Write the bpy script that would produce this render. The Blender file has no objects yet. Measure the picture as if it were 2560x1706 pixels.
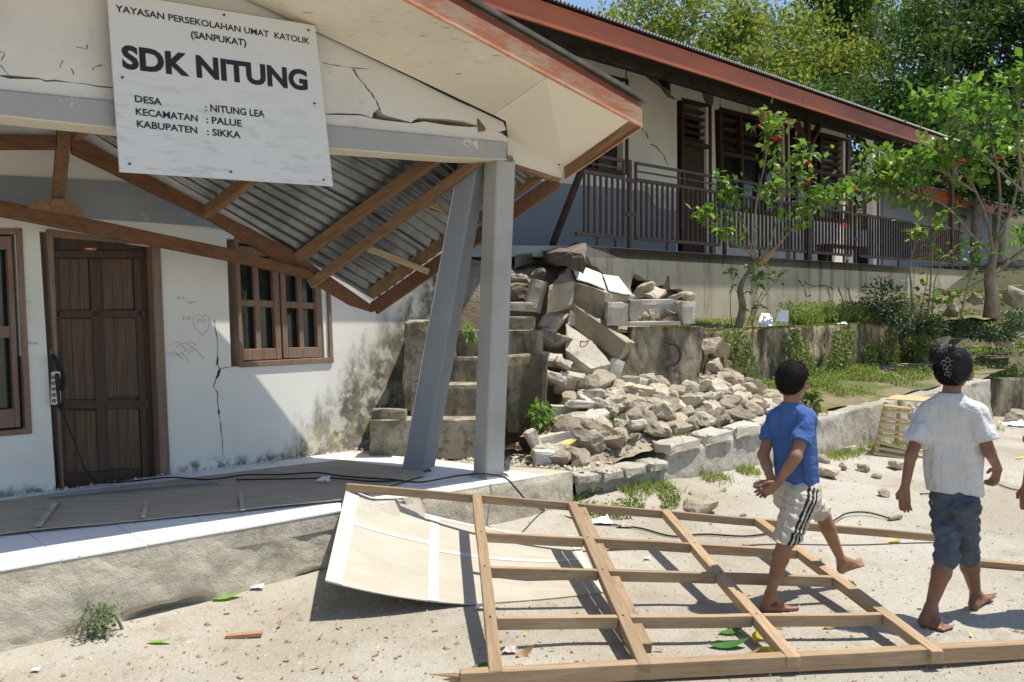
import bpy, bmesh, math, random
import numpy as np
from mathutils import Vector, Matrix, Euler
R = random.Random(7)
rng = np.random.default_rng(11)
SC = bpy.context.scene
COL = SC.collection
PI = math.pi
V3 = Vector

# ------------------------------------------------------------------ camera, sky, sun, exposure
FPX, CX, HY, EYE = 2000.0, 1280.0, 825.0, 1.5
cam_d = bpy.data.cameras.new('camera'); cam = bpy.data.objects.new('camera', cam_d); COL.objects.link(cam)
cam.location = (0, 0, EYE); cam.rotation_euler = (PI/2, 0, 0)
cam_d.sensor_width = 36.0; cam_d.lens = 36.0*FPX/2560.0
cam_d.shift_y = -(853.0-HY)/2560.0
cam_d.clip_start = 0.05; cam_d.clip_end = 2000
SC.camera = cam
SUN = V3((0.38, 0.02, 1.0)).normalized()
w = bpy.data.worlds.new('World'); SC.world = w; w.use_nodes = True
nt = w.node_tree; bg = nt.nodes['Background']
sky = nt.nodes.new('ShaderNodeTexSky'); sky.sky_type = 'NISHITA'; sky.sun_disc = False
sky.sun_elevation = math.asin(SUN.z); sky.sun_rotation = math.atan2(SUN.x, SUN.y)
sky.air_density = 1.0; sky.dust_density = 0.6; sky.ozone_density = 1.5
nt.links.new(sky.outputs[0], bg.inputs[0]); bg.inputs[1].default_value = 0.105
sd = bpy.data.lights.new('sun', 'SUN'); sd.energy = 3.6; sd.angle = math.radians(0.55); sd.color = (1.0, 0.955, 0.87)
so = bpy.data.objects.new('sun', sd); COL.objects.link(so); so.location = (6, -2, 20)
so.rotation_euler = SUN.to_track_quat('Z', 'Y').to_euler()
SC.view_settings.view_transform = 'Standard'; SC.view_settings.look = 'None'
SC.view_settings.gamma = 1.0; SC.view_settings.use_curve_mapping = False
SC.view_settings.exposure = 0.80
SC.render.engine = 'CYCLES'
SC.cycles.max_bounces = 8; SC.cycles.diffuse_bounces = 5; SC.cycles.transparent_max_bounces = 6
try:
    SC.cycles.use_denoising = True
except Exception: pass

# ------------------------------------------------------------------ measuring: photo pixel -> point on a real plane
def ray(px, py): return V3(((px-CX)/FPX, 1.0, (HY-py)/FPX))
def atd(px, py, d): return V3((0, 0, EYE)) + ray(px, py)*d
def onz(px, py, z):
    r = ray(px, py); return V3((0, 0, EYE)) + r*((z-EYE)/r.z)
class Plane:
    """upright plane through p0 along horizontal direction d (may climb), normal turned to the camera"""
    def __init__(s, p0, d):
        s.p0 = V3(p0); s.d = V3(d).normalized()
        n = s.d.cross(V3((0, 0, 1))).normalized()
        if n.y > 0: n = -n
        s.n = n
    def hit(s, px, py, off=0.0):
        r = ray(px, py); o = V3((0, 0, EYE)); q = s.p0 + s.n*off
        return o + r*((q-o).dot(s.n)/r.dot(s.n))
    def at(s, t, z, off=0.0):
        h = V3((s.d.x, s.d.y, 0)).normalized()
        p = s.p0 + h*t + s.n*off; return V3((p.x, p.y, z))

# ------------------------------------------------------------------ objects
ORG = {}
def thing(name, label, cat, loc, group=None):
    o = bpy.data.objects.new(name, None); COL.objects.link(o)
    o.location = loc; o.empty_display_size = 0.1
    o['label'] = label; o['category'] = cat
    if group: o['group'] = group
    ORG[o] = V3(loc); return o
def tag(o, label=None, cat=None, group=None, kind=None):
    if label: o['label'] = label
    if cat: o['category'] = cat
    if group: o['group'] = group
    if kind: o['kind'] = kind
    return o
def mesh_from(name, VF, mat, smooth=False):
    V, F = VF[0], VF[1]
    me = bpy.data.meshes.new(name); me.from_pydata([tuple(v) for v in V], [], [tuple(f) for f in F])
    for m in (mat if isinstance(mat, (list, tuple)) else [mat]): me.materials.append(m)
    if len(VF) > 2:
        me.polygons.foreach_set('material_index', np.array(VF[2], dtype=np.int32))
    if smooth: me.polygons.foreach_set('use_smooth', [True]*len(me.polygons))
    me.update(); return me
def put(name, VF, mat, parent=None, smooth=False, bevel=0.0, kind=None, label=None):
    """world-coordinate geometry as ONE object, its origin at its thing's base (or its own base)"""
    V = np.array([tuple(v) for v in VF[0]], dtype=float)
    if parent is not None: org = ORG[parent]
    else:
        org = V3((float(V[:, 0].mean()), float(V[:, 1].mean()), float(V[:, 2].min())))
    V2 = V-np.array(org)
    me = mesh_from(name, (V2,)+tuple(VF[1:]), mat, smooth)
    o = bpy.data.objects.new(name, me); COL.objects.link(o)
    if parent is not None: o.parent = parent
    else: o.location = org
    ORG[o] = V3(org)
    if bevel:
        b = o.modifiers.new('edge', 'BEVEL'); b.width = bevel; b.segments = 1; b.limit_method = 'ANGLE'; b.angle_limit = 0.6
    if kind: o['kind'] = kind
    if label: o['label'] = label
    return o
def inst(name, me, loc, rot=(0, 0, 0), scale=(1, 1, 1), parent=None):
    o = bpy.data.objects.new(name, me); COL.objects.link(o)
    loc = V3(loc)
    if parent is not None: o.parent = parent; o.location = loc-ORG[parent]
    else: o.location = loc
    if isinstance(rot, Matrix): rot = rot.to_euler()
    o.rotation_euler = rot; o.scale = scale if not isinstance(scale, (int, float)) else (scale,)*3
    ORG[o] = loc; return o

# ------------------------------------------------------------------ shapes (V, F)
def cat(*parts):
    V, F, n = [], [], 0
    for p in parts:
        V += list(p[0]); F += [tuple(i+n for i in f) for f in p[1]]; n = len(V)
    return V, F
def prism(poly, vec):
    n = len(poly); vec = V3(vec); a = [V3(p) for p in poly]; b = [p+vec for p in a]
    nn = V3((0, 0, 0))
    for i in range(n): nn += a[i].cross(a[(i+1) % n])
    if nn.dot(vec) > 0: a, b = b, a
    # a is the face away from vec; keep outward winding
    V = a+b
    F = [tuple(range(n)), tuple(range(2*n-1, n-1, -1))]
    if nn.dot(vec) > 0:
        F = [tuple(range(n)), tuple(range(2*n-1, n-1, -1))]
    for i in range(n):
        j = (i+1) % n; F.append((j, i, n+i, n+j))
    return V, F
def boxat(c, ax, ay, az):
    c, ax, ay, az = V3(c), V3(ax), V3(ay), V3(az)
    V = [c+sx*ax+sy*ay+sz*az for sz in (-1, 1) for sy in (-1, 1) for sx in (-1, 1)]
    F = [(0, 2, 3, 1), (4, 5, 7, 6), (0, 1, 5, 4), (2, 6, 7, 3), (0, 4, 6, 2), (1, 3, 7, 5)]
    if ax.cross(ay).dot(az) < 0: F = [f[::-1] for f in F]
    return V, F
def bar(p, q, w, h, up=(0, 0, 1)):
    p, q = V3(p), V3(q); d = q-p; L = d.length; d.normalize()
    s = d.cross(V3(up)).normalized(); u = s.cross(d).normalized()
    return boxat((p+q)/2, d*L/2, s*w/2, u*h/2)
def tube(pts, r, n=6, cap=True):
    pts = [V3(p) for p in pts]; rs = r if isinstance(r, (list, tuple)) else [r]*len(pts)
    V, F = [], []; prev = None
    for i, p in enumerate(pts):
        d = (pts[min(i+1, len(pts)-1)]-pts[max(i-1, 0)])
        if d.length < 1e-9: d = V3((0, 0, 1))
        d.normalize()
        s = d.cross(V3((0, 0, 1)) if abs(d.z) < 0.95 else V3((1, 0, 0))).normalized() if prev is None else (prev-d*prev.dot(d)).normalized()
        prev = s; u = d.cross(s)
        for k in range(n):
            a = 2*PI*k/n; V.append(p+(s*math.cos(a)+u*math.sin(a))*rs[i])
    for i in range(len(pts)-1):
        for k in range(n):
            a, b = i*n+k, i*n+(k+1) % n; F.append((a, b, b+n, a+n))
    if cap:
        F.append(tuple(range(n-1, -1, -1))); m = (len(pts)-1)*n; F.append(tuple(range(m, m+n)))
    return V, F
def smooth_path(pts, k=5):
    pts = [V3(p) for p in pts]; out = []
    for i in range(len(pts)-1):
        p0, p1, p2, p3 = pts[max(i-1, 0)], pts[i], pts[i+1], pts[min(i+2, len(pts)-1)]
        for j in range(k):
            t = j/k
            out.append(0.5*((2*p1)+(p2-p0)*t+(2*p0-5*p1+4*p2-p3)*t*t+(3*p1-p0-3*p2+p3)*t**3))
    out.append(pts[-1]); return out
def grid(fn, nu, nv):
    V = [V3(fn(i/nu, j/nv)) for j in range(nv+1) for i in range(nu+1)]
    F = [(j*(nu+1)+i, j*(nu+1)+i+1, (j+1)*(nu+1)+i+1, (j+1)*(nu+1)+i) for j in range(nv) for i in range(nu)]
    return V, F
def bil(a, b, c, d):
    """a(0,0) b(1,0) c(1,1) d(0,1)"""
    a, b, c, d = V3(a), V3(b), V3(c), V3(d)
    return lambda u, v: a*(1-u)*(1-v)+b*u*(1-v)+c*u*v+d*(1-u)*v
def slab(fn, nu, nv, vec):
    """closed sheet of thickness vec over a grid"""
    V, F = grid(fn, nu, nv); n = len(V); vec = V3(vec)
    V = V+[v+vec for v in V]; F = list(F)+[tuple(i+n for i in f[::-1]) for f in F]
    m = nu+1; rim = [i for i in range(m)]+[j*m+nu for j in range(1, nv+1)]+[nv*m+i for i in range(nu-1, -1, -1)]+[j*m for j in range(nv-1, 0, -1)]
    for i in range(len(rim)):
        a, b = rim[i], rim[(i+1) % len(rim)]; F.append((b, a, a+n, b+n))
    return V, F
def holed(outer, holes, vec):
    """flat plate with openings, thickness vec"""
    bm = bmesh.new(); edges = []
    for loop in [outer]+holes:
        vs = [bm.verts.new(V3(p)) for p in loop]
        for i in range(len(vs)): edges.append(bm.edges.new((vs[i], vs[(i+1) % len(vs)])))
    bmesh.ops.triangle_fill(bm, use_beauty=True, use_dissolve=False, edges=edges)
    faces = bm.faces[:]
    r = bmesh.ops.extrude_face_region(bm, geom=faces)
    bmesh.ops.translate(bm, verts=[g for g in r['geom'] if isinstance(g, bmesh.types.BMVert)], vec=V3(vec))
    bmesh.ops.recalc_face_normals(bm, faces=bm.faces[:])
    bm.verts.index_update()
    V = [v.co.copy() for v in bm.verts]; F = [tuple(v.index for v in f.verts) for f in bm.faces]
    bm.free(); return V, F
def rough(VF, cuts, amp, seed=0, scale=3.0):
    """subdivide and roughen a solid (broken concrete, stone)"""
    from mathutils import noise
    bm = bmesh.new(); vs = [bm.verts.new(V3(v)) for v in VF[0]]
    for f in VF[1]:
        try: bm.faces.new([vs[i] for i in f])
        except ValueError: pass
    bmesh.ops.recalc_face_normals(bm, faces=bm.faces[:])
    if cuts: bmesh.ops.subdivide_edges(bm, edges=bm.edges[:], cuts=cuts, use_grid_fill=True)
    bm.normal_update()
    off = V3((seed*3.1, seed*7.7, seed*1.3))
    sharp = {}
    for v in bm.verts:
        ns = [f.normal for f in v.link_faces]; k = 0
        for a in ns:
            if a.dot(ns[0]) < 0.7: k = 1
        sharp[v] = k
    for v in bm.verts:
        n1 = noise.noise_vector(v.co*scale+off); n2 = noise.noise_vector(v.co*scale*3+off)
        k = 1.6 if sharp[v] else 0.55
        v.co += (n1*0.6+n2*0.5)*amp*k - v.normal*(amp*0.7 if sharp[v] else 0)
    bm.verts.index_update()
    V = [v.co.copy() for v in bm.verts]; F = [tuple(v.index for v in f.verts) for f in bm.faces]
    bm.free(); return V, F
def rock_mesh(name, mat, seed, sub=3, cuts=12, lump=0.10):
    from mathutils import noise
    rr = random.Random(seed)
    bm = bmesh.new(); bmesh.ops.create_icosphere(bm, subdivisions=sub, radius=1.0)
    pl = [(V3((rr.gauss(0, 1), rr.gauss(0, 1), rr.gauss(0, 1))).normalized(), rr.uniform(0.42, 0.80)) for k in range(cuts)]
    sc = V3((rr.uniform(0.9, 1.45), rr.uniform(0.8, 1.15), rr.uniform(0.7, 1.1)))
    o = V3((seed*5.3, seed*2.1, 0))
    for v in bm.verts:
        p = v.co.copy()+noise.noise_vector(v.co*1.1+o)*0.22
        for n, d in pl:
            k = p.dot(n)
            if k > d: p -= n*(k-d)
        p += noise.noise_vector(p*2.6+o)*lump+noise.noise_vector(p*6.5+o)*lump*0.55
        v.co = V3((p.x*sc.x, p.y*sc.y, p.z*sc.z))*1.25
    me = bpy.data.meshes.new(name); bm.to_mesh(me); bm.free(); me.materials.append(mat)
    return me

# ------------------------------------------------------------------ materials
class N:
    def __init__(s, name, rough=0.85, spec=0.3):
        s.m = bpy.data.materials.new(name); s.m.use_nodes = True; s.t = s.m.node_tree
        s.b = s.t.nodes['Principled BSDF']; s.b.inputs['Roughness'].default_value = rough
        s.b.inputs['Specular IOR Level'].default_value = spec
        s.out = s.t.nodes['Material Output']; s._pos = None
    def new(s, ty, ins=None, **kw):
        n = s.t.nodes.new(ty)
        for k, v in kw.items(): setattr(n, k, v)
        for k, v in (ins or {}).items(): s.set(n.inputs[k], v)
        return n
    def set(s, inp, v):
        if isinstance(v, bpy.types.NodeSocket): s.t.links.new(v, inp)
        else:
            if isinstance(v, (tuple, list)) and len(v) == 3 and inp.type == 'RGBA': v = tuple(v)+(1,)
            inp.default_value = v
    def pos(s):
        if s._pos is None: s._pos = s.new('ShaderNodeNewGeometry').outputs['Position']
        return s._pos
    def obj(s): return s.new('ShaderNodeTexCoord').outputs['Object']
    def island(s): return s.new('ShaderNodeNewGeometry').outputs['Random Per Island']
    def orand(s): return s.new('ShaderNodeObjectInfo').outputs['Random']
    def math(s, op, a, b=0.0, clamp=False):
        n = s.new('ShaderNodeMath', operation=op, use_clamp=clamp); s.set(n.inputs[0], a); s.set(n.inputs[1], b); return n.outputs[0]
    def dot(s, vec, a): 
        n = s.new('ShaderNodeVectorMath', operation='DOT_PRODUCT'); s.set(n.inputs[0], vec); n.inputs[1].default_value = a; return n.outputs['Value']
    def mapv(s, vec, scale, rot=(0, 0, 0)):
        n = s.new('ShaderNodeMapping'); s.set(n.inputs['Vector'], vec); n.inputs['Scale'].default_value = scale; n.inputs['Rotation'].default_value = rot; return n.outputs[0]
    def noise(s, scale, detail=4, rough=0.55, vec=None, dist=0.0):
        n = s.new('ShaderNodeTexNoise', {'Scale': scale, 'Detail': detail, 'Roughness': rough, 'Distortion': dist}); s.set(n.inputs['Vector'], vec if vec is not None else s.pos()); return n.outputs[0]
    def voro(s, scale, vec=None, feature='F1', out='Distance'):
        n = s.new('ShaderNodeTexVoronoi', {'Scale': scale}, feature=feature); s.set(n.inputs['Vector'], vec if vec is not None else s.pos()); return n.outputs[out]
    def step(s, v, lo, hi):
        n = s.new('ShaderNodeMapRange', interpolation_type='SMOOTHSTEP'); s.set(n.inputs[0], v); n.inputs[1].default_value = lo; n.inputs[2].default_value = hi; return n.outputs[0]
    def mix(s, f, a, b, mode='MIX'):
        n = s.new('ShaderNodeMix', data_type='RGBA', blend_type=mode); s.set(n.inputs[0], f); s.set(n.inputs[6], a); s.set(n.inputs[7], b); return n.outputs[2]
    def color(s, c): s.set(s.b.inputs['Base Color'], c); return s
    def bump(s, h, strength=0.4, dist=0.02, prev=None):
        n = s.new('ShaderNodeBump', {'Strength': strength, 'Distance': dist, 'Height': h})
        if prev is not None: s.set(n.inputs['Normal'], prev)
        s.t.links.new(n.outputs[0], s.b.inputs['Normal']); return n.outputs[0]

def stone_mat(name, a, b, c, s1=1.5, s2=9, s3=60, bump=0.5, dist=0.015, rough=0.9, fine=0.35, vary=0.0):
    m = N(name, rough, 0.2)
    col = m.mix(m.step(m.noise(s1, 5), 0.38, 0.62), a, b)
    col = m.mix(m.math('MULTIPLY', m.step(m.noise(s2, 6, 0.65), 0.5, 0.72), 0.8), col, c)
    f = m.noise(s3, 3, 0.7)
    col = m.mix(fine, col, m.mix(f, (0.25, 0.25, 0.25), (0.85, 0.85, 0.85)), 'OVERLAY')
    if vary:
        col = m.mix(vary, col, m.mix(m.orand(), (0.15, 0.15, 0.15), (0.85, 0.85, 0.85)), 'OVERLAY')
    m.color(col)
    h = m.math('ADD', m.math('MULTIPLY', m.noise(s2, 6, 0.7), 1.0), m.math('MULTIPLY', f, 0.35))
    m.bump(h, bump, dist); return m.m
def wood_mat(name, a, b, c, axis=None, rough=0.75, grain=1.0, bump=0.25):
    """grain stretched along a world direction"""
    m = N(name, rough, 0.25)
    v = m.pos()
    if axis is not None:
        d = V3(axis).normalized(); q = d.to_track_quat('X', 'Z').to_matrix().transposed()
        x, y, z = m.dot(v, q[0]), m.dot(v, q[1]), m.dot(v, q[2])
        cmb = m.new('ShaderNodeCombineXYZ', {0: m.math('MULTIPLY', x, 1.6), 1: m.math('MULTIPLY', y, 26), 2: m.math('MULTIPLY', z, 26)}); v = cmb.outputs[0]
    else: v = m.mapv(v, (9, 9, 9))
    g = m.noise(1.6*grain, 5, 0.6, v, 0.6); g2 = m.noise(7*grain, 4, 0.6, v)
    col = m.mix(m.step(g, 0.35, 0.65), a, b)
    col = m.mix(m.math('MULTIPLY', m.step(g2, 0.5, 0.75), 0.6), col, c)
    big = m.noise(2.2, 3); col = m.mix(0.35, col, m.mix(big, (0.2, 0.2, 0.2), (0.8, 0.8, 0.8)), 'OVERLAY')
    m.color(col); m.bump(m.math('ADD', g, m.math('MULTIPLY', g2, 0.5)), bump, 0.004); return m.m
def leaf_mat(name, cols, back=0.35, per_object=False, rough=0.58, spec=0.3):
    m = N(name, rough, spec)
    r = m.orand() if per_object else m.island()
    ramp = m.new('ShaderNodeValToRGB'); ramp.color_ramp.interpolation = 'LINEAR'
    el = ramp.color_ramp.elements
    while len(el) < len(cols): el.new(0.5)
    for i, c in enumerate(cols): el[i].position = i/(len(cols)-1); el[i].color = tuple(c)+(1,)
    m.set(ramp.inputs[0], r); col = ramp.outputs[0]
    m.color(col)
    tr = m.new('ShaderNodeBsdfTranslucent'); m.set(tr.inputs['Color'], m.mix(1.0, col, (1.35, 1.5, 0.7), 'MULTIPLY'))
    mx = m.new('ShaderNodeMixShader', {0: back}); m.t.links.new(m.b.outputs[0], mx.inputs[1]); m.t.links.new(tr.outputs[0], mx.inputs[2])
    m.t.links.new(mx.outputs[0], m.out.inputs['Surface']); return m.m
def flat_mat(name, c, rough=0.7, spec=0.3, metal=0.0, vary=0.12, scale=6, bump=0.0):
    m = N(name, rough, spec); m.b.inputs['Metallic'].default_value = metal
    n = m.noise(scale, 5, 0.65)
    lo = tuple(x*(1-vary*2) for x in c); hi = tuple(min(1, x*(1+vary)) for x in c)
    m.color(m.mix(m.step(n, 0.3, 0.7), lo, hi))
    if bump: m.bump(m.noise(scale*8, 4, 0.7), bump, 0.005)
    return m.m
# ================================================================== SETTING: ground, terraces
U = V3((0.749, 0.663, 0)); VB = V3((-0.663, 0.749, 0))          # along the facades / uphill
EA, EB = onz(-260, 1424+0.174*260, 0.4), onz(1431, 1175, 0.4)     # front edge of the porch floor
ED = (EB-EA).normalized(); EN = V3((ED.y, -ED.x, 0))              # EN points to the yard
L0 = V3((0.50, 6.35, 0)); LD = V3((0.775, 0.632, 0)); LQ = V3((-0.632, 0.775, 0))   # low yard wall
def sstep(a, b, x):
    t = np.clip((x-a)/(b-a), 0, 1); return t*t*(3-2*t)
def ground_z(x, y):
    f = (x-EA.x)*EN.x+(y-EA.y)*EN.y; t = ((x-EA.x)*ED.x+(y-EA.y)*ED.y)
    z = (0.02+0.10*sstep(0.6, 3.4, t))*np.exp(-np.clip(f, 0, None)/0.55)*sstep(-6, 0, t)
    q = (x-L0.x)*LQ.x+(y-L0.y)*LQ.y
    z = z+0.06*np.exp(-np.clip(-q, 0, None)/0.5)*sstep(-1, 1, (x-L0.x)*LD.x+(y-L0.y)*LD.y)
    z = z+0.012*np.sin(x*2.3+1.0)*np.sin(y*1.9)+0.006*np.sin(x*6.1)*np.sin(y*5.3+0.7)
    return z
def gz(x, y): return float(ground_z(np.array(x), np.array(y)))
def ong(px, py):
    p = onz(px, py, 0.0)
    for _ in range(6): p = onz(px, py, gz(p.x, p.y))
    return p
xs = np.concatenate([[-400, -120, -50, -25, -14], np.arange(-8, 10.01, 0.11), [14, 25, 50, 120, 400]])
ys = np.concatenate([[-300, -100, -30, -10, -4, -1], np.arange(1.0, 15.01, 0.11), [20, 40, 100, 250, 900]])
XX, YY = np.meshgrid(xs, ys); ZZ = ground_z(XX, YY)
far = (np.abs(XX) > 12) | (YY < 0) | (YY > 16); ZZ[far] = 0.0
gv = np.stack([XX.ravel(), YY.ravel(), ZZ.ravel()], 1); nx = len(xs)
gf = [(j*nx+i, j*nx+i+1, (j+1)*nx+i+1, (j+1)*nx+i) for j in range(len(ys)-1) for i in range(nx-1)]
m = N('sandy ground', 0.95, 0.1)
big = m.noise(0.55, 5, 0.6); mid = m.noise(3.2, 6, 0.65); fine = m.noise(55, 5, 0.75); speck = m.voro(38)
col = m.mix(m.step(big, 0.36, 0.64), (0.35, 0.31, 0.24), (0.45, 0.415, 0.35))
col = m.mix(m.math('MULTIPLY', m.step(mid, 0.52, 0.72), 0.6), col, (0.30, 0.245, 0.175))
col = m.mix(m.math('MULTIPLY', m.step(m.noise(1.3, 6, 0.7), 0.60, 0.68), 0.55), col, (0.40, 0.385, 0.35))
col = m.mix(m.math('MULTIPLY', m.step(m.noise(11, 6, 0.75), 0.56, 0.66), 0.5), col, (0.25, 0.205, 0.15))
col = m.mix(0.45, col, m.mix(fine, (0.1, 0.1, 0.1), (0.9, 0.9, 0.9)), 'OVERLAY')
col = m.mix(m.math('MULTIPLY', m.step(speck, 0.16, 0.10), m.step(m.noise(9, 3), 0.5, 0.62)), col, (0.24, 0.20, 0.16))
m.color(col)
h = m.math('ADD', m.math('MULTIPLY', mid, 1.2), m.math('ADD', m.math('MULTIPLY', fine, 0.35), m.math('MULTIPLY', m.noise(16, 5, 0.7), 0.6)))
m.bump(h, 1.0, 0.022); M_GROUND = m.m
put('ground', (gv, gf), M_GROUND, smooth=True, kind='structure')

# ------------------------------------------------------------------ materials of the school buildings
def plaster(name, base, dirt, s=1.0, bumpk=0.25, specks=0.4, dirtk=0.5):
    m = N(name, 0.9, 0.2)
    a = m.noise(1.3*s, 6, 0.6); b = m.noise(7*s, 6, 0.7); c = m.noise(70, 3, 0.6)
    col = m.mix(m.math('MULTIPLY', m.step(a, 0.42, 0.72), dirtk), base, dirt)
    col = m.mix(m.math('MULTIPLY', m.step(b, 0.60, 0.74), specks), col, tuple(x*0.6 for x in dirt))
    m.color(col); m.bump(m.math('ADD', m.math('MULTIPLY', b, 0.8), m.math('MULTIPLY', c, 0.3)), bumpk, 0.006)
    return m, col
PW = Plane((-3.35, 5.24, 0.4), (1.54, 1.74, 0))
# left wall: white plaster; moss and damp eat in from the corner, foot of the wall flaking
m = N('old white wall plaster', 0.9, 0.2)
a = m.noise(1.1, 6, 0.6); b = m.noise(6, 6, 0.7); c = m.noise(60, 3, 0.6)
col = m.mix(m.math('MULTIPLY', m.step(a, 0.45, 0.75), 0.55), (0.74, 0.715, 0.65), (0.60, 0.57, 0.49))
p = m.pos(); hd = PW.d
s_ = m.math('SUBTRACT', m.dot(p, tuple(hd)), PW.p0.dot(hd))
sep = m.new('ShaderNodeSeparateXYZ'); m.set(sep.inputs[0], p); z_ = sep.outputs[2]
edge = m.math('SUBTRACT', m.math('SUBTRACT', s_, 2.40), m.math('MULTIPLY', m.math('SUBTRACT', z_, 0.9), 0.98))
streak = m.noise(3.0, 6, 0.75, m.mapv(p, (2.2, 2.2, 0.8)))
mask = m.step(m.math('ADD', edge, m.math('MULTIPLY', m.math('SUBTRACT', streak, 0.5), 1.1)), -0.05, 0.45)
mcol = m.mix(m.step(m.noise(4.5, 6, 0.7), 0.40, 0.62), (0.075, 0.068, 0.05), (0.27, 0.235, 0.165))
mcol = m.mix(m.math('MULTIPLY', m.step(m.noise(9, 6, 0.75), 0.52, 0.62), m.step(z_, 1.25, 0.55)), mcol, (0.33, 0.32, 0.10))
col = m.mix(m.math('MULTIPLY', mask, 0.9), col, m.mix(m.math('MULTIPLY', m.step(b, 0.47, 0.62), 0.75), mcol, (0.66, 0.64, 0.54)))
foot = m.step(m.math('ADD', z_, m.math('MULTIPLY', m.noise(5, 6, 0.7), 0.35)), 0.68, 0.56)
col = m.mix(m.math('MULTIPLY', foot, m.step(m.noise(8, 5, 0.7), 0.44, 0.56)), col, (0.20, 0.19, 0.165))
m.color(col); m.bump(m.math('ADD', m.math('MULTIPLY', b, 0.9), m.math('MULTIPLY', c, 0.35)), 0.3, 0.006); M_WALL = m.m
m, _ = plaster('cream gable plaster', (0.635, 0.60, 0.53), (0.47, 0.43, 0.36), 1.2, 0.4, 0.35); M_GABLE = m.m
m, col = plaster('grey painted beam', (0.335, 0.325, 0.30), (0.42, 0.405, 0.37), 2.0, 0.4, 0.35)
m.color(m.mix(m.step(m.noise(2.3, 6, 0.7), 0.600, 0.625), col, (0.60, 0.575, 0.52))); M_BEAM = m.m
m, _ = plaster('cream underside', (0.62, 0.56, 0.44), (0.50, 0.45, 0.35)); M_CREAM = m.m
m, col = plaster('grey ring beam paint', (0.27, 0.285, 0.30), (0.35, 0.36, 0.36), 1.2)
m.color(m.mix(m.step(m.noise(2.0, 6, 0.7), 0.64, 0.68), col, (0.5, 0.47, 0.40))); M_RING = m.m
m = N('mildewed plywood soffit', 0.85, 0.2)
e1 = m.noise(9, 5, 0.7, m.mapv(m.pos(), (1.0, 3.0, 1.0), (0, 0, 0.5))); e2 = m.noise(0.9, 3)
col = m.mix(m.step(m.noise(1.4, 4), 0.35, 0.7), (0.70, 0.64, 0.525), (0.60, 0.545, 0.445))
col = m.mix(m.math('MULTIPLY', m.math('MULTIPLY', m.step(e1, 0.58, 0.70), m.step(e2, 0.44, 0.56)), 0.75), col, (0.15, 0.135, 0.115))
m.color(col); m.bump(m.noise(30, 3), 0.1, 0.003); M_SOFFIT = m.m
m = N('clean painted soffit', 0.8, 0.25)
m.color(m.mix(m.math('MULTIPLY', m.step(m.noise(9, 5, 0.7), 0.66, 0.75), 0.35), m.mix(m.noise(1.2, 3), (0.66, 0.60, 0.49), (0.72, 0.66, 0.55)), (0.25, 0.22, 0.18))); M_SOFFIT2 = m.m
m = N('chipped red barge paint', 0.6, 0.35)
v = m.mapv(m.pos(), (2, 2, 9), (0.3, 0, 0.73))
col = m.mix(m.step(m.noise(2.2, 6, 0.7, v), 0.42, 0.60), (0.54, 0.20, 0.095), (0.56, 0.34, 0.21))
col = m.mix(m.math('MULTIPLY', m.step(m.noise(9, 6, 0.75, v), 0.60, 0.70), 0.8), col, (0.62, 0.52, 0.42))
m.color(col); m.bump(m.noise(20, 4, 0.7, v), 0.25, 0.003); M_BARGE = m.m
m = N('dark red verge paint', 0.6, 0.35); m.color(m.mix(m.noise(5, 5), (0.22, 0.05, 0.03), (0.33, 0.10, 0.06))); M_VERGE = m.m
M_RAFT = wood_mat('brown roof timber', (0.13, 0.060, 0.028), (0.185, 0.09, 0.044), (0.08, 0.038, 0.02), (0.5, 0.7, -0.3))
M_PURL = wood_mat('weathered purlin wood', (0.19, 0.105, 0.052), (0.26, 0.155, 0.082), (0.10, 0.052, 0.03), (0.75, -0.45, 0.45))
M_PALE = wood_mat('pale split batten wood', (0.46, 0.35, 0.21), (0.36, 0.25, 0.14), (0.16, 0.09, 0.05), (0.7, 0.5, -0.2))
M_FRAME = wood_mat('reddish window frame wood', (0.20, 0.125, 0.085), (0.255, 0.17, 0.12), (0.12, 0.07, 0.05), (0, 0, 1))
M_DOOR = wood_mat('dark door wood', (0.060, 0.036, 0.024), (0.085, 0.052, 0.034), (0.03, 0.018, 0.012), (0, 0, 1), 0.55)
M_DOORP = wood_mat('brown door plank', (0.085, 0.052, 0.032), (0.135, 0.085, 0.05), (0.045, 0.027, 0.018), (0, 0, 1), 0.55)
m = N('dark window glass', 0.06, 0.6); m.color(m.mix(m.noise(6, 4), (0.012, 0.016, 0.015), (0.03, 0.036, 0.032))); m.set(m.b.inputs['Roughness'], m.math('MULTIPLY', m.noise(14, 4), 0.25)); M_GLASS = m.m
m = N('galvanised corrugated iron', 0.38, 0.5); m.b.inputs['Metallic'].default_value = 0.75
zc = m.noise(2.0, 6, 0.7); zf = m.noise(30, 4, 0.8, m.mapv(m.pos(), (1, 0.25, 1)))
col = m.mix(m.step(zc, 0.35, 0.65), (0.27, 0.28, 0.28), (0.14, 0.145, 0.14))
col = m.mix(m.math('MULTIPLY', m.step(zf, 0.56, 0.72), 0.65), col, (0.08, 0.07, 0.055))
m.color(col); m.set(m.b.inputs['Roughness'], m.math('ADD', 0.33, m.math('MULTIPLY', zf, 0.25))); M_IRON = m.m
M_CONC = stone_mat('grey plastered concrete', (0.40, 0.365, 0.305), (0.47, 0.435, 0.37), (0.27, 0.25, 0.22), 1.3, 7, 50, 0.6, 0.012)
M_CONCL = stone_mat('pale broken concrete', (0.42, 0.375, 0.30), (0.50, 0.46, 0.385), (0.28, 0.24, 0.175), 2.0, 8, 45, 0.7, 0.015)
m = N('mossy old concrete', 0.95, 0.15)
v = m.mapv(m.pos(), (1.6, 1.6, 0.6))
col = m.mix(m.step(m.noise(1.6, 6, 0.7, v), 0.38, 0.60), (0.105, 0.085, 0.057), (0.35, 0.295, 0.21))
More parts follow.
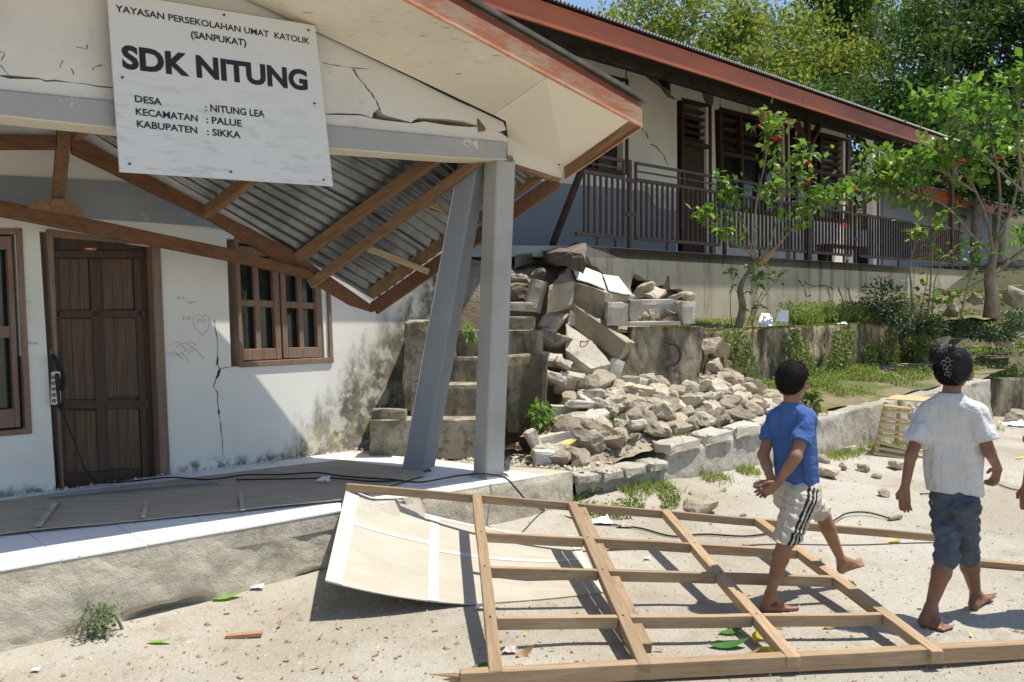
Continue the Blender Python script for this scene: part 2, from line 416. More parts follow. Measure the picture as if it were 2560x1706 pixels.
col = m.mix(m.math('MULTIPLY', m.step(m.noise(6, 6, 0.75), 0.5, 0.66), 0.75), col, (0.055, 0.05, 0.038))
col = m.mix(m.math('MULTIPLY', m.step(m.noise(3.1, 5, 0.7), 0.56, 0.68), 0.5), col, (0.19, 0.18, 0.07))
m.color(col); m.bump(m.noise(14, 6, 0.75), 0.8, 0.02); M_MOSSY = m.m
M_DARKCORE = stone_mat('broken brown masonry', (0.15, 0.12, 0.09), (0.21, 0.17, 0.13), (0.07, 0.055, 0.045), 4, 14, 60, 0.9, 0.02)
M_CRACK = flat_mat('dark crack', (0.05, 0.042, 0.035), 0.95, 0.05)

# ================================================================== LEFT SCHOOL BUILDING (collapsed porch roof)
W0 = PW.at(0, 0.4)
SB = thing('school_building', 'white plastered school house with brown door and collapsed tin porch roof, at the porch floor', 'building', (-2.6, 6.1, 0.4))
def hp(pts, off=0.0, pl=PW): return [pl.hit(x, y, off) for x, y in pts]
doorO = [(98, 578), (380, 617), (407, 1230), (143, 1275)]
doorI = [(115, 597), (358, 616), (382, 1225), (140, 1270)]
winO = [(566, 596), (800, 628), (812, 906), (578, 918)]
lwinO = [(-90, 576), (38, 576), (63, 1080), (-75, 1092)]
outer = [PW.at(-2.0, 0.2), PW.at(3.9, 0.2), PW.at(3.9, 2.85), PW.at(-2.0, 2.72)]
put('wall', holed(outer, [hp(doorO), hp(winO), hp(lwinO)], -PW.n*0.16), M_WALL, SB)
# side wall of the corner, going uphill
c0 = PW.at(3.9, 0.2); bk = V3((-0.75, 0.66, 0))
put('side_wall', boxat(c0+bk*2.0+V3((0.05, 0, 1.3)), bk*2.0, V3((0.66, 0.75, 0))*0.07, V3((0, 0, 1.32))), M_WALL, SB)
# ring beam band, slightly proud
put('ring_beam', prism(hp([(-200, 425), (0, 440), (290, 455), (620, 500), (620, 580), (500, 566), (200, 545), (-200, 520)], 0.002), PW.n*0.018), M_RING, SB)
# door: frame, leaf, six panels
def frame_bars(O, I, off0, off1, name, mat, parent, pl=PW, skip=()):
    for k in range(4):
        if k in skip: continue
        j = (k+1) % 4
        q = [O[k], O[j], I[j], I[k]]
        put(name, prism(hp(q, off0, pl), pl.n*(off1-off0)), mat, parent, bevel=0.004)
DR = put('door', prism(hp(doorI, -0.105), PW.n*0.035), M_DOOR, SB)
frame_bars(doorO, doorI, -0.12, 0.022, 'door_frame', M_FRAME, DR, skip=(2,))
def dpx(x, y): return (x/2.613, 550+y/2.613)
for (x0, y0, x1, y1) in [(375, 255, 570, 585), (655, 255, 855, 580), (385, 645, 605, 1170), (665, 640, 880, 1150), (405, 1245, 630, 1640), (690, 1215, 900, 1620)]:
    sh = (y1-y0)*0.045
    q = [(x0, y0), (x1, y0+2), (x1+sh, y1), (x0+sh, y1+6)]
    n = 3
    for k in range(n):
        f0, f1 = k/n, (k+1)/n
        def L(a, b, f): return (a[0]+(b[0]-a[0])*f, a[1]+(b[1]-a[1])*f)
        g = 0.004
        qq = [L(q[0], q[1], f0+g/2), L(q[0], q[1], f1-g/2), L(q[3], q[2], f1-g/2), L(q[3], q[2], f0+g/2)]
        put('door_plank', prism(hp([dpx(*p_) for p_ in qq], -0.069), PW.n*(0.012+0.0012*(k % 2))), M_DOORP, DR, bevel=0.002)
for (x0, y0, x1, y1) in [(315, 200, 930, 250), (330, 590, 940, 640), (345, 1175, 960, 1235), (330, 250, 372, 1700), (575, 255, 650, 1640), (862, 250, 905, 1700)]:
    sh = (y1-y0)*0.045
    put('door_rail', prism(hp([dpx(*p_) for p_ in [(x0, y0), (x1, y0), (x1+sh, y1), (x0+sh, y1)]], -0.0685), PW.n*0.022), M_DOOR, DR, bevel=0.004)
put('door_lock', prism(hp([dpx(*p_) for p_ in [(325, 845), (355, 845), (360, 890), (328, 890)]], -0.05), PW.n*0.03), flat_mat('worn steel', (0.35, 0.34, 0.32), 0.4, 0.5, 0.8), DR)
# windows: frame, two sashes, panes
M_SASH = M_FRAME
def window(O, I, sashes, parent, name='window'):
    wn = put(name, prism(hp(O, -0.13), PW.n*0.02), M_DOOR, parent)
    frame_bars(O, I, -0.12, 0.02, 'window_frame', M_FRAME, wn)
    for (q, cols, rows) in sashes:
        TL, TR, BR, BL = q
        def P(u, v):
            a = (TL[0]+(TR[0]-TL[0])*u, TL[1]+(TR[1]-TL[1])*u); b = (BL[0]+(BR[0]-BL[0])*u, BL[1]+(BR[1]-BL[1])*u)
            return (a[0]+(b[0]-a[0])*v, a[1]+(b[1]-a[1])*v)
        mu = [0.0, 0.15]; us = [0.0]
        e = 0.13; ev = 0.07; gu = 0.055; gv_ = 0.03
        cells_u = [(e+(1-2*e)*c/cols, e+(1-2*e)*(c+1)/cols) for c in range(cols)]
        cells_v = [(ev+(1-2*ev)*r_/rows, ev+(1-2*ev)*(r_+1)/rows) for r_ in range(rows)]
        # stiles and rails
        for (u0, u1, v0, v1) in [(0, e, 0, 1), (1-e, 1, 0, 1), (e, 1-e, 0, ev), (e, 1-e, 1-ev*1.4, 1)]:
            put('sash_bar', prism(hp([P(u0, v0), P(u1, v0), P(u1, v1), P(u0, v1)], -0.06), PW.n*0.05), M_SASH, wn, bevel=0.003)
        for c in range(1, cols):
            u = cells_u[c][0]; put('glazing_bar', prism(hp([P(u-gu, ev), P(u+gu, ev), P(u+gu, 1-ev*1.4), P(u-gu, 1-ev*1.4)], -0.058), PW.n*0.036), M_SASH, wn)
        for r_ in range(1, rows):
            v = cells_v[r_][0]; put('glazing_bar', prism(hp([P(e, v-gv_), P(1-e, v-gv_), P(1-e, v+gv_), P(e, v+gv_)], -0.0575), PW.n*0.034), M_SASH, wn)
        for cu in cells_u:
            for cv in cells_v:
                put('pane', prism(hp([P(cu[0], cv[0]), P(cu[1], cv[0]), P(cu[1], cv[1]), P(cu[0], cv[1])], -0.085), PW.n*0.004), M_GLASS, wn)
    return wn
window(winO, [(574, 610), (792, 638), (802, 893), (588, 904)],
       [([(576, 613), (686, 626), (697, 897), (589, 902)], 2, 2), ([(690, 627), (790, 639), (800, 893), (701, 896)], 2, 2)], SB)
window(lwinO, [(-80, 590), (24, 590), (47, 1068), (-68, 1078)], [([(-78, 592), (23, 592), (46, 1066), (-66, 1076)], 2, 2)], SB)
# cracks and scribbles scratched on the plaster
def crack(pts, wid, pl, off, parent, name='crack', mat=None, seed=1):
    rr = random.Random(seed); P = []
    for i in range(len(pts)-1):
        for k in range(3):
            t = k/3; P.append((pts[i][0]+(pts[i+1][0]-pts[i][0])*t+rr.uniform(-1.2, 1.2)*(k > 0), pts[i][1]+(pts[i+1][1]-pts[i][1])*t+rr.uniform(-1.2, 1.2)*(k > 0)))
    P.append(pts[-1]); Lf, Rt = [], []
    for i, p_ in enumerate(P):
        a, b = P[max(i-1, 0)], P[min(i+1, len(P)-1)]; dx, dy = b[0]-a[0], b[1]-a[1]; l = math.hypot(dx, dy) or 1
        wv = wid*(0.35+1.3*rr.random())/2; Lf.append((p_[0]-dy/l*wv, p_[1]+dx/l*wv)); Rt.append((p_[0]+dy/l*wv, p_[1]-dx/l*wv))
    V = hp(Lf, off, pl)+hp(Rt, off, pl); n = len(P)
    F = [(i, i+1, n+i+1, n+i) for i in range(n-1)]
    return put(name, (V, F), mat or M_CRACK, parent)
crack([(546, 925), (543, 945), (533, 965), (545, 985), (543, 1005), (548, 1030), (552, 1060), (556, 1110), (558, 1140)], 1.3, PW, 0.003, SB, seed=3)
crack([(536, 800), (541, 835), (545, 870), (543, 905), (548, 922)], 1.4, PW, 0.003, SB, seed=4)
put('crack', prism(hp([(543, 893), (546, 895), (545, 910), (540, 914)], 0.001), PW.n*0.003), M_CRACK, SB)
put('crack', prism(hp([(549, 922), (552, 924), (547, 942), (539, 946), (543, 936)], 0.001), PW.n*0.003), M_CRACK, SB)
put('crack', prism(hp([(544, 1026), (549, 1026), (549, 1034), (546, 1037)], 0.001), PW.n*0.003), M_CRACK, SB)
crack([(549, 921), (565, 919), (578, 920)], 1.6, PW, 0.003, SB, seed=5)
M_SCRIB = flat_mat('pencil scribble', (0.42, 0.41, 0.40), 0.9, 0.05); M_SCRIB2 = flat_mat('red crayon', (0.52, 0.36, 0.36), 0.9, 0.05)
hx = [(505, 790), (495, 787), (484, 793), (483, 808), (492, 825), (506, 838), (519, 826), (526, 806), (522, 791), (512, 786), (505, 795)]
crack(hx, 1.3, PW, 0.003, SB, 'scribble', M_SCRIB, 8)
def stroke_text(s, x, y, hgt, slope=0.02, mat=None):
    """small handwriting as single strokes"""
    G = {'S': [(1, 0), (0, .2), (1, .7), (0, 1)], 'A': [(0, 1), (.5, 0), (1, 1)], 'B': [(0, 1), (0, 0), (.9, .2), (0, .5), (1, .8), (0, 1)], 'C': [(1, 0), (0, .3), (0, .8), (1, 1)], 'N': [(0, 1), (0, 0), (1, 1), (1, 0)], 'O': [(.5, 0), (0, .5), (.5, 1), (1, .5), (.5, 0)], 'T': [(0, 0), (1, 0), (.5, 0), (.5, 1)], 'I': [(.5, 0), (.5, 1)], 'K': [(0, 0), (0, 1), (0, .5), (1, 0), (0, .5), (1, 1)], 'E': [(1, 0), (0, 0), (0, .5), (.8, .5), (0, .5), (0, 1), (1, 1)]}
    for ch in s:
        if ch in G:
            crack([(x+a*hgt*0.7, y+b*hgt) for a, b in G[ch]], 1.0, PW, 0.003, SB, 'scribble', mat or M_SCRIB, 9)
        x += hgt*1.0; y += slope*hgt
stroke_text('SAE', 443, 742, 7); stroke_text('CANO', 467, 753, 6); stroke_text('SAB', 456, 792, 8); stroke_text('CAN', 62, 752, 6); stroke_text('ISKANO', 62, 855, 6)
stroke_text('SIS', 493, 798, 8)
for k in range(7):
    rr = random.Random(k); x, y = 412+k*9, 872+rr.uniform(-12, 22)
    crack([(x, y), (x+24, y-9-k), (x+44, y+rr.uniform(-6, 14))], 1.1, PW, 0.003, SB, 'scribble', M_SCRIB2, k)
# sticker on the door, lettering strokes
st = thing('door_sticker', 'small white and red sticker on the top of the brown door', 'sticker', PW.hit(224, 630, -0.04))
put('paper', prism(hp([(208, 620), (240, 620), (241, 639), (210, 640)], -0.068), PW.n*0.002), flat_mat('sticker white', (0.72, 0.70, 0.66)), st)
put('red_print', prism(hp([(208, 620), (240, 620), (240, 624), (214, 625), (213, 640), (209.5, 640)], -0.0645), PW.n*0.001), flat_mat('sticker red', (0.55, 0.06, 0.03)), st)
for (x0, y0, x1, y1) in [(216, 621, 232, 623), (215, 627, 234, 629), (215, 633, 222, 636), (224, 632, 230, 636), (231, 633, 238, 636)]:
    put('print_line', prism(hp([(x0, y0), (x1, y0), (x1, y1), (x0, y1)], -0.0625), PW.n*0.001), flat_mat('sticker print', (0.12, 0.05, 0.05)) if y0 > 625 else flat_mat('sticker white print', (0.7, 0.7, 0.66)), st)

# ------------------------------------------------------------------ gable wall and beam
PG = Plane(atd(1270, 385, 5.97), U)
B2 = lambda L: [(800+x/2.613, y/2.613) for x, y in L]
G1, G2 = PG.hit(800, 84), PG.hit(1265, 304)
gs = (G2.z-G1.z)/((G2-G1).dot(U))
def gline(t): 
    """soffit line on the gable, t metres along from the column end"""
    p_ = PG.p0+U*t; z0 = G2.z+gs*(t-(G2-PG.p0).dot(U)); return V3((p_.x, p_.y, z0))
TR_ = -2.05; RG = gline(TR_); LE = PG.p0+U*(-4.7); LE = V3((LE.x, LE.y, 3.12))
up_edge = [(-300, 170), (0, 188), (23, 188), (96, 195), (115, 201), (138, 199), (180, 207), (214, 209), (241, 214), (279, 218), (810, 285), (844, 283), (903, 285), (930, 295), (933, 283), (947, 272), (958, 285), (965, 289), (999, 298), (1030, 306), (1032, 303), (1045, 295), (1091, 297), (1118, 298), (1160, 304), (1198, 316), (1246, 331), (1265, 325)]
put('gable_wall', prism(hp(up_edge, -0.03, PG)+[G2-PG.n*0.03, RG-PG.n*0.03+V3((0, 0, 0.02)), LE-PG.n*0.03], -PG.n*0.12), M_GABLE, SB)
lo_edge = [(-300, 178), (0, 191), (23, 197), (100, 199), (115, 205), (138, 204), (214, 211), (245, 218), (279, 221), (810, 287), (903, 289), (932, 297), (965, 302), (1030, 309), (1060, 304), (1118, 314), (1175, 318), (1200, 317), (1252, 333), (1268, 344)]
gtop = [(-300, 192), (0, 224), (283, 252), (815, 312), (1269, 356)]
put('beam_plaster', prism(hp(lo_edge, -0.026, PG)+hp(gtop[::-1], -0.026, PG), -PG.n*0.12), M_GABLE, SB)
put('gable_core', prism(hp([(-300, 120), (279, 190), (810, 250), (1255, 310), (1262, 352), (810, 305), (279, 240), (-300, 185)], -0.10, PG), -PG.n*0.10), M_DARKCORE, SB)
gbot = [(-300, 252), (0, 287), (283, 318), (819, 369), (1150, 394), (1266, 398)]
put('beam', prism(hp(gtop, 0, PG)+hp(gbot[::-1], 0, PG), -PG.n*0.20), M_BEAM, SB, bevel=0.006)
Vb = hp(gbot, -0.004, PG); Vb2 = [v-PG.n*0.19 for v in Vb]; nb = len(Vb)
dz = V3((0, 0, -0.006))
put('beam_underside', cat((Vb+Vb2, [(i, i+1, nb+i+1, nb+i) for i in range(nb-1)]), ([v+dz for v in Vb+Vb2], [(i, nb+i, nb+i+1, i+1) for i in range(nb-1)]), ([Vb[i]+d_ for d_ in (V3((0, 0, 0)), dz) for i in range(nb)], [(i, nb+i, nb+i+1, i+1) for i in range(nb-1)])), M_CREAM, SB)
crack([(883, 173), (893, 190), (905, 205), (918, 222), (932, 238), (941, 252), (950, 275)], 2.0, PG, -0.027, SB, seed=11)
crack([(805, 158), (830, 162), (870, 168), (925, 173)], 1.2, PG, -0.027, SB, seed=12)
crack([(-2, 160), (8, 170), (14, 180), (22, 188)], 1.6, PG, -0.027, SB, seed=14)
for q in [[(150, 170), (152, 160), (158, 152)], [(178, 172), (184, 186)], [(230, 175), (240, 165), (256, 163)], [(190, 118), (215, 124), (220, 112)], [(0, 130), (12, 133), (4, 152)]]:
    crack(q, 1.4, PG, -0.027, SB, seed=15)
# fallen-away seam between soffit and gable
crack([(660, 0), (800, 84), (880, 118), (970, 164), (1060, 208), (1150, 254), (1265, 304)], 3.2, PG, -0.020, SB, seed=16)
crack([(866, 107), (905, 128), (968, 162)], 6.0, PG, -0.0195, SB, seed=17)
crack([(1060, 207), (1110, 232), (1150, 252), (1170, 262)], 5.0, PG, -0.0195, SB, seed=18)

# ------------------------------------------------------------------ overhang: soffit panels, barge boards, eave
Cb = atd(1598, 318, 6.06); PB = Plane(Cb, U)
b1 = PB.hit(1003, 0); bs = (Cb.z-b1.z)/((Cb-b1).dot(U))
def bline(t, dz=0.0, off=0.0):
    """lower edge of the barge board, t metres back from the eave tip"""
    p_ = Cb-U*t; return V3((p_.x, p_.y, Cb.z-bs*t+dz))+PB.n*off
TB = (Cb-PG.p0).dot(U)-TR_           # ridge seen from the barge
brk_i, brk_o = PG.hit(1232, 287), PB.hit(1364, 195)
F1 = atd(1269, 344, 6.12); F2 = atd(1412, 420, 6.42); oc = PB.hit(1572, 303)
up = V3((0, 0, 0.012))
put('soffit_panel', slab(bil(RG, brk_i, brk_o, bline(TB, 0.03)), 12, 4, up), M_SOFFIT, SB, smooth=False)
put('soffit_panel', prism([brk_i+U*0.006, G2, F1, F2, oc, brk_o+U*0.006], up), M_SOFFIT2, SB)
bl = bline(TB+3.0); bl.z = 3.12
LEo = V3((bl.x, bl.y, 3.12)); LS = LE
put('soffit_panel', slab(bil(LS, RG-U*0.004, bline(TB+0.004, 0.03), LEo), 8, 4, up), M_SOFFIT, SB)
def board(p, q, h, th, n, dirn=(0, 0, 1)):
    """board with lower edge p-q, height h, thickness th along n"""
    hv = V3(dirn)*h; return prism([p, q, q+hv, p+hv], n*th)
put('barge_board', board(bline(-0.01), bline(TB), 0.138, 0.026, PB.n), M_BARGE, SB, bevel=0.004)
put('barge_board', prism([bline(TB+0.002), V3((LEo.x, LEo.y, 3.09)), V3((LEo.x, LEo.y, 3.24)), bline(TB+0.002, 0.15)], PB.n*0.026), M_BARGE, SB)
put('verge_board', board(bline(-0.005, 0.139, -0.005), bline(TB, 0.139, -0.005), 0.055, 0.022, -PB.n), M_VERGE, SB)
F = atd(1410, 450, 6.39); RR = atd(935, 780, 6.86); e = F-RR
put('eave_board', prism([oc, Cb+V3((0.0, 0, 0)), atd(1412, 449, 6.39), atd(1410, 419, 6.41)], U*0.025+V3((0, 0, 0.006))), M_PURL, SB)
put('eave_board', prism([atd(1408, 452, 6.385), atd(1423, 440, 6.38), atd(1603, 317, 6.05), atd(1600, 322, 6.05)], U*0.03+V3((0, 0, 0.01))), M_BARGE, SB)
put('boxing_board', prism([F1, F2, atd(1404, 448, 6.40), atd(1268, 405, 6.10)], -PG.n*0.02), M_SOFFIT2, SB)
put('boxing_batten', prism([atd(1268, 404, 6.09), atd(1404, 447, 6.39), atd(1398, 456, 6.39), atd(1272, 411, 6.09)], -PG.n*0.05), M_PURL, SB)
put('eave_beam', bar(atd(935, 772, 6.86), atd(1395, 452, 6.42), 0.04, 0.115), M_RAFT, SB, bevel=0.004)
put('eave_beam', bar(atd(926, 736, 6.81), atd(1408, 392, 6.40), 0.06, 0.09), M_PURL, SB, bevel=0.004)
M_RWHITE = flat_mat('white ceiling sheet edge', (0.66, 0.66, 0.65), 0.8, 0.2, 0, 0.06)
# rear truss: right chord, left chord, tie beam, king post, gusset
PT = Plane(atd(182, 365, 5.33), RR-atd(182, 365, 5.33))
def tb(pl, pts, th, off=0.0): return prism(hp(pts, off, pl), pl.n*(-th))
put('rafter', tb(PT, [(176, 350), (182, 338), (205, 348), (535, 525), (725, 622), (940, 770), (934, 781), (880, 764), (720, 668), (535, 556), (182, 383)], 0.05), M_RAFT, SB, bevel=0.004)
put('rafter', tb(PT, [(-250, 322), (0, 337), (141, 340), (141, 373), (0, 373), (-250, 360)], 0.05, -0.004), M_RAFT, SB, bevel=0.004)
put('tie_beam', tb(PT, [(-250, 452), (0, 501), (268, 556), (574, 621), (770, 674), (790, 690), (770, 697), (574, 653), (268, 592), (0, 541), (-250, 500)], 0.045, 0.052), M_RAFT, SB, bevel=0.004)
put('king_post', tb(PT, [(145, 322), (181, 322), (163, 500), (131, 500)], 0.05, 0.004), M_PURL, SB, bevel=0.004)
put('ceiling_edge', tb(PT, [(-250, 296), (0, 308), (160, 308), (190, 308), (300, 377), (420, 442), (530, 503), (725, 606), (932, 756), (925, 775), (720, 650), (530, 540), (170, 352), (-250, 345)], 0.14, 0.0) if False else tb(PT, [(-250, 296), (0, 308), (160, 308), (190, 308), (300, 377), (420, 442), (530, 503), (725, 606), (932, 756), (925, 772), (720, 640), (530, 530), (178, 346), (-250, 340)], 0.16, -0.055), M_RWHITE, SB)
put('gusset', tb(PT, [(70, 512), (80, 506), (134, 497), (165, 497), (192, 508), (210, 533), (208, 545), (70, 520)], 0.02, 0.075), M_PURL, SB)
# purlins
def pur(p, q, w_=0.05, h_=0.075, mat=None, name='purlin'):
    return put(name, bar(p, q, w_, h_), mat or M_PURL, SB, bevel=0.004)
pur(atd(743, 648, 6.40), atd(1205, 310, 5.83), 0.06, 0.09)
pur(atd(776, 712, 6.46), atd(1240, 370, 5.96), 0.05, 0.075)
pur(atd(515, 532, 5.93), atd(800, 318, 5.10), 0.06, 0.085)
pur(atd(180, 345, 5.38), atd(420, 160, 4.55))
pur(atd(918, 621, 6.38), atd(1072, 680, 6.68), 0.03, 0.05, M_PALE, 'noggin')
pur(atd(1072, 508, 6.30), atd(1150, 545, 6.70), 0.03, 0.05, M_PALE, 'noggin')
# corrugated sheets
def corr(fn, nu, waves, amp, per=8):
    nv = waves*per
    V, F = grid(fn, nu, nv); out = []
    for j in range(nv+1):
        for i in range(nu+1):
            u_, v_ = i/nu, j/nv
            a = fn(min(u_+1e-3, 1), v_)-fn(max(u_-1e-3, 0), v_); b = fn(u_, min(v_+1e-3, 1))-fn(u_, max(v_-1e-3, 0))
            n_ = a.cross(b).normalized()
            out.append(fn(u_, v_)+n_*amp*math.sin(2*PI*v_*waves))
    return out, F
rl = atd(930, 752, 6.91)+V3((0.02, -0.02, 0.01)); ru = atd(120, 282, 5.33); fr = bline(TB, 0.207, 0.07); fl = bline(-0.06, 0.209, 0.07)
gl_, gr_ = F2+V3((0, 0, 0.05)), RG+V3((0, 0, 0.07))
gm_ = G2+V3((0, 0, 0.085)); ug_ = (gm_-gl_).length/((gm_-gl_).length+(gr_-gm_).length)
def gprof(u_): return gl_.lerp(gm_, u_/ug_) if u_ < ug_ else gm_.lerp(gr_, (u_-ug_)/(1-ug_))
def rsheet(u_, v_):
    a, b, c = rl.lerp(ru, u_), gprof(u_), fl.lerp(fr, u_)
    return a.lerp(b, v_/0.74) if v_ < 0.74 else b.lerp(c, (v_-0.74)/0.26)
for k in range(4):
    v0, v1 = k/4-(0.012 if k else 0), (k+1)/4
    put('roofing_sheet', corr(lambda u_, v_, v0=v0, v1=v1, k=k: rsheet(u_, v0+(v1-v0)*v_)+V3((0, 0, 0.006*(k % 2))), 12, 8, 0.014), M_IRON, SB, smooth=True)
ll = atd(-600, 420, 4.2); lf = V3((LEo.x, LEo.y, 3.33))
ls1, ls2 = bil(ru, ll, LE+V3((0, 0, 0.07)), gr_), bil(gr_, LE+V3((0, 0, 0.07)), lf, fr)
def lsheet(u_, v_): return ls1(u_, v_/0.74) if v_ < 0.74 else ls2(u_, (v_-0.74)/0.26)
capv = [ru, gr_, fr]; cs_ = U*0.22
for i_ in range(2):
    for sg_ in (-1, 1): put('ridge_sun_stop', prism([capv[i_]+V3((0, 0, 0.035)), capv[i_+1]+V3((0, 0, 0.035)), capv[i_+1]+cs_*sg_-V3((0, 0, 0.03)), capv[i_]+cs_*sg_-V3((0, 0, 0.03))], V3((0, 0, 0.004))), M_IRON, SB)  # added over the unseen ridge to keep sun off the gable below
put('roofing_sheet', corr(lsheet, 4, 36, 0.009, 6), M_IRON, SB, smooth=True)
# main roof behind: eave overhanging the wall by a forearm, rising backwards
ea, eb = PW.at(-2.4, 2.93)+PW.n*0.36, PW.at(4.3, 2.97)+PW.n*0.36
bkv = -PW.n*4.2+V3((0, 0, 1.5))
put('roofing_sheet', corr(bil(ea+bkv, ea, eb, eb+bkv), 3, 60, 0.009, 6), M_IRON, SB, smooth=True)
put('main_eave_board', board(ea+V3((0, 0, -0.07)), eb+V3((0, 0, -0.07)), 0.06, 0.02, -PW.n), M_VERGE, SB)

# ------------------------------------------------------------------ sign board on the gable
SG = thing('sign_board', 'white school sign board with black lettering hung on the cracked gable', 'sign', PG.hit(560, 460, 0.05))
sq = [(266, -19), (785, 66), (830, 467), (298, 431)]
m = N('weathered white sign paint', 0.6, 0.35)
e1 = m.noise(10, 5, 0.7, m.mapv(m.pos(), (0.6, 0.6, 2.6)))
sepz = m.new('ShaderNodeSeparateXYZ'); m.set(sepz.inputs[0], m.pos())
low = m.step(sepz.outputs[2], 3.05, 2.45)
m.color(m.mix(m.math('MULTIPLY', m.math('MULTIPLY', m.step(e1, 0.5, 0.68), m.math('ADD', 0.2, low)), 0.38), m.mix(m.noise(1.2, 4), (0.58, 0.57, 0.535), (0.645, 0.635, 0.60)), (0.30, 0.29, 0.27))); M_SIGN = m.m
put('board', prism(hp(sq, 0.045, PG), PG.n*0.014), M_SIGN, SG)
M_EDGE = wood_mat('plywood edge', (0.42, 0.28, 0.13), (0.34, 0.22, 0.10), (0.16, 0.10, 0.05), (0.6, 0.6, 0.3))
for k in range(4):
    a, b = sq[k], sq[(k+1) % 4]; cx_, cy_ = 545, 236
    def inn(p_, d=5.0):
        vx, vy = cx_-p_[0], cy_-p_[1]; l = math.hypot(vx, vy); return (p_[0]+vx/l*d, p_[1]+vy/l*d)
    put('edge_strip', prism(hp([a, b, inn(b), inn(a)], 0.030, PG), PG.n*(0.0255 if k in (0, 3) else 0.014)), M_EDGE, SG)
M_NAIL = flat_mat('rusty nail', (0.07, 0.045, 0.03), 0.7)
for (x, y) in [(560, 38), (771, 76), (786, 259), (809, 450), (577, 430), (324, 410), (306, 194)]:
    c = PG.hit(x, y, 0.062); put('nail', tube([c-PG.n*0.01, c+PG.n*0.006], 0.006, 8), M_NAIL, SG)
M_INK = flat_mat('black sign paint', (0.016, 0.017, 0.018), 0.55, 0.3, 0, 0.05)
def lettering(txt, x0, y0, x1, y1, cap, name='lettering', bold=0.025):
    """A: zoom pixels of the baseline ends and the cap height"""
    cu = bpy.data.curves.new('t', 'FONT'); cu.body = txt; cu.size = 1.0; cu.offset = bold; cu.fill_mode = 'FRONT' if hasattr(cu, 'fill_mode') else cu.fill_mode
    cu.resolution_u = 4
    o = bpy.data.objects.new('t', cu); COL.objects.link(o)
    dg = bpy.context.evaluated_depsgraph_get(); ev = o.evaluated_get(dg); me = bpy.data.meshes.new_from_object(ev)
    co = np.array([v.co[:] for v in me.vertices]); fa = [tuple(p_.vertices) for p_ in me.polygons]
    bpy.data.objects.remove(o); bpy.data.meshes.remove(me)
    cap_u = 0.73
    P0, P1 = PG.hit(x0/2.613, y0/2.613, 0.0605), PG.hit(x1/2.613, y1/2.613, 0.0605)
    Pu = PG.hit((x0-3*cap/45)/2.613, (y0-cap)/2.613, 0.0605)
    xmin, xmax = co[:, 0].min(), co[:, 0].max()
    vx = (P1-P0); vy = (Pu-P0)
    V = [P0+vx*((c[0]-xmin)/(xmax-xmin))+vy*(c[1]/cap_u) for c in co]
    par = list(range(len(V)))
    def root(i):
        while par[i] != i: par[i] = par[par[i]]; i = par[i]
        return i
    for f in fa:
        for i in f[1:]: par[root(i)] = root(f[0])
    isl = {}
    for f in fa: isl.setdefault(root(f[0]), []).append(f)
    for fs in isl.values():
        ids = sorted({i for f in fs for i in f}); mp = {i: k for k, i in enumerate(ids)}
        put('letter', ([V[i] for i in ids], [tuple(mp[i] for i in f) for f in fs]), M_INK, SG)
lettering('YAYASAN PERSEKOLAHAN UMAT  KATOLIK', 755, 75, 2025, 288, 46, bold=0.02)
lettering('(SANPUKAT)', 1248, 246, 1610, 302, 46)
lettering('SDK NITUNG', 800, 440, 2012, 588, 150, bold=0.042)
lettering('DESA', 882, 666, 1058, 688, 46)
lettering(': NITUNG LEA', 1342, 725, 1730, 768, 48)
lettering('KECAMATAN', 888, 750, 1293, 795, 46)
lettering(': PALUE', 1348, 803, 1580, 828, 46)
lettering('KABUPATEN', 895, 830, 1290, 873, 46)
lettering(': SIKKA', 1354, 882, 1574, 905, 46)

# ------------------------------------------------------------------ columns
m, col = plaster('grey column plaster', (0.39, 0.375, 0.335), (0.27, 0.25, 0.215), 2.0, 0.45, 0.5)
M_COL = m.m
ca = thing('column', 'upright grey porch column with square shaft under the end of the beam', 'column', (-0.17, 5.90, 0.4))
def shaft(b, t, a1, a2, r1, r2, n=8):
    """b, t: centres; a: half-side vectors as angle; chamfered square shaft"""
    V = []
    for (c, a, r_) in ((b, a1, r1), (t, a2, r2)):
        for k in range(4):
            th = a+k*PI/2
            dx, dy = V3((math.cos(th), math.sin(th), 0)), V3((-math.sin(th), math.cos(th), 0))
            V.append(c+dx*r_+dy*r_*0.86); V.append(c+dy*r_+dx*r_*0.86)
    F = [tuple(range(7, -1, -1)), tuple(range(8, 16))]
    for k in range(8): F.append((k, (k+1) % 8, 8+(k+1) % 8, 8+k))
    return V, F
th = math.atan2(U.y, U.x)
cb, ct = atd(1221, 1195, 6.02), atd(1250, 402, 6.06); cb.z = 0.398
put('shaft', rough(shaft(cb, ct, th-0.05, th-0.05, 0.086, 0.088), 0, 0.0), M_COL, ca)
put('broken_head', rough(boxat(ct+V3((0.0, -0.02, 0.01)), U*0.08, VB*0.085, V3((0, 0, 0.035))), 3, 0.02, 3, 8), M_DARKCORE, ca)
put('footing_mortar', rough(boxat(cb+V3((0, 0, 0.008)), U*0.115, VB*0.115, V3((0, 0, 0.014))), 4, 0.02, 5, 9), M_CONC, ca)
cl = thing('column', 'leaning grey porch column snapped off its base, tilting left', 'column', (-0.72, 6.18, 0.4))
lb, lt = atd(1046, 1170, 6.22), atd(1183, 408, 6.16)
m, col = plaster('blue grey column paint', (0.235, 0.245, 0.255), (0.31, 0.31, 0.30), 2.2, 0.4, 0.4); M_COL2 = m.m
LV = V3((1, 0, 0)).lerp(V3((0, 0, 0)), 0)
put('shaft', rough(shaft(lb, lt, 1.20, 1.12, 0.098, 0.090), 0, 0), M_COL2, cl)
lq = [lb+V3((0, 0, 0.0)), ]
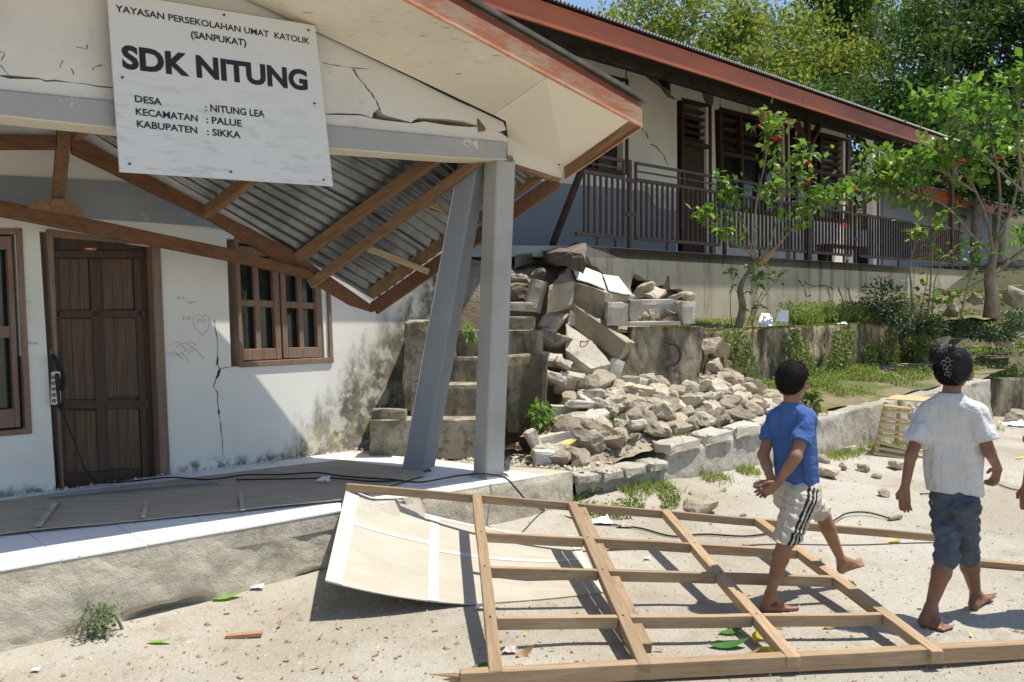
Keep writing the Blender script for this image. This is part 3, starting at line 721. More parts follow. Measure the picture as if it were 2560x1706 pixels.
put('broken_foot', rough(boxat(lb+V3((0.01, 0, -0.03)), U*0.075, VB*0.075, V3((0, 0, 0.035))), 3, 0.025, 9, 9), M_DARKCORE, cl)
# pale unpainted arris of the leaning shaft
ld = (lt-lb).normalized()
arris = V3((math.cos(1.2+PI), math.sin(1.2+PI), 0))*0.0985-V3((-math.sin(1.2+PI), math.cos(1.2+PI), 0))*0.0845
put('bare_arris', tube([lb+arris+ld*0.03, lb+arris*0.99+ld*1.1, lt+arris*0.918-ld*0.05], 0.0035, 5), flat_mat('bare plaster', (0.6, 0.57, 0.5)), cl)

# ------------------------------------------------------------------ porch floor (plinth) with tiles
PL = thing('porch_floor', 'raised concrete porch floor with white ceramic tiles along its front edge', 'porch', (-1.2, 5.0, 0.0))
EC = onz(1079, 1148, 0.4)
wa, wb = PW.at(-2.0, 0.4), PW.at(2.9, 0.4)
poly = [EA, EB, EC, wb+(EC-wb)*0.02, wb, wa]
pv = [p_-V3((0, 0, 0.009)) for p_ in [EA-ED*1.0, EB, EC, wb, wa]]
m = N('rough plinth render', 0.95, 0.12)
a = m.noise(1.6, 6, 0.65); b = m.noise(9, 6, 0.75); c = m.noise(60, 4, 0.7)
col = m.mix(m.step(a, 0.38, 0.64), (0.53, 0.475, 0.375), (0.41, 0.365, 0.285))
col = m.mix(m.math('MULTIPLY', m.step(b, 0.50, 0.70), 0.6), col, (0.30, 0.245, 0.17))
col = m.mix(m.math('MULTIPLY', m.step(m.noise(4, 6, 0.75), 0.58, 0.66), 0.45), col, (0.20, 0.165, 0.12))
m.color(col); m.bump(m.math('ADD', m.math('MULTIPLY', b, 1.0), m.math('MULTIPLY', c, 0.3)), 0.7, 0.02); M_PLINTH = m.m
top = pv; n = len(top)
def plinth_face(u_, v_):
    p_ = (EA-ED*1.0).lerp(EB, u_); 
    from mathutils import noise
    z_ = 0.391*(1-v_)+(-0.12)*v_
    q = V3((p_.x, p_.y, z_)); k = noise.noise(q*2.3)*0.026+noise.noise(q*7)*0.011+noise.noise(q*19)*0.005
    k *= min(1, (1-abs(2*u_-1))*12)*min(1, v_*10+0.15)
    und = min(1, max(0, (v_-0.62-0.05*noise.noise(V3((u_*40, 0, 2))))/0.05))*min(1, max(0, 0.10+noise.noise(V3((u_*11, 0, 5)))*2.2))*0.09*(1 if u_ < 0.62 else 0.15)
    return q+EN*(k+0.012*v_-und)
fv, ff = grid(plinth_face, 260, 30)
endp = [EB+V3((0, 0, -0.009)), EC+V3((0, 0, -0.009))]
put('front_face', (fv, ff), M_PLINTH, PL, smooth=True)
put('slab', prism(top, V3((0, 0, -0.1))), M_PLINTH, PL)
e0_ = EB+(EC-EB)*0.02-ED*0.03
put('end_face', prism([V3((e0_.x, e0_.y, 0.30)), V3((EC.x, EC.y, 0.30)), V3((EC.x, EC.y, -0.2)), V3((e0_.x, e0_.y, -0.2))], -ED*0.05), M_PLINTH, PL)
def clip(poly, a, b, inside):
    """keep the side of line a-b where inside lies (2-D)"""
    d = b-a; nrm = V3((-d.y, d.x, 0)); s0 = 1 if (inside-a).dot(nrm) > 0 else -1
    out = []
    for i in range(len(poly)):
        p_, q = poly[i], poly[(i+1) % len(poly)]; x, y = (p_-a).dot(nrm)*s0, (q-a).dot(nrm)*s0
        if x >= 0: out.append(p_)
        if x*y < 0: out.append(p_+(q-p_)*(x/(x-y)))
    return out
m = N('white floor tile', 0.25, 0.5)
gr = m.noise(5, 6, 0.7); col = m.mix(m.math('MULTIPLY', m.step(gr, 0.52, 0.75), 0.5), (0.80, 0.80, 0.79), (0.56, 0.54, 0.50))
m.color(m.mix(m.math('MULTIPLY', m.step(m.voro(16), 0.13, 0.07), m.step(m.noise(2.5, 3), 0.45, 0.6)), col, (0.10, 0.08, 0.06)))
m.set(m.b.inputs['Roughness'], m.math('ADD', 0.2, m.math('MULTIPLY', gr, 0.5))); M_TILE = m.m
ins = (EA+EB+wb+wa)/4; EI = -EN; TS = 0.40
Ltot = (EB-EA).length
cnt = 0
for j in range(5):
    for i in range(int(Ltot/TS)+1):
        a = EB-ED*(i*TS+0.0)+EI*(j*TS)+EN*0.004
        q = [a, a-ED*(TS-0.005), a-ED*(TS-0.005)+EI*(TS-0.005), a+EI*(TS-0.005)]
        q = clip(q, EB, EC, ins)
        if len(q) > 2: q = clip(q, EC, wb, ins)
        if len(q) > 2: q = clip(q, wb, wa, ins)
        if len(q) < 3: continue
        c = sum(q, V3())/len(q); pxx = CX+FPX*c.x/c.y
        if pxx < -150: continue
        dzz = R.uniform(-0.0015, 0.0015)
        put('tile', prism([V3((p_.x, p_.y, 0.3915+dzz)) for p_ in q], V3((0, 0, 0.009))), M_TILE, PL); cnt += 1
# ================================================================== RIGHT SCHOOL BUILDING on its terrace
RD = V3((1.13, 1.0, 0.037))
RP0 = atd(1660, 627, 11.3)                      # edge of the veranda floor
PR = Plane(RP0, RD)                             # railing plane
RV = -V3((PR.n.x, PR.n.y, 0)).normalized()      # uphill
PRW = Plane(RP0+RV*1.6, RD)                     # front wall
PRF = Plane(RP0-RV*0.675, RD)                    # fascia under the eave
RH = V3((RD.x, RD.y, RD.z)).normalized()
def rpt(pl, t, h):
    """t metres along, h above the veranda floor"""
    return pl.p0+RH*t+V3((0, 0, h))
RS = thing('school_building', 'long cream school building on the terrace with red fascia and broken wall tops', 'building', RP0+RV*2)
m, _ = plaster('cream wall of the long building', (0.74, 0.71, 0.62), (0.56, 0.53, 0.45), 0.9, 0.25, 0.3); M_RWALL = m.m
m, _ = plaster('blue grey dado', (0.245, 0.265, 0.29), (0.30, 0.31, 0.31), 0.8, 0.2, 0.2); M_DADO = m.m
m, col = plaster('stained terrace wall', (0.44, 0.385, 0.285), (0.31, 0.27, 0.20), 0.7, 0.4, 0.35)
v = m.mapv(m.pos(), (2.2, 2.2, 0.12)); rs = m.step(m.noise(1.4, 5, 0.6, v), 0.56, 0.68)
col = m.mix(m.math('MULTIPLY', rs, 0.7), col, (0.29, 0.155, 0.07))
col = m.mix(m.math('MULTIPLY', m.step(m.noise(4, 6, 0.75), 0.50, 0.66), 0.5), col, (0.30, 0.275, 0.225))
v2 = m.mapv(m.pos(), (3.1, 3.1, 0.25)); col = m.mix(m.math('MULTIPLY', m.step(m.noise(1.1, 5, 0.7, v2), 0.50, 0.64), 0.7), col, (0.16, 0.14, 0.11))
m.color(col); M_TERR = m.m
m = N('red brown fascia paint', 0.55, 0.35); v = m.mapv(m.pos(), (0.8, 0.8, 3))
m.color(m.mix(m.step(m.noise(1.3, 6, 0.7, v), 0.38, 0.66), (0.38, 0.098, 0.034), (0.27, 0.078, 0.034))); M_FASC = m.m
M_RFRAME = flat_mat('dark red brown joinery', (0.066, 0.033, 0.024), 0.6, 0.3, 0, 0.2, 5)
M_RDOOR = flat_mat('very dark door', (0.050, 0.028, 0.020), 0.6, 0.3, 0, 0.2, 5)
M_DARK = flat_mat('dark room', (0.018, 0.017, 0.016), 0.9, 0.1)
M_EAVE = flat_mat('dark eave boards', (0.050, 0.040, 0.032), 0.85, 0.15, 0, 0.25)
hr = lambda pts, off=0.0: [PRW.hit(x, y, off) for x, y in pts]
C = lambda L: [(1660+x/2.613, y/2.613) for x, y in L]
def wquad(x0, y0, x1, y1, sl=0.235, bot=0.10):
    """opening: left/right photo columns, top line at left, bottom line at left; tops fall with the vanishing line"""
    return [(x0, y0), (x1, y0+(x1-x0)*sl), (x1, y1+(x1-x0)*bot), (x0, y1)]
op0 = [(1418, 168), (1558, 203), (1558, 440), (1418, 428)]
opd = [(1692, 248), (1766, 266), (1768, 660), (1694, 650)]
op1 = [(1786, 271), (1957, 313), (1960, 545), (1792, 522)]
op2 = [(1974, 317), (2114, 352), (2112, 560), (1976, 545)]
op3 = [(2182, 372), (2216, 382), (2216, 680), (2182, 672)]
op4 = [(2229, 394), (2327, 420), (2327, 560), (2230, 548)]
op5 = [(2345, 425), (2400, 440), (2400, 690), (2346, 684)]
TE = (PRF.hit(2392, 360)-PRF.p0).dot(RH)          # where the roof ends
tl, tr = rpt(PRW, -4.0, 3.3), rpt(PRW, TE-0.3, 3.3)
put('wall', holed([rpt(PRW, -4.0, -0.4), rpt(PRW, TE-0.3, -0.4), tr, tl], [hr(q) for q in (op0, opd, op1, op2, op3, op4)], RV*0.15), M_RWALL, RS)
put('dado', prism([rpt(PRW, -4, -0.3)+PRW.n*0.001, PRW.hit(1690, 655, 0.001), PRW.hit(1690, 485, 0.001), rpt(PRW, -4, 1.02)+PRW.n*0.001], PRW.n*0.008), M_DADO, RS)
for a, b in ((opd, op1), (op1, op2), (op2, op3)):
    A, B_ = PRW.hit(a[1][0]+3, a[1][1], 0.001), PRW.hit(b[0][0]-3, b[0][1], 0.001)
    ta, tb_ = (A-PRW.p0).dot(RH), (B_-PRW.p0).dot(RH)
    if tb_-ta > 0.1:
        put('dado', prism([rpt(PRW, ta, -0.2)+PRW.n*0.001, rpt(PRW, tb_, -0.2)+PRW.n*0.001, rpt(PRW, tb_, 1.0)+PRW.n*0.001, rpt(PRW, ta, 1.0)+PRW.n*0.001], PRW.n*0.008), M_DADO, RS)
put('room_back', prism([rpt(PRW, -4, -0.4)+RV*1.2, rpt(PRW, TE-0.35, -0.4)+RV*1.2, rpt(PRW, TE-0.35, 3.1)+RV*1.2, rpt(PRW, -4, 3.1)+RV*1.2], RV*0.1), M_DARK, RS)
def lq(q, u, v):
    a = (q[0][0]+(q[1][0]-q[0][0])*u, q[0][1]+(q[1][1]-q[0][1])*u); b = (q[3][0]+(q[2][0]-q[3][0])*u, q[3][1]+(q[2][1]-q[3][1])*u)
    return (a[0]+(b[0]-a[0])*v, a[1]+(b[1]-a[1])*v)
def rbox(q, u0, u1, v0, v1, off, th, mat, par, name, bevel=0):
    return put(name, prism([PRW.hit(*lq(q, u, v), off) for u, v in ((u0, v0), (u1, v0), (u1, v1), (u0, v1))], PRW.n*th), mat, par, bevel=bevel)
def rwindow(q, cols, split, louv=5, name='window', open_cols=()):
    wn = rbox(q, 0, 1, 0, 1, -0.14, 0.01, M_GLASS, RS, name)
    W = math.hypot(q[1][0]-q[0][0], 0); fu = 7.0/W
    for (u0, u1, v0, v1) in [(0, fu, 0, 1), (1-fu, 1, 0, 1), (fu, 1-fu, 0, 0.035), (fu, 1-fu, split-0.02, split+0.02), (fu, 1-fu, 0.96, 1)]:
        rbox(q, u0, u1, v0, v1, -0.10, 0.115, M_RFRAME, wn, 'window_frame')
    for c in range(1, cols):
        u = c/cols; rbox(q, u-fu*0.45, u+fu*0.45, 0.035, split-0.02, -0.09, 0.10, M_RFRAME, wn, 'mullion'); rbox(q, u-fu*0.45, u+fu*0.45, split+0.02, 0.96, -0.09, 0.10, M_RFRAME, wn, 'mullion')
    for c in range(cols):
        u0, u1 = c/cols+fu*0.5, (c+1)/cols-fu*0.5
        if c in open_cols: continue
        for k in range(louv):
            v = 0.035+(split-0.055)*(k+0.5)/louv
            a, b = [PRW.hit(*lq(q, u, v), -0.06) for u in (u0, u1)]
            put('louver', boxat((a+b)/2, (b-a)/2, RV*0.028+V3((0, 0, -0.022)), V3((0, 0, 0.006))), M_RFRAME, wn)
    return wn
rwindow(op0, 2, 0.42, 3)
rwindow(op1, 3, 0.45, 4)
rwindow(op2, 2, 0.45, 5)
rwindow(op4, 2, 0.45, 4)
wn = rbox(opd, 0, 1, 0.27, 1, -0.10, 0.04, M_RDOOR, RS, 'door')
for (u0, u1, v0, v1) in [(0, 0.09, 0, 1), (0.91, 1, 0, 1), (0.09, 0.91, 0, 0.018), (0.09, 0.91, 0.255, 0.285)]:
    rbox(opd, u0, u1, v0, v1, -0.10, 0.115, M_RFRAME, wn, 'door_frame')
for k in range(5):
    v = 0.03+0.045*(k+0.5); a, b = [PRW.hit(*lq(opd, u, v), -0.05) for u in (0.09, 0.91)]
    put('louver', boxat((a+b)/2, (b-a)/2, RV*0.03+V3((0, 0, -0.022)), V3((0, 0, 0.006))), M_RFRAME, wn)
for v0, v1 in ((0.31, 0.6), (0.64, 0.95)):
    rbox(opd, 0.2, 0.8, v0, v1, -0.062, 0.012, M_RDOOR, wn, 'door_panel', 0.006)
for q in (op3,):
    wn = rbox(q, 0, 1, 0.2, 1, -0.10, 0.03, M_RDOOR, RS, 'door')
    for (u0, u1, v0, v1) in [(0, 0.12, 0, 1), (0.88, 1, 0, 1), (0.12, 0.88, 0, 0.02), (0.12, 0.88, 0.2, 0.225)]:
        rbox(q, u0, u1, v0, v1, -0.10, 0.115, M_RFRAME, wn, 'door_frame')
    a, b = PRW.hit(*lq(q, 0.1, 0.05), -0.02), PRW.hit(*lq(q, 0.9, 0.15), -0.02); put('fallen_slat', bar(a, b, 0.02, 0.03), M_RFRAME, wn)
pp = thing('notice', 'white paper notice pinned on the dark door of the long building', 'notice', PRW.hit(1715, 420, -0.04))
put('sheet', prism([PRW.hit(x, y, -0.055) for x, y in [(1707, 388), (1724, 391), (1727, 426), (1709, 423)]], PRW.n*0.003), flat_mat('paper', (0.62, 0.63, 0.60)), pp)
pp = thing('notice_board', 'pale notice board leaning on the grey dado behind the railing', 'board', PRW.hit(1665, 520, 0.03))
put('sheet', prism([PRW.hit(x, y, 0.02) for x, y in [(1610, 466), (1690, 482), (1690, 528), (1640, 520)]], PRW.n*0.012), flat_mat('board face', (0.52, 0.52, 0.48)), pp)
put('emblem', prism([PRW.hit(x, y, 0.034) for x, y in [(1655, 482), (1664, 484), (1664, 498), (1656, 499)]], PRW.n*0.002), flat_mat('yellow emblem', (0.6, 0.45, 0.06)), pp)
# broken patches where plaster and masonry fell away
def patch(pts, off=0.002, th=0.012, mat=None, name='broken_patch'):
    return put(name, rough(prism(hr(pts, off), PRW.n*th), 0, 0), mat or M_DARKCORE, RS)
patch([(1575, 148), (1676, 178), (1676, 238), (1690, 250), (1668, 244), (1652, 220), (1618, 196), (1600, 170), (1580, 160)], mat=M_MOSSY)
put('broken_hole', prism(hr([(1604, 163), (1668, 180), (1675, 228), (1655, 215), (1640, 196), (1622, 192)], 0.016), PRW.n*0.002), M_DARK, RS)
patch([(1754, 203), (1784, 212), (1782, 262), (1768, 268), (1756, 240)])
patch([(1986, 292), (1998, 295), (1995, 318), (1986, 312)], mat=M_DARKCORE)
patch([(2117, 311), (2185, 326), (2182, 368), (2166, 362), (2160, 340), (2135, 325)], mat=M_MOSSY)
patch([(2162, 400), (2168, 398), (2167, 422), (2161, 425)])
for q, s in (([(1802, 214), (1800, 240), (1802, 270)], 1), ([(1864, 253), (1872, 262), (1873, 289)], 2), ([(1963, 268), (1962, 290)], 3), ([(2235, 337), (2230, 360), (2229, 384)], 4), ([(2310, 365), (2310, 395)], 5), ([(1567, 155), (1566, 200), (1568, 243)], 6), ([(1600, 318), (1612, 328), (1620, 345)], 7), ([(1626, 361), (1640, 366), (1660, 390), (1673, 415)], 8), ([(2190, 340), (2198, 355), (2186, 362)], 9), ([(1418, 158), (1419, 130)], 10)):
    crack(q, 2.0, PRW, 0.004, RS, seed=20+s)
# roof beam, fascia, eave lining and iron roof
fb = lambda t, h=0.0: rpt(PRF, t, h)
f0, f1 = PRF.hit(1100, 0), PRF.hit(1660, 157)      # lower edge of the fascia
ft = lambda px, py: (PRF.hit(px, py)-PRF.p0).dot(RH)
hb = (PRF.hit(1660, 157)-PRF.p0-RH*ft(1660, 157)).z; ht = (PRF.hit(1660, 106)-PRF.p0-RH*ft(1660, 106)).z
for t0, t1 in ((-5.2, 2.6), (2.604, 8.6), (8.604, TE)):
    put('fascia', prism([fb(t0, hb), fb(t1, hb), fb(t1, ht), fb(t0, ht)], RV*0.03), M_FASC, RS, bevel=0.004)
put('eave_lining', prism([fb(-5.2, hb+0.12)+RV*0.03, fb(TE, hb+0.12)+RV*0.03, fb(TE, hb+0.86)+RV*2.4, fb(-5.2, hb+0.86)+RV*2.4], V3((0, 0, 0.02))), M_EAVE, RS)
put('eave_beam', prism([rpt(PR, -5.0, hb+0.145), rpt(PR, TE-0.1, hb+0.145), rpt(PR, TE-0.1, hb+0.23), rpt(PR, -5.0, hb+0.23)], RV*0.09), M_EAVE, RS)
ra, rb = fb(-5.3, ht+0.03)-RV*0.06, fb(TE, ht+0.03)-RV*0.06; rk = RV*5.2+V3((0, 0, 1.75))
m = N('roof iron seen from above', 0.4, 0.5); m.b.inputs['Metallic'].default_value = 0.6; m.color(m.mix(m.noise(1.2, 5), (0.42, 0.42, 0.41), (0.55, 0.55, 0.54))); M_RIRON = m.m
put('roof', corr(bil(ra+rk, ra, rb, rb+rk), 1, 230, 0.016, 6), M_RIRON, RS, smooth=True)
put('roof', corr(bil(ra+rk*2-V3((0, 0, 3.5)), ra+rk, rb+rk, rb+rk*2-V3((0, 0, 3.5))), 1, 100, 0.016, 4), M_RIRON, RS, smooth=True)
put('gable_end', prism([rpt(PRW, TE-0.3, -0.4), rpt(PRW, TE-0.3, 3.1), rpt(PRW, TE-0.3, 4.1)+RV*3.2, rpt(PRW, TE-0.3, -0.4)+RV*6], -RH*0.1), M_RWALL, RS)
put('gable_end', prism([rpt(PRW, -4, -0.4), rpt(PRW, -4, 2.7), rpt(PRW, -4, 3.9)+RV*3.2, rpt(PRW, -4, -0.4)+RV*6], RH*0.1), M_RWALL, RS)
def post_at(px, top=hb+0.145, w=0.09, braces=True):
    t = (PR.hit(px, 560)-PR.p0).dot(RH); a, b = rpt(PR, t, 0.0)+RV*0.06, rpt(PR, t, top)+RV*0.06
    p_ = put('veranda_post', bar(a, b, w, w, RV), M_RFRAME, RS, bevel=0.005)
    if braces:
        for s in (-1, 1): put('post_brace', bar(b-V3((0, 0, 0.55)), b+RH*s*0.42-V3((0, 0, 0.02)), 0.06, 0.10, RV), M_RFRAME, RS)
post_at(2025)
post_at(2384)
t_ = (PR.hit(1450, 480)-PR.p0).dot(RH)
put('loose_strut', bar(atd(1380, 615, 10.9), atd(1452, 430, 10.75), 0.07, 0.07, RV), M_RFRAME, RS)
# far wing of the building seen through the shrub
put('far_fascia', prism([rpt(PRF, TE+1.2, 1.75)+RV*1.5, rpt(PRF, TE+9, 1.75)+RV*1.5, rpt(PRF, TE+9, 2.05)+RV*1.5, rpt(PRF, TE+1.2, 2.05)+RV*1.5], RV*0.03), M_FASC, RS)
put('far_wall', prism([rpt(PRF, TE+1.5, -1)+RV*2.2, rpt(PRF, TE+9, -1)+RV*2.2, rpt(PRF, TE+9, 2.0)+RV*2.2, rpt(PRF, TE+1.5, 2.0)+RV*2.2], RV*0.1), M_DADO, RS)
put('far_roof', prism([rpt(PRF, TE+1.2, 2.06)+RV*1.45, rpt(PRF, TE+9, 2.06)+RV*1.45, rpt(PRF, TE+9, 3.2)+RV*5, rpt(PRF, TE+1.2, 3.2)+RV*5], V3((0, 0, 0.02))), M_RIRON, RS)

# ------------------------------------------------------------------ veranda floor and its retaining wall
tv0 = (PR.hit(1464, 604)-PR.p0).dot(RH)
VF_ = thing('veranda_terrace', 'cracked concrete terrace wall with rust streaks holding up the veranda floor', 'terrace', rpt(PR, 2, -1.1))
put('floor_slab', prism([rpt(PR, tv0+0.02, -0.004), rpt(PR, 23, -0.004), rpt(PR, 23, -0.004)+RV*1.62, rpt(PR, -4.2, -0.004)+RV*1.62, rpt(PR, tv0-1.4, -0.004)+RV*0.75], V3((0, 0, -0.14))), M_CONC, VF_)
vb = lambda t: -1.25
hole = [PR.hit(x, y) for x, y in [(1584, 684), (1600, 690), (1612, 700), (1632, 702), (1640, 716), (1662, 712), (1668, 690), (1674, 690), (1676, 724), (1700, 722), (1712, 728), (1724, 748), (1730, 770), (1590, 770), (1576, 720)]]
wl = [rpt(PR, tv0, 0.0), rpt(PR, 23, 0.0), rpt(PR, 23, -1.6), rpt(PR, tv0+0.75, -1.6), PR.hit(1560, 740), PR.hit(1525, 700), PR.hit(1492, 668), PR.hit(1480, 664), PR.hit(1466, 632)]
put('retaining_wall', holed(wl, [hole], RV*0.14), M_TERR, VF_)
put('wall_fill', prism([p_+RV*0.22 for p_ in [rpt(PR, 0.2, -0.3), rpt(PR, 23, -0.3), rpt(PR, 23, -1.7), rpt(PR, 0.2, -1.7)]], RV*0.1), M_DARKCORE, VF_)
for q, s in (([(2010, 704), (2032, 716), (2060, 714), (2082, 722)], 1), ([(2012, 720), (2016, 742), (2028, 738)], 2), ([(1998, 700), (2005, 712), (2010, 716)], 3), ([(2068, 720), (2075, 740), (2080, 765)], 4), ([(2095, 716), (2106, 744), (2108, 770)], 5), ([(2120, 720), (2130, 760), (2134, 780)], 6), ([(1816, 620), (1810, 650), (1806, 668)], 7)):
    crack(q, 1.8, PR, 0.004, VF_, seed=40+s)
# ------------------------------------------------------------------ railing
RL = thing('railing', 'rusty brown metal railing with upright bars along the veranda edge', 'railing', rpt(PR, 3, 0))
m = N('rusty brown railing paint', 0.6, 0.35); q_ = m.noise(14, 5, 0.7)
m.color(m.mix(m.step(q_, 0.48, 0.68), (0.070, 0.043, 0.036), (0.15, 0.075, 0.042))); M_RAIL = m.m
PRR = Plane(RP0+RV*0.06, RD)
def rt(px, py=520): return (PRR.hit(px, py)-PRR.p0).dot(RH)
def rail(t0, t1, h, w_=0.04, name='rail'): return put(name, bar(rpt(PRR, t0, h), rpt(PRR, t1, h), w_, w_), M_RAIL, RL)
def upr(t, h0, h1, w_=0.035, name='post'): return put(name, bar(rpt(PRR, t, h0), rpt(PRR, t, h1), w_, w_, RV), M_RAIL, RL)
bal_me = None
panels = [(1455, 1557), (1588, 1797), (1824, 2020), (2030, 2126), (2146, 2395)]
hi_main, hi_bot = 0.955, 0.15
for k, (pa, pb) in enumerate(panels):
    ta, tb_ = rt(pa), rt(pb)
    rail(ta, tb_, hi_main, 0.045); rail(ta-(0.12 if k == 0 else 0), tb_, hi_bot, 0.045, 'bottom_rail')
    if k != 0: upr(ta, hi_bot, 1.2 if k in (1, 2, 3) else hi_main)
    upr(tb_, hi_bot, 1.2 if k in (0, 1, 3) else hi_main)
    if k < 4:
        segs = {0: [(ta+0.1, tb_)], 1: [(ta, tb_)], 2: [(ta, tb_)], 3: [(ta, tb_)]}[k]
        for a, b in segs: rail(a, b, 1.185, 0.035, 'upper_rail'); rail(a, b, 1.075, 0.022, 'upper_rail')
        if k in (1, 2): upr((ta+tb_)/2-0.02, hi_main, 1.18, 0.03); upr((ta+tb_)/2+0.09, hi_main, 1.18, 0.03)
    n = max(2, int(round((tb_-ta)/0.118)))
    for i in range(1 if k else 0, n):
        t = ta+(tb_-ta)*i/n+(0.03 if (k == 0 and i == 0) else 0)
        if bal_me is None:
            bal_me = mesh_from('baluster', boxat((0, 0, 0), RH*0.011, RV*0.016, V3((0, 0, (hi_main-hi_bot)/2))), M_RAIL)
        inst('baluster', bal_me, rpt(PRR, t, (hi_main+hi_bot)/2), parent=RL)
    for f in (0.35, 0.8): upr(ta+(tb_-ta)*f, 0.0, hi_bot, 0.03, 'foot')
for px in (1572, 1810, 2024, 2136, 2398):
    t = rt(px); upr(t, -0.02, 1.21 if px < 2100 else 1.12, 0.05)
    for h in (0.93, 0.47): put('hinge', boxat(rpt(PRR, t, h)-RV*0.02, RH*0.085, RV*0.012, V3((0, 0, 0.03))), M_RAIL, RL)
# furniture standing on the veranda behind the rail: a small blue-grey stool and bench legs
bn = thing('bench', 'dark low bench behind the railing in front of the far door', 'bench', rpt(PR, 7.0, 0)+RV*0.8)
put('seat', boxat(rpt(PR, 7.0, 0.42)+RV*0.8, RH*0.9, RV*0.16, V3((0, 0, 0.02))), M_RFRAME, bn)
for s in (-0.8, 0.8): put('leg', boxat(rpt(PR, 7.0+s, 0.2)+RV*0.8, RH*0.03, RV*0.14, V3((0, 0, 0.2))), M_RFRAME, bn)

# ================================================================== TERRACES AND YARD WALLS
def sq2(p_): d = V3(p_)-L0; return d.dot(LD), d.x*LQ.x+d.y*LQ.y
def L(s, q, z=0.0): p_ = L0+LD*s+LQ*q; return V3((p_.x, p_.y, z))
def wall_top(s): return 0.36+0.055*max(0, min(s, 7)) if s > 1.15 else 0.335+0.02*s
from mathutils import noise as mn
m = N('rough rendered stone wall', 0.95, 0.15)
a = m.noise(1.3, 6, 0.65); b = m.noise(8, 6, 0.75); c = m.noise(45, 4, 0.7)
col = m.mix(m.step(a, 0.38, 0.62), (0.40, 0.365, 0.30), (0.47, 0.44, 0.37))
col = m.mix(m.math('MULTIPLY', m.step(b, 0.48, 0.64), 0.75), col, (0.24, 0.20, 0.145))
col = m.mix(m.math('MULTIPLY', m.step(m.noise(2.6, 5, 0.7, m.mapv(m.pos(), (2.5, 2.5, 0.7))), 0.58, 0.68), 0.75), col, (0.13, 0.105, 0.075))
m.color(col); m.bump(m.math('ADD', b, m.math('MULTIPLY', c, 0.3)), 0.9, 0.03); M_YWALL = m.m
YW = thing('yard_wall', 'low crumbling yard wall of rendered stone running from the porch to the bamboo stand', 'wall', L(3, 0.1))
def ywall_fn(u_, v_):
    s = 0.02+8.4*u_; zt = 0.36+0.05*s if s > 1.2 else 0.345
    zt += mn.noise(V3((s*1.7, 0, 3)))*0.03+mn.noise(V3((s*5, 0, 7)))*0.02
    zb = -0.15
    if v_ <= 0.6: z_ = zb+(zt-zb)*(v_/0.6); q = 0.0
    else: z_ = zt; q = (v_-0.6)/0.4*0.28
    n_ = mn.noise(V3((s*2.1, z_*2.6, 1)))*0.035+mn.noise(V3((s*6, z_*7, 2)))*0.018
    p_ = L(s, q-(n_+0.0 if v_ <= 0.6 else n_*0.3)+(0.04*(z_/0.5) if v_ <= 0.6 else 0.04), z_+(mn.noise(V3((s*4, q*9, 5)))*0.012 if v_ > 0.6 else 0))
    return p_
put('wall_body', grid(ywall_fn, 220, 26), M_YWALL, YW, smooth=True)
# cap blocks laid loose along its top
for k in range(13):
    s = 1.35+k*0.50+R.uniform(-0.03, 0.03); ln = R.uniform(0.21, 0.245); zt = 0.36+0.05*s
    if k in (0,): zt -= 0.01
    if k > 4: continue
    put('cap_block', rough(boxat(L(s, 0.10+R.uniform(-0.01, 0.015), zt+0.035), LD*ln+V3((0, 0, 0.05*ln)), LQ*0.115, V3((0, 0, 0.06))), 4, 0.030, 20+k, 5), M_CONCL if k < 5 else M_YWALL, YW)
for k in range(4):
    s = 0.12+k*0.29; put('cap_block', rough(boxat(L(s, 0.08, 0.31), LD*0.135, LQ*0.13, V3((0, 0, 0.045))), 4, 0.030, 50+k, 5), M_YWALL, YW)
# far return wall on the right
YR = thing('yard_wall', 'dark mossy yard wall behind the girl at the far end of the yard', 'wall', V3((8.2, 12.6, 0)))
p0_, p1_ = V3((5.6, 11.95, 0)), V3((14, 14.6, 0)); dd = (p1_-p0_).normalized()
put('wall_body', rough(boxat((p0_+p1_)/2+V3((0, 0.1, 0.29)), (p1_-p0_)/2, V3((-dd.y, dd.x, 0))*0.12, V3((0, 0, 0.44))), 30, 0.02, 5, 2), M_MOSSY, YR)
# middle terrace wall, overgrown
MT0 = L(2.75, 1.42)
m = N('overgrown terrace wall', 0.95, 0.15)
a = m.noise(2.2, 6, 0.7, m.mapv(m.pos(), (2.4, 2.4, 0.7))); b = m.noise(9, 6, 0.75); c = m.noise(40, 4, 0.7)
col = m.mix(m.step(a, 0.42, 0.60), (0.105, 0.078, 0.048), (0.42, 0.345, 0.225))
col = m.mix(m.math('MULTIPLY', m.step(b, 0.5, 0.64), 0.7), col, (0.15, 0.15, 0.055))
m.color(col); m.bump(m.math('ADD', b, m.math('MULTIPLY', a, 1.2)), 1.0, 0.04); M_MIDW = m.m
MW = thing('terrace_wall', 'overgrown stone terrace wall with moss and weeds behind the boy', 'wall', L(5, 1.4, 0.6))
def midtop(s): return 1.46+0.03*(s-3)
def mid_fn(u_, v_):
    s = 2.75+6.2*u_; z_ = 0.35+(midtop(s)-0.35)*min(1, v_/0.75)
    q = 1.42+0.05*(z_-0.5); 
    if v_ > 0.75: q += (v_-0.75)/0.25*0.5
    n_ = mn.noise(V3((s*2.2, z_*1.5, 9)))*0.07+mn.noise(V3((s*6, z_*4, 4)))*0.035
    if s < 3.6: n_ += -0.16*max(0, 1-abs(s-3.15)/0.45)*(1 if z_ < 1.15 else 0.2)
    return L(s, q-n_*(1 if v_ <= 0.75 else 0.3), z_+(mn.noise(V3((s*3, q*5, 2)))*0.02 if v_ > 0.75 else 0))
put('wall_body', grid(mid_fn, 150, 36), M_MIDW, MW, smooth=True)
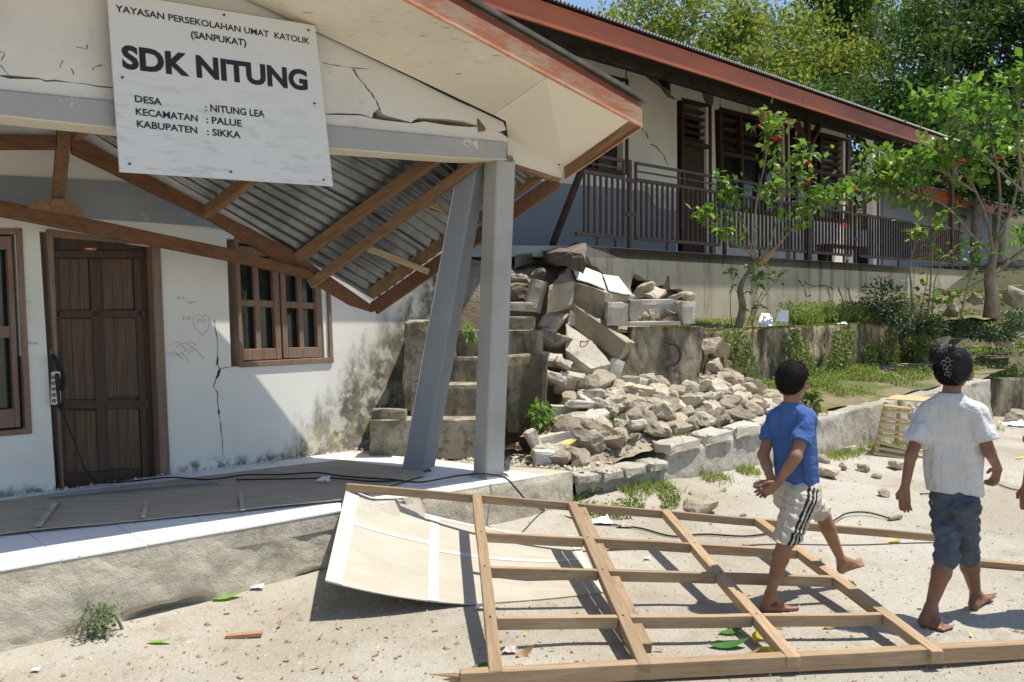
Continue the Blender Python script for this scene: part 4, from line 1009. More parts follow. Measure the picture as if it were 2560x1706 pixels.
# earth: lower terrace strip, upper terrace, rubble bank
m = N('dry grassy earth', 0.95, 0.1)
a = m.noise(1.6, 6, 0.65); b = m.noise(12, 6, 0.75)
col = m.mix(m.step(a, 0.38, 0.6), (0.11, 0.13, 0.045), (0.25, 0.20, 0.125)); col = m.mix(m.math('MULTIPLY', m.step(b, 0.5, 0.7), 0.6), col, (0.16, 0.13, 0.075))
m.color(col); m.bump(b, 0.9, 0.03); M_EARTH = m.m
def low_z(s, q): return 0.34+0.05*s+0.17*q+mn.noise(V3((s*2, q*3, 1)))*0.05
put('lower_terrace', grid(lambda u_, v_: L(2.2+7.4*u_, 0.2+1.6*v_, low_z(2.2+7.4*u_, 0.2+1.6*v_)), 90, 20), M_EARTH, smooth=True, kind='structure')
def upz(s, q): return midtop(s)-0.01+0.12*(q-1.6)+mn.noise(V3((s*1.5, q*2, 6)))*0.05
put('upper_terrace', grid(lambda u_, v_: L(2.6+11.0*u_, 1.55+1.6*v_, upz(2.6+11*u_, 1.55+1.6*v_)), 110, 16), M_EARTH, smooth=True, kind='structure')
m = N('crumbled earth bank', 0.95, 0.1)
a = m.noise(2.2, 6, 0.65); b = m.noise(12, 6, 0.8); c = m.noise(50, 4, 0.7)
col = m.mix(m.step(a, 0.38, 0.62), (0.335, 0.265, 0.175), (0.45, 0.385, 0.285)); col = m.mix(m.math('MULTIPLY', m.step(b, 0.5, 0.68), 0.6), col, (0.21, 0.16, 0.105))
m.color(col); m.bump(m.math('ADD', b, m.math('MULTIPLY', c, 0.4)), 1.0, 0.03); M_BANK = m.m
def bank_z(s, q):
    """the collapsed heap behind the low wall, rising to the broken veranda floor"""
    f = np.interp(q, [0.0, 0.2, 0.8, 1.4, 1.9, 2.6, 3.4], [0.30, 0.38, 0.72, 1.02, 1.35, 2.15, 2.45])
    left = np.interp(s, [-2.6, -0.7, 0.3, 1.0, 3.2, 3.9], [0.6, 0.42, 0.62, 0.95, 0.95, 0.62])
    base = 0.36
    z_ = base+(f-base)*left+max(0, s)*0.045*(1 if q < 1.2 else 0.3)
    p_ = L(s, q); x, y = p_.x, p_.y
    st_ = float(sstep(0.25, 0.75, x+0.10*mn.noise(V3((y*3, 0, 0)))))            # kept clear where the steps stand
    if y < 8.6: z_ = 0.36+(z_-0.36)*st_
    else: z_ = 0.36+(z_-0.36)*max(st_, min(1, (y-8.6)/0.5))
    z_ += mn.noise(V3((s*2.2, q*2.2, 8)))*0.06*max(st_, 0.2)+mn.noise(V3((s*6, q*6, 3)))*0.025
    if (p_-EB).dot((EC-EB).cross(V3((0, 0, 1)))) < 0.02: z_ = min(z_, 0.33)      # never over the porch floor
    return z_
put('rubble_bank', grid(lambda u_, v_: L(-2.2+6.0*u_, 0.16+3.3*v_, bank_z(-2.2+6.0*u_, 0.16+3.3*v_)), 110, 66), M_BANK, smooth=True, kind='structure')
# hillside behind everything
def hill(u_, v_):
    x = -40+110*u_; y = 15.5+75*v_**1.5
    return V3((x, y, 1.2+0.26*(y-15.5)+0.03*(x-5)*(1 if x > 5 else 0)+mn.noise(V3((x*.12, y*.12, 0)))*1.2 if y > 15.6 else 0.0))
M_HILL = stone_mat('leaf littered hillside', (0.05, 0.06, 0.025), (0.09, 0.085, 0.04), (0.03, 0.035, 0.018), 0.4, 2, 12, 0.8, 0.1)
put('hillside', grid(hill, 70, 40), M_HILL, smooth=True, kind='structure')
def rbank(u_, v_):
    x = 5.4+12*u_; y = 12.1+0.30*(x-5.4)+4.5*v_; st = [0.66, 0.95, 1.15, 1.65, 1.75, 2.2, 2.3]
    z_ = np.interp(v_, [0, 0.12, 0.4, 0.5, 0.7, 0.8, 1.0], st)
    return V3((x, y, z_+mn.noise(V3((x, y*1.5, 0)))*0.12+mn.noise(V3((x*3, y*3, 0)))*0.05))
put('stepped_bank', grid(rbank, 70, 44), stone_mat('dark weedy bank', (0.10, 0.09, 0.05), (0.17, 0.14, 0.085), (0.05, 0.045, 0.025), 1.4, 6, 30, 0.9, 0.04), smooth=True, kind='structure')  # dark earth colours, varied by noise

# ================================================================== STEPS
ST = thing('concrete_steps', 'mossy broken concrete steps climbing behind the two columns', 'steps', V3((-0.6, 7.2, 0.38)))
def stp(px0, px1, pyt, pyb, d, depth, seed, mat=M_MOSSY, name='step', amp=0.012, skew=0.02):
    a, b = atd(px0, pyt, d), atd(px1, pyt, d+skew); zb = atd(px0, pyb, d).z
    dx = (b-a)/2; dx.z = 0
    return put(name, rough(boxat(V3(((a.x+b.x)/2, (a.y+b.y)/2+depth/2, (a.z+zb)/2)), dx, V3((0, depth/2, 0)), V3((0, 0, (a.z-zb)/2))), 7, amp, seed, 4), mat, ST)
m = N('worn brown step concrete', 0.95, 0.15)  # paler brown than the mossy old concrete, mottled by noise
a = m.noise(3, 6, 0.7); col = m.mix(m.step(a, 0.38, 0.6), (0.22, 0.185, 0.125), (0.40, 0.35, 0.265)); col = m.mix(m.math('MULTIPLY', m.step(m.noise(9, 6, 0.75), 0.48, 0.62), 0.7), col, (0.12, 0.10, 0.07))
m.color(col); m.bump(m.noise(16, 6, 0.75), 0.8, 0.02); M_STEP = m.m
stp(922, 1255, 1050, 1150, 7.0, 0.5, 1, M_STEP)
stp(1026, 1262, 961, 1056, 7.3, 0.5, 2, M_STEP)
stp(1120, 1300, 893, 966, 7.6, 0.5, 3, M_MOSSY)
stp(1140, 1358, 825, 897, 7.9, 0.5, 4, M_MOSSY)
stp(1250, 1338, 791, 830, 8.2, 0.5, 5, M_STEP)
stp(1008, 1090, 800, 1030, 7.35, 0.6, 6, M_STEP, 'cheek_wall', 0.03)
stp(1262, 1368, 888, 1090, 7.33, 0.55, 7, M_MOSSY, 'cheek_wall', 0.03)
# ================================================================== RUBBLE
class P3:
    def __init__(s, a, b, c):
        s.a = atd(*a); b, c = atd(*b), atd(*c); n = (b-s.a).cross(c-s.a).normalized(); s.n = -n if n.dot(ray(a[0], a[1])) > 0 else n
    def hit(s, px, py, off=0.0):
        r = ray(px, py); o = V3((0, 0, EYE)); return o+r*((s.a+s.n*off-o).dot(s.n)/r.dot(s.n))
K = lambda L: [(1400+x/3.92, 580+y/3.92) for x, y in L]
def chunk(name, label, cat_, VF, mat, amp=0.014, cuts=4, seed=1, sc=5, group=None):
    o = put(name, rough(VF, cuts, amp, seed, sc), mat); tag(o, label, cat_, group); return o
pl = P3((1405, 677, 9.2), (1590, 740, 9.05), (1441, 702, 8.75))
M_BRCONC = stone_mat('shade darkened dusty concrete', (0.29, 0.24, 0.17), (0.38, 0.33, 0.25), (0.19, 0.15, 0.10), 2.0, 8, 45, 0.8, 0.02)  # shade on the fallen slab and beam put into a darker, dusty brown
s1 = thing('concrete_slab', 'big broken floor slab with white tiled top lying tilted on the rubble', 'slab', pl.hit(1470, 740)-V3((0, 0, 0.4)))
put('body', rough(prism([pl.hit(x, y) for x, y in [(1374, 712), (1402, 680), (1432, 661), (1543, 692), (1592, 742), (1512, 731), (1441, 703)]], V3((-0.02, 0.10, -0.30))), 5, 0.020, 3, 4), M_BRCONC, s1)
M_WTILE = flat_mat('white glazed tile', (0.82, 0.82, 0.80), 0.3, 0.5, 0, 0.04)
for q in [[(115, 345), (220, 345), (398, 415), (445, 570), (270, 500), (160, 470)], [(420, 425), (570, 445), (700, 620), (620, 615), (475, 580)]]:
    put('tile', prism([pl.hit(x, y, 0.012) for x, y in K(q)], pl.n*0.012), M_WTILE, s1)
o = chunk('concrete_beam', 'long grey broken beam sloping down under the tiled slab', 'beam', bar(atd(1425, 775, 8.85), atd(1568, 880, 8.35), 0.17, 0.23, (0.25, -0.25, 1)), M_BRCONC, 0.012, 5, 5)
pl = P3((1415, 807, 8.65), (1525, 909, 8.2), (1415, 873, 8.35))
s3 = chunk('concrete_slab', 'pale broken slab with sunlit top leaning on the stained wall chunk', 'slab', prism([pl.hit(x, y) for x, y in [(1415, 807), (1487, 855), (1528, 909), (1476, 923), (1413, 873)]], V3((0.01, 0.07, -0.17))), M_CONCL, 0.012, 4, 7)
pts = [pl.hit(*K([(x, y)])[0], zz) for x, y, zz in [(205, 1068, -0.01), (215, 1075, 0.03), (245, 1078, 0.035), (275, 1068, 0.02), (285, 1055, -0.01)]]
put('rebar_hook', tube(smooth_path(pts, 4), 0.006, 6), flat_mat('rusty bar', (0.12, 0.07, 0.045), 0.7), s3)
# hollow channel block of the gutter
ch = thing('concrete_channel', 'hollow concrete channel block open at front standing on the stained wall chunk', 'block', atd(1640, 812, 8.6))
def pbox(x0, x1, y0, y1, d0, d1, mat, par, name, seed, amp=0.012, cuts=3):
    a, b = atd(x0, y0, d0), atd(x1, y1, d0); c = (a+b)/2; c.y = (d0+d1)/2
    return put(name, rough(boxat(c, V3((abs(b.x-a.x)/2, 0.01*(seed % 3-1), 0)), V3((0, (d1-d0)/2, 0)), V3((0, 0, abs(a.z-b.z)/2))), cuts, amp, seed, 6), mat, par)
pbox(1517, 1570, 755, 815, 8.42, 8.85, M_CONCL, ch, 'end_wall', 1, 0.02); pbox(1706, 1742, 752, 812, 8.42, 8.9, M_CONCL, ch, 'end_wall', 2, 0.018)
pbox(1575, 1706, 748, 806, 8.78, 8.92, M_CONCL, ch, 'back_wall', 3, 0.02); pbox(1572, 1704, 803, 815, 8.42, 8.78, M_CONCL, ch, 'floor', 4)
pl = P3((1583, 817, 8.4), (1762, 817, 8.55), (1600, 985, 8.36))
c5 = thing('wall_chunk', 'large upright chunk of stained concrete wall above the stone heap', 'wall chunk', atd(1650, 985, 8.4))
put('body', rough(prism([pl.hit(x, y) for x, y in [(1583, 817), (1762, 817), (1758, 880), (1748, 963), (1668, 978), (1600, 992), (1525, 992), (1522, 955), (1558, 905), (1574, 875)]], V3((-0.02, 0.30, 0.0))), 4, 0.014, 11, 5), M_MOSSY, c5)
rg = [pl.hit(*K([(1105+75*math.cos(a), 1205+105*math.sin(a))])[0], 0.006) for a in np.linspace(-2.0, 2.0, 14)]
put('scratched_ring', tube(rg, 0.006, 5), M_CRACK, c5)
def cblock(px, py, d, wx, wz, wy, rz, ry, label, seed, mat=None, name='concrete_block', cat_='block', tilt=0.0):
    """broken masonry block resting at photo point (its middle)"""
    c = atd(px, py, d); mt = Euler((tilt, ry, rz)).to_matrix()
    o = put(name, rough(boxat(c, mt @ V3((wx/2, 0, 0)), mt @ V3((0, wy/2, 0)), mt @ V3((0, 0, wz/2))), 3, 0.012, seed, 8), mat or M_CONCL)
    return tag(o, label, cat_)
cblock(974, 1035, 6.95, 0.30, 0.095, 0.14, 0.05, 0.02, 'brown brick lying on the lowest step left of the leaning column', 1, M_STEP, 'brick', 'brick')
cblock(1418, 1036, 7.7, 0.32, 0.17, 0.2, 0.0, 0.04, 'flat pale masonry block beside the weeds below the fallen slabs', 2)
cblock(1426, 1060, 7.35, 0.18, 0.15, 0.16, 0.3, 0.1, 'small square grey block below the flat pale masonry block', 3, M_CONC)
cblock(1386, 1100, 7.05, 0.30, 0.125, 0.16, 0.1, -0.22, 'long tilted block lying right of the upended flat stone', 4)
cblock(1336, 1106, 6.95, 0.10, 0.23, 0.16, 0.2, -0.45, 'flat stone standing on edge near the upright column', 5)
cblock(1361, 1143, 6.72, 0.18, 0.12, 0.15, 0.1, 0.05, 'white chalky block at the end of the tiled porch floor', 6, flat_mat('chalky block', (0.60, 0.575, 0.52), 0.9, 0.1, 0, 0.12, 20, 0.5))
cblock(1305, 768, 8.6, 0.30, 0.10, 0.3, 0.1, 0.05, 'small stone ledge block behind the upright column', 7)
cblock(1338, 742, 8.7, 0.17, 0.36, 0.2, 0.2, 0.25, 'upright jagged stone left of the tiled slab', 8)
cblock(1430, 798, 8.75, 0.13, 0.16, 0.12, 0.3, 0.2, 'small dusty lump wedged under the sloping beam', 10)
cblock(1537, 925, 8.25, 0.13, 0.22, 0.12, 0.3, 0.35, 'grey wedge of concrete between the pale slab and the stained chunk', 11, M_CONC)
# broken lip of the veranda floor
fl_ = thing('broken_floor', 'ragged brown end of the veranda floor hanging over the bank', 'floor slab', atd(1390, 660, 9.9))
pl = P3((1462, 606, 10.25), (1300, 634, 10.1), (1400, 612, 11.2))
put('lip', rough(prism([pl.hit(x, y) for x, y in [(1290, 640), (1350, 624), (1405, 628), (1462, 640), (1466, 606), (1440, 604), (1400, 618), (1330, 619), (1292, 628)]], V3((0, 0.12, -0.16))), 4, 0.03, 13, 4), M_DARKCORE, fl_)
put('lip', rough(prism([atd(x, y, 10.2) for x, y in [(1404, 628), (1464, 606), (1468, 634), (1484, 664), (1420, 660)]], V3((0, 0.5, 0))), 3, 0.03, 14, 4), M_DARKCORE, fl_)
# stones
M_ROCK = stone_mat('dusty tan stone', (0.36, 0.30, 0.215), (0.455, 0.395, 0.305), (0.23, 0.18, 0.125), 3, 12, 60, 1.0, 0.03, vary=0.55)
rocks = [rock_mesh('stone', M_ROCK, 100+k) for k in range(12)]
for k in range(4):
    rr_ = random.Random(60+k); vf = rough(boxat((0, 0, 0), V3((1.15, 0.1, 0)), V3((-0.08, rr_.uniform(0.6, 0.9), 0)), V3((0.1*k-0.1, 0, rr_.uniform(0.3, 0.55)))), 3, 0.16, 60+k, 1.1)
    rocks.append(mesh_from('stone', vf, M_CONCL if k % 2 else M_ROCK))
def stone_at(p_, r, rr, label, group=None, sink=0.25, name='stone'):
    sc = (r*rr.uniform(0.85, 1.25), r*rr.uniform(0.8, 1.15), r*rr.uniform(0.7, 1.05))
    o = inst(name, rocks[rr.randrange(len(rocks))], V3((p_.x, p_.y, p_.z+r*(0.55-sink))), (rr.uniform(-0.5, 0.5), rr.uniform(-0.5, 0.5), rr.uniform(0, 6.28)), sc)
    return tag(o, label, 'stone', group)
rr = random.Random(5); placed = []
for it in range(16000):
    if len(placed) >= 290: break
    s, q = rr.uniform(0.1, 3.75), rr.uniform(0.30, 1.45)
    f = min(1, it/7000); r = 0.030+0.105*(1-f)**1.9*rr.uniform(0.75, 1.1)
    p_ = L(s, q); px = CX+FPX*p_.x/p_.y
    if p_.x < 0.33 or (s > 2.6 and q > 0.7+0.3*(3.7-s)) : continue
    if q > 1.15 and px > 1520: continue
    if s > 3.3 and r > 0.12: continue
    if any((a.x-p_.x)**2+(a.y-p_.y)**2 < (0.56*(b+r))**2 for a, b in placed): continue
    placed.append((p_, r)); z_ = bank_z(s, q)
    stone_at(V3((p_.x, p_.y, z_)), r, rr, 'tan stone of the heap spilled behind the low yard wall', 'stones of the rubble heap', 0.15)
# upper stones in the bank, around the slabs
for (px, py, d, r) in [(1300, 700, 9.2, .12), (1285, 735, 9.0, .13), (1395, 765, 8.9, .14), (1385, 800, 8.6, .12), (1380, 850, 8.4, .14), (1372, 900, 8.2, .13), (1390, 950, 8.0, .15), (1430, 960, 8.1, .15), (1480, 975, 8.2, .17), (1370, 830, 8.5, .10), (1405, 910, 8.1, .12), (1612, 725, 9.6, .14), (1640, 735, 9.5, .10), (1690, 742, 9.4, .09), (1720, 745, 9.5, .08), (1775, 865, 9.6, .13), (1800, 880, 9.7, .12), (1785, 920, 9.5, .14), (1815, 935, 9.4, .11), (1345, 690, 9.1, .09), (1270, 690, 9.3, .12)]:
    stone_at(atd(px, py, d)-V3((0, 0, r*0.4)), r, rr, 'stone lodged in the crumbled bank among the fallen slabs', 'stones lodged in the bank', 0.15)
for k in range(7):
    a = atd(1600+k*15, 800-(k % 3)*6, 8.62); stone_at(a, 0.035+0.015*(k % 3), rr, 'whitish lump of mortar inside the hollow channel block', 'mortar lumps in the channel block', 0.2, 'mortar_lump')
loose = [(1750, 1268, 66, 'large crumbly lump of earth and stone just beyond the timber grid'), (2074, 1183, 44, 'round tan stone right of the boy in the blue shirt'), (2107, 1168, 28, 'small stone behind the round tan stone beside the boy'), (2156, 1170, 32, 'lone stone on bare ground between the boy and the bamboo stand'), (2189, 1190, 21, 'small pointed stone in front of the bamboo stand'), (2213, 1233, 32, 'pale flat stone nearest the left hand of the girl'), (2240, 1162, 44, 'dark broken stone at the foot of the bamboo stand'), (2124, 1124, 44, 'pale angular stone in the grass left of the bamboo stand'), (1899, 1213, 26, 'stone beside the clasped hands of the boy'), (1730, 1232, 17, 'small brown stone by the grassy foot of the low wall'), (1809, 1226, 13, 'tiny grey stone on the gravel left of the boy'), (1857, 1286, 16, 'tiny brown stone just beyond the far rail of the timber grid'), (2548, 1045, 60, 'big pale stone under the dark far wall'), (2060, 1150, 30, 'flat stone among weeds right of the blue shirt'), (1560, 1255, 14, 'little stone close to the weeds by the low wall'), (2320, 1172, 16, 'stone half hidden behind the white shirt')]
for (px, py, wpx, lab) in loose:
    g = ong(px, py+wpx*0.25); r = wpx/FPX*g.y/2
    stone_at(g, r, rr, lab, None, 0.05)
# small crumbs everywhere on the yard and the heap: one body nobody could count
def crumbs(name, n, area, rmin, rmax, mat, seed, zfn):
    r_ = random.Random(seed); V, F = [], []
    for _ in range(n):
        x, y = area(r_); z_ = zfn(x, y); r = rmin+(rmax-rmin)*r_.random()**3
        b = len(V); a0 = r_.uniform(0, 6.28)
        for k in range(4):
            a = a0+k*PI/2; V.append((x+math.cos(a)*r*r_.uniform(.7, 1.2), y+math.sin(a)*r*r_.uniform(.7, 1.2), z_-0.002))
        V.append((x+r_.uniform(-.3, .3)*r, y+r_.uniform(-.3, .3)*r, z_+r*r_.uniform(.5, .9)))
        F += [(b+k, b+(k+1) % 4, b+4) for k in range(4)]
    return put(name, (V, F), mat, kind='stuff')
def yard(r_):
    while True:
        y = 3.2+11*r_.random()**1.7; x = r_.uniform(-0.75, 0.75)*y
        f = (x-EA.x)*EN.x+(y-EA.y)*EN.y; q = (x-L0.x)*LQ.x+(y-L0.y)*LQ.y
        if f > 0.03 and q < -0.02: return x, y
crumbs('gravel', 11000, yard, 0.0025, 0.013, stone_mat('yard grit', (0.30, 0.25, 0.19), (0.50, 0.46, 0.38), (0.17, 0.13, 0.10), 9, 20, 60, 0.3, 0.01), 4, gz)
crumbs('gravel', 420, yard, 0.010, 0.028, M_ROCK, 8, gz)
def heap(r_):
    while True:
        s, q = r_.uniform(-0.2, 3.7), r_.uniform(0.2, 1.7); p_ = L(s, q)
        if p_.x > 0.3 or (p_.x > -0.6 and q < 0.5): return p_.x, p_.y
def heapz(x, y): s, q = sq2((x, y, 0)); return bank_z(s, q)
crumbs('rubble', 3600, heap, 0.008, 0.045, M_ROCK, 9, heapz)
def byporch(r_):
    t = r_.uniform(0, 1); p_ = EB.lerp(EC, t)+V3((r_.uniform(-.05, .5), r_.uniform(0.02, 0.5), 0)); return p_.x, p_.y
crumbs('rubble', 500, byporch, 0.004, 0.03, stone_mat('porch debris', (0.42, 0.34, 0.24), (0.56, 0.50, 0.40), (0.2, 0.14, 0.09), 9, 20, 60, 0.3, 0.01), 10, lambda x, y: 0.375)
def wallfoot(r_):
    p_ = PW.at(r_.uniform(-1.5, 3.4), 0.4, 0.02+abs(r_.gauss(0, 0.09))); return p_.x, p_.y
crumbs('rubble', 420, wallfoot, 0.003, 0.02, stone_mat('plaster crumbs', (0.5, 0.46, 0.38), (0.62, 0.6, 0.54), (0.2, 0.16, 0.12), 9, 20, 60, 0.3, 0.01), 12, lambda x, y: 0.413)

# ================================================================== BOARDS, TIMBER GRID, PLYWOOD
m = N('dusty brown plywood ceiling board', 0.9, 0.15)
v = m.mapv(m.pos(), (1.2, 5.5, 1), (0, 0, 0.75)); a = m.noise(3, 6, 0.7, v); b = m.noise(11, 5, 0.75, v)
m.color(m.mix(m.math('MULTIPLY', m.step(b, 0.60, 0.70), 0.7), m.mix(m.step(a, 0.35, 0.65), (0.36, 0.31, 0.24), (0.45, 0.39, 0.31)), (0.13, 0.105, 0.08))); M_PLYB = m.m
PN = thing('ceiling_board', 'dusty brown fallen ceiling board lying flat along the porch floor', 'board', onz(450, 1240, 0.405))
def fz(x, y, z_=0.418): return onz(x, y, z_)
def ply(u_, v_):
    a = fz(-320+u_*(853+320), 1366+u_*(1250-1366)); b = fz(-320+u_*(850+320), 1290+u_*(1150-1290)); p_ = a.lerp(b, v_)
    p_.z += 0.010*abs(mn.noise(V3((u_*4, v_*3, 0))))+0.02*max(0, u_-0.85)*(1-v_); return p_
put('sheet', slab(ply, 40, 8, V3((0, 0, -0.006))), M_PLYB, PN)
put('sheet', slab(lambda u_, v_: fz(*[(853+215*u_, 1250-67*u_)[i]*(1-v_)+(850+190*u_, 1150+22*u_)[i]*v_ for i in (0, 1)], 0.422+0.008*u_), 10, 4, V3((0, 0, -0.006))), M_PLYB, PN)
M_STRIP = flat_mat('pale ceiling batten', (0.50, 0.43, 0.33), 0.85, 0.2, 0, 0.15, 12)
for q in [[(86, 1317), (104, 1316), (150, 1253), (136, 1254)], [(352, 1294), (364, 1293), (372, 1260), (362, 1261)], [(602, 1277), (613, 1276), (604, 1230), (596, 1231)]]:
    put('batten', prism([fz(x, y, 0.434) for x, y in q], V3((0, 0, 0.008))), M_STRIP, PN)
pipe = [fz(x, y, 0.44) for x, y in [(120, 1242), (250, 1229), (400, 1215), (545, 1204)]]
tag(put('conduit', tube(pipe, 0.011, 8), flat_mat('grey conduit', (0.22, 0.235, 0.25), 0.5)), 'thin grey conduit pipe lying across the board before the door', 'pipe')
# leaning sheet of pale plywood with white painted strips
m = N('pale plywood', 0.8, 0.2)
v = m.mapv(m.pos(), (1, 3.5, 1), (0, 0, -0.25)); a = m.noise(2.2, 5, 0.65, v, 1.2)
m.color(m.mix(m.step(m.noise(6, 5, 0.7, v), 0.62, 0.75), m.mix(m.step(a, 0.35, 0.7), (0.41, 0.37, 0.295), (0.46, 0.42, 0.345)), (0.31, 0.25, 0.175))); M_PLY = m.m
PY = thing('plywood_sheet', 'pale warped plywood sheet with white strips sliding off the porch edge', 'plywood', ong(1150, 1480))
TLp, BLp, BRp, TRp = atd(866, 1222, 5.12), atd(813, 1452, 4.10), atd(1512, 1488, 4.50), atd(1436, 1345, 5.64)
bsurf = bil(BLp, BRp, TRp, TLp)
def plys(u_, v_, off=0.0):
    p_ = bsurf(u_, v_); k = 4*u_*(1-u_)
    z_ = p_.z-0.075*k*(1-0.3*v_)
    p_ = V3((p_.x, p_.y-0.03*k, max(z_, gz(p_.x, p_.y)+0.008)))
    fe = (p_-EA).dot(EN)
    if fe < 0.03: p_.z = max(p_.z, 0.408)
    p_.z += off; return p_
put('sheet', slab(plys, 40, 14, V3((0, 0, -0.006))), M_PLY, PY, smooth=False)
M_WHITE = flat_mat('white painted strip', (0.53, 0.515, 0.465), 0.7, 0.2, 0, 0.06)
for (u0, u1, v0, v1) in [(0.0, 0.055, 0, 1), (0.0, 1.0, 0.965, 1.0), (0.345, 0.385, 0, 1), (0.055, 0.345, 0.60, 0.64), (0.385, 1.0, 0.53, 0.57), (0.965, 1.0, 0, 0.965)]:
    put('white_strip', slab(lambda a, b, u0=u0, u1=u1, v0=v0, v1=v1: plys(u0+(u1-u0)*a, v0+(v1-v0)*b, 0.003), 30 if u1-u0 > v1-v0 else 3, 14 if v1-v0 > 0.2 else 3, V3((0, 0, -0.002))), M_WHITE, PY)
# timber grid
TG = thing('timber_grid', 'large fallen grid of sawn ceiling timbers lying across the yard', 'timber frame', ong(1650, 1530))
def sp(px, py, z_): return onz(px, py, z_)
r1a, r1b = atd(865, 1219, 5.1), V3((3.02, 5.66, gz(3.02, 5.66)+0.035))
def frac(a, b, px):
    lo, hi = 0, 1
    for _ in range(40):
        mid_ = (lo+hi)/2; p_ = a.lerp(b, mid_)
        if CX+FPX*p_.x/p_.y < px: lo = mid_
        else: hi = mid_
    return a.lerp(b, lo)
def fracy(a, b, py):
    lo, hi = 0, 1
    for _ in range(40):
        mid_ = (lo+hi)/2; p_ = a.lerp(b, mid_)
        if HY+FPX*(EYE-p_.z)/p_.y < py: lo = mid_
        else: hi = mid_
    return a.lerp(b, lo)
M_TW = lambda ax, k=1.0: wood_mat('sawn timber', (0.39*k, 0.28*k, 0.17*k), (0.32*k, 0.215*k, 0.125*k), (0.15*k, 0.095*k, 0.055*k), ax, 0.85, 0.8)
T0 = dict(w_=0.052, h_=0.048)
def timber(a, b, name='rail', w_=0.05, h_=0.050):
    bb = (b-a).normalized(); mat = M_TW(bb, R.uniform(0.8, 1.15)); n = max(3, int((b-a).length/0.35)); V, F = [], []
    s_ = bb.cross(V3((0, 0, 1))).normalized(); u_ = s_.cross(bb).normalized()
    for i in range(n+1):
        c = a.lerp(b, i/n); j = 0.0035 if 0 < i < n else 0.0; c = c+s_*R.uniform(-j, j)+u_*R.uniform(-j, j)*0.6; k_ = R.uniform(0.96, 1.03)
        V += [c-s_*w_/2*k_-u_*h_/2, c+s_*w_/2*k_-u_*h_/2, c+s_*w_/2*k_+u_*h_/2, c-s_*w_/2*k_+u_*h_/2]
    for i in range(n):
        o = i*4; F += [(o+q_, o+(q_+1) % 4, o+4+(q_+1) % 4, o+4+q_) for q_ in range(4)]
    F += [(3, 2, 1, 0), tuple(n*4+q_ for q_ in range(4))]
    return put(name, (V, F), mat, TG, bevel=0.0025)
timber(r1a, r1b, 'rail', 0.034, 0.052)
zb_ = 0.062
c_top = [frac(r1a, r1b, x) for x in (1192, 1430, 1663, 1893)]
c_bot = [sp(1240, 1692, zb_), sp(1612, 1674, zb_), sp(1985, 1656, zb_), sp(2345, 1642, zb_)]
dz = [0.0, 0.03, 0.03, 0.03]
cross = []
for k in range(4):
    a, b = c_top[k].copy(), c_bot[k].copy(); a.z += 0.008; a = a-(b-a).normalized()*0.01
    timber(a, b, 'cross_piece', 0.058, 0.05); cross.append((a, b))
a, b = cross[1]; o_ = V3((0.062, 0.03, -0.028)); timber(a.lerp(b, 0.01)+o_, a.lerp(b, 0.90)+o_, 'cross_piece', 0.05, 0.05)
for (ya, yb) in ((1340, 1384), (1428, 1452), (1556, 1545)):
    A, B_ = fracy(*cross[0], ya), fracy(*cross[3], yb)
    pts = [A]+[None, None]+[B_]
    for k in (1, 2):
        f = k/3; pts[k] = fracy(*cross[k], ya+(yb-ya)*f*0.98)
    for k in range(3):
        nl = pts[k]+V3((0, 0, 0.024)); put('nail', tube([nl, nl+V3((0, 0, 0.005))], 0.005, 6), M_NAIL, TG)
        d_ = (pts[k+1]-pts[k]).normalized(); timber(pts[k]+d_*0.03-V3((0, 0, 0.004)), pts[k+1]-d_*0.03-V3((0, 0, 0.004)), 'rail', 0.036, 0.056)
fb_ = thing('timber_plank', 'long sawn timber with splintered left end along the bottom of the yard', 'timber', ong(1900, 1700))
fa, fb2 = sp(1150, 1698, 0.05), sp(3000, 1600, 0.05)
put('plank', bar(fa, fb2, 0.055, 0.07), M_TW(fb2-fa), fb_, bevel=0.003)
for k, (dx, dzv) in enumerate([(0.0, 0.02), (0.06, 0.0), (0.03, -0.02)]):
    q = fa+V3((-0.13+dx, -0.005*k, dzv)); put('splinter', tube([q, fa+V3((-0.02, 0.0, dzv*0.8)), fa+V3((0.05, 0, dzv*0.6))], [0.002, 0.011, 0.012], 5), M_TW(fb2-fa), fb_)
ga, gb_ = ong(2422, 1412), ong(2640, 1432)
tag(put('plank', bar(ga+V3((0, 0, 0.02)), gb_+V3((0, 0, 0.02)), 0.07, 0.035), M_TW(gb_-ga)), 'short grey plank on the ground behind the legs of the girl', 'plank')
# bamboo stand
BS = thing('bamboo_stand', 'yellow bamboo slatted stand in front of the low yard wall', 'stand', ong(2235, 1140))
M_BAM = wood_mat('dry bamboo', (0.50, 0.37, 0.17), (0.56, 0.44, 0.23), (0.28, 0.19, 0.09), (1, 0.3, 0), 0.55)
db = ong(2235, 1143).y
tlb, blb, trb, brb = (2216, 1006), (2188, 1140), (2274, 1010), (2281, 1152)
put('post', bar(atd(*tlb, db), atd(*blb, db), 0.045, 0.04), M_BAM, BS, bevel=0.005); put('post', bar(atd(*trb, db-0.02), atd(2279, 1145, db-0.02), 0.03, 0.03), M_BAM, BS, bevel=0.004)
e2, e2b = (2345, 1008), (2352, 1150)
put('post', bar(atd(*e2, db+0.15), atd(*e2b, db+0.15), 0.04, 0.04), M_BAM, BS, bevel=0.005)
put('post', bar(atd(2250, 1000, db+0.55), atd(2240, 1110, db+0.55), 0.04, 0.04), M_BAM, BS, bevel=0.005)
ttop = [atd(2214, 1000, db-0.03), atd(2350, 1008, db+0.12), atd(2330, 996, db+0.6), atd(2240, 990, db+0.6)]
put('top_board', prism(ttop, V3((0, 0, 0.015))), M_BAM, BS, bevel=0.003)
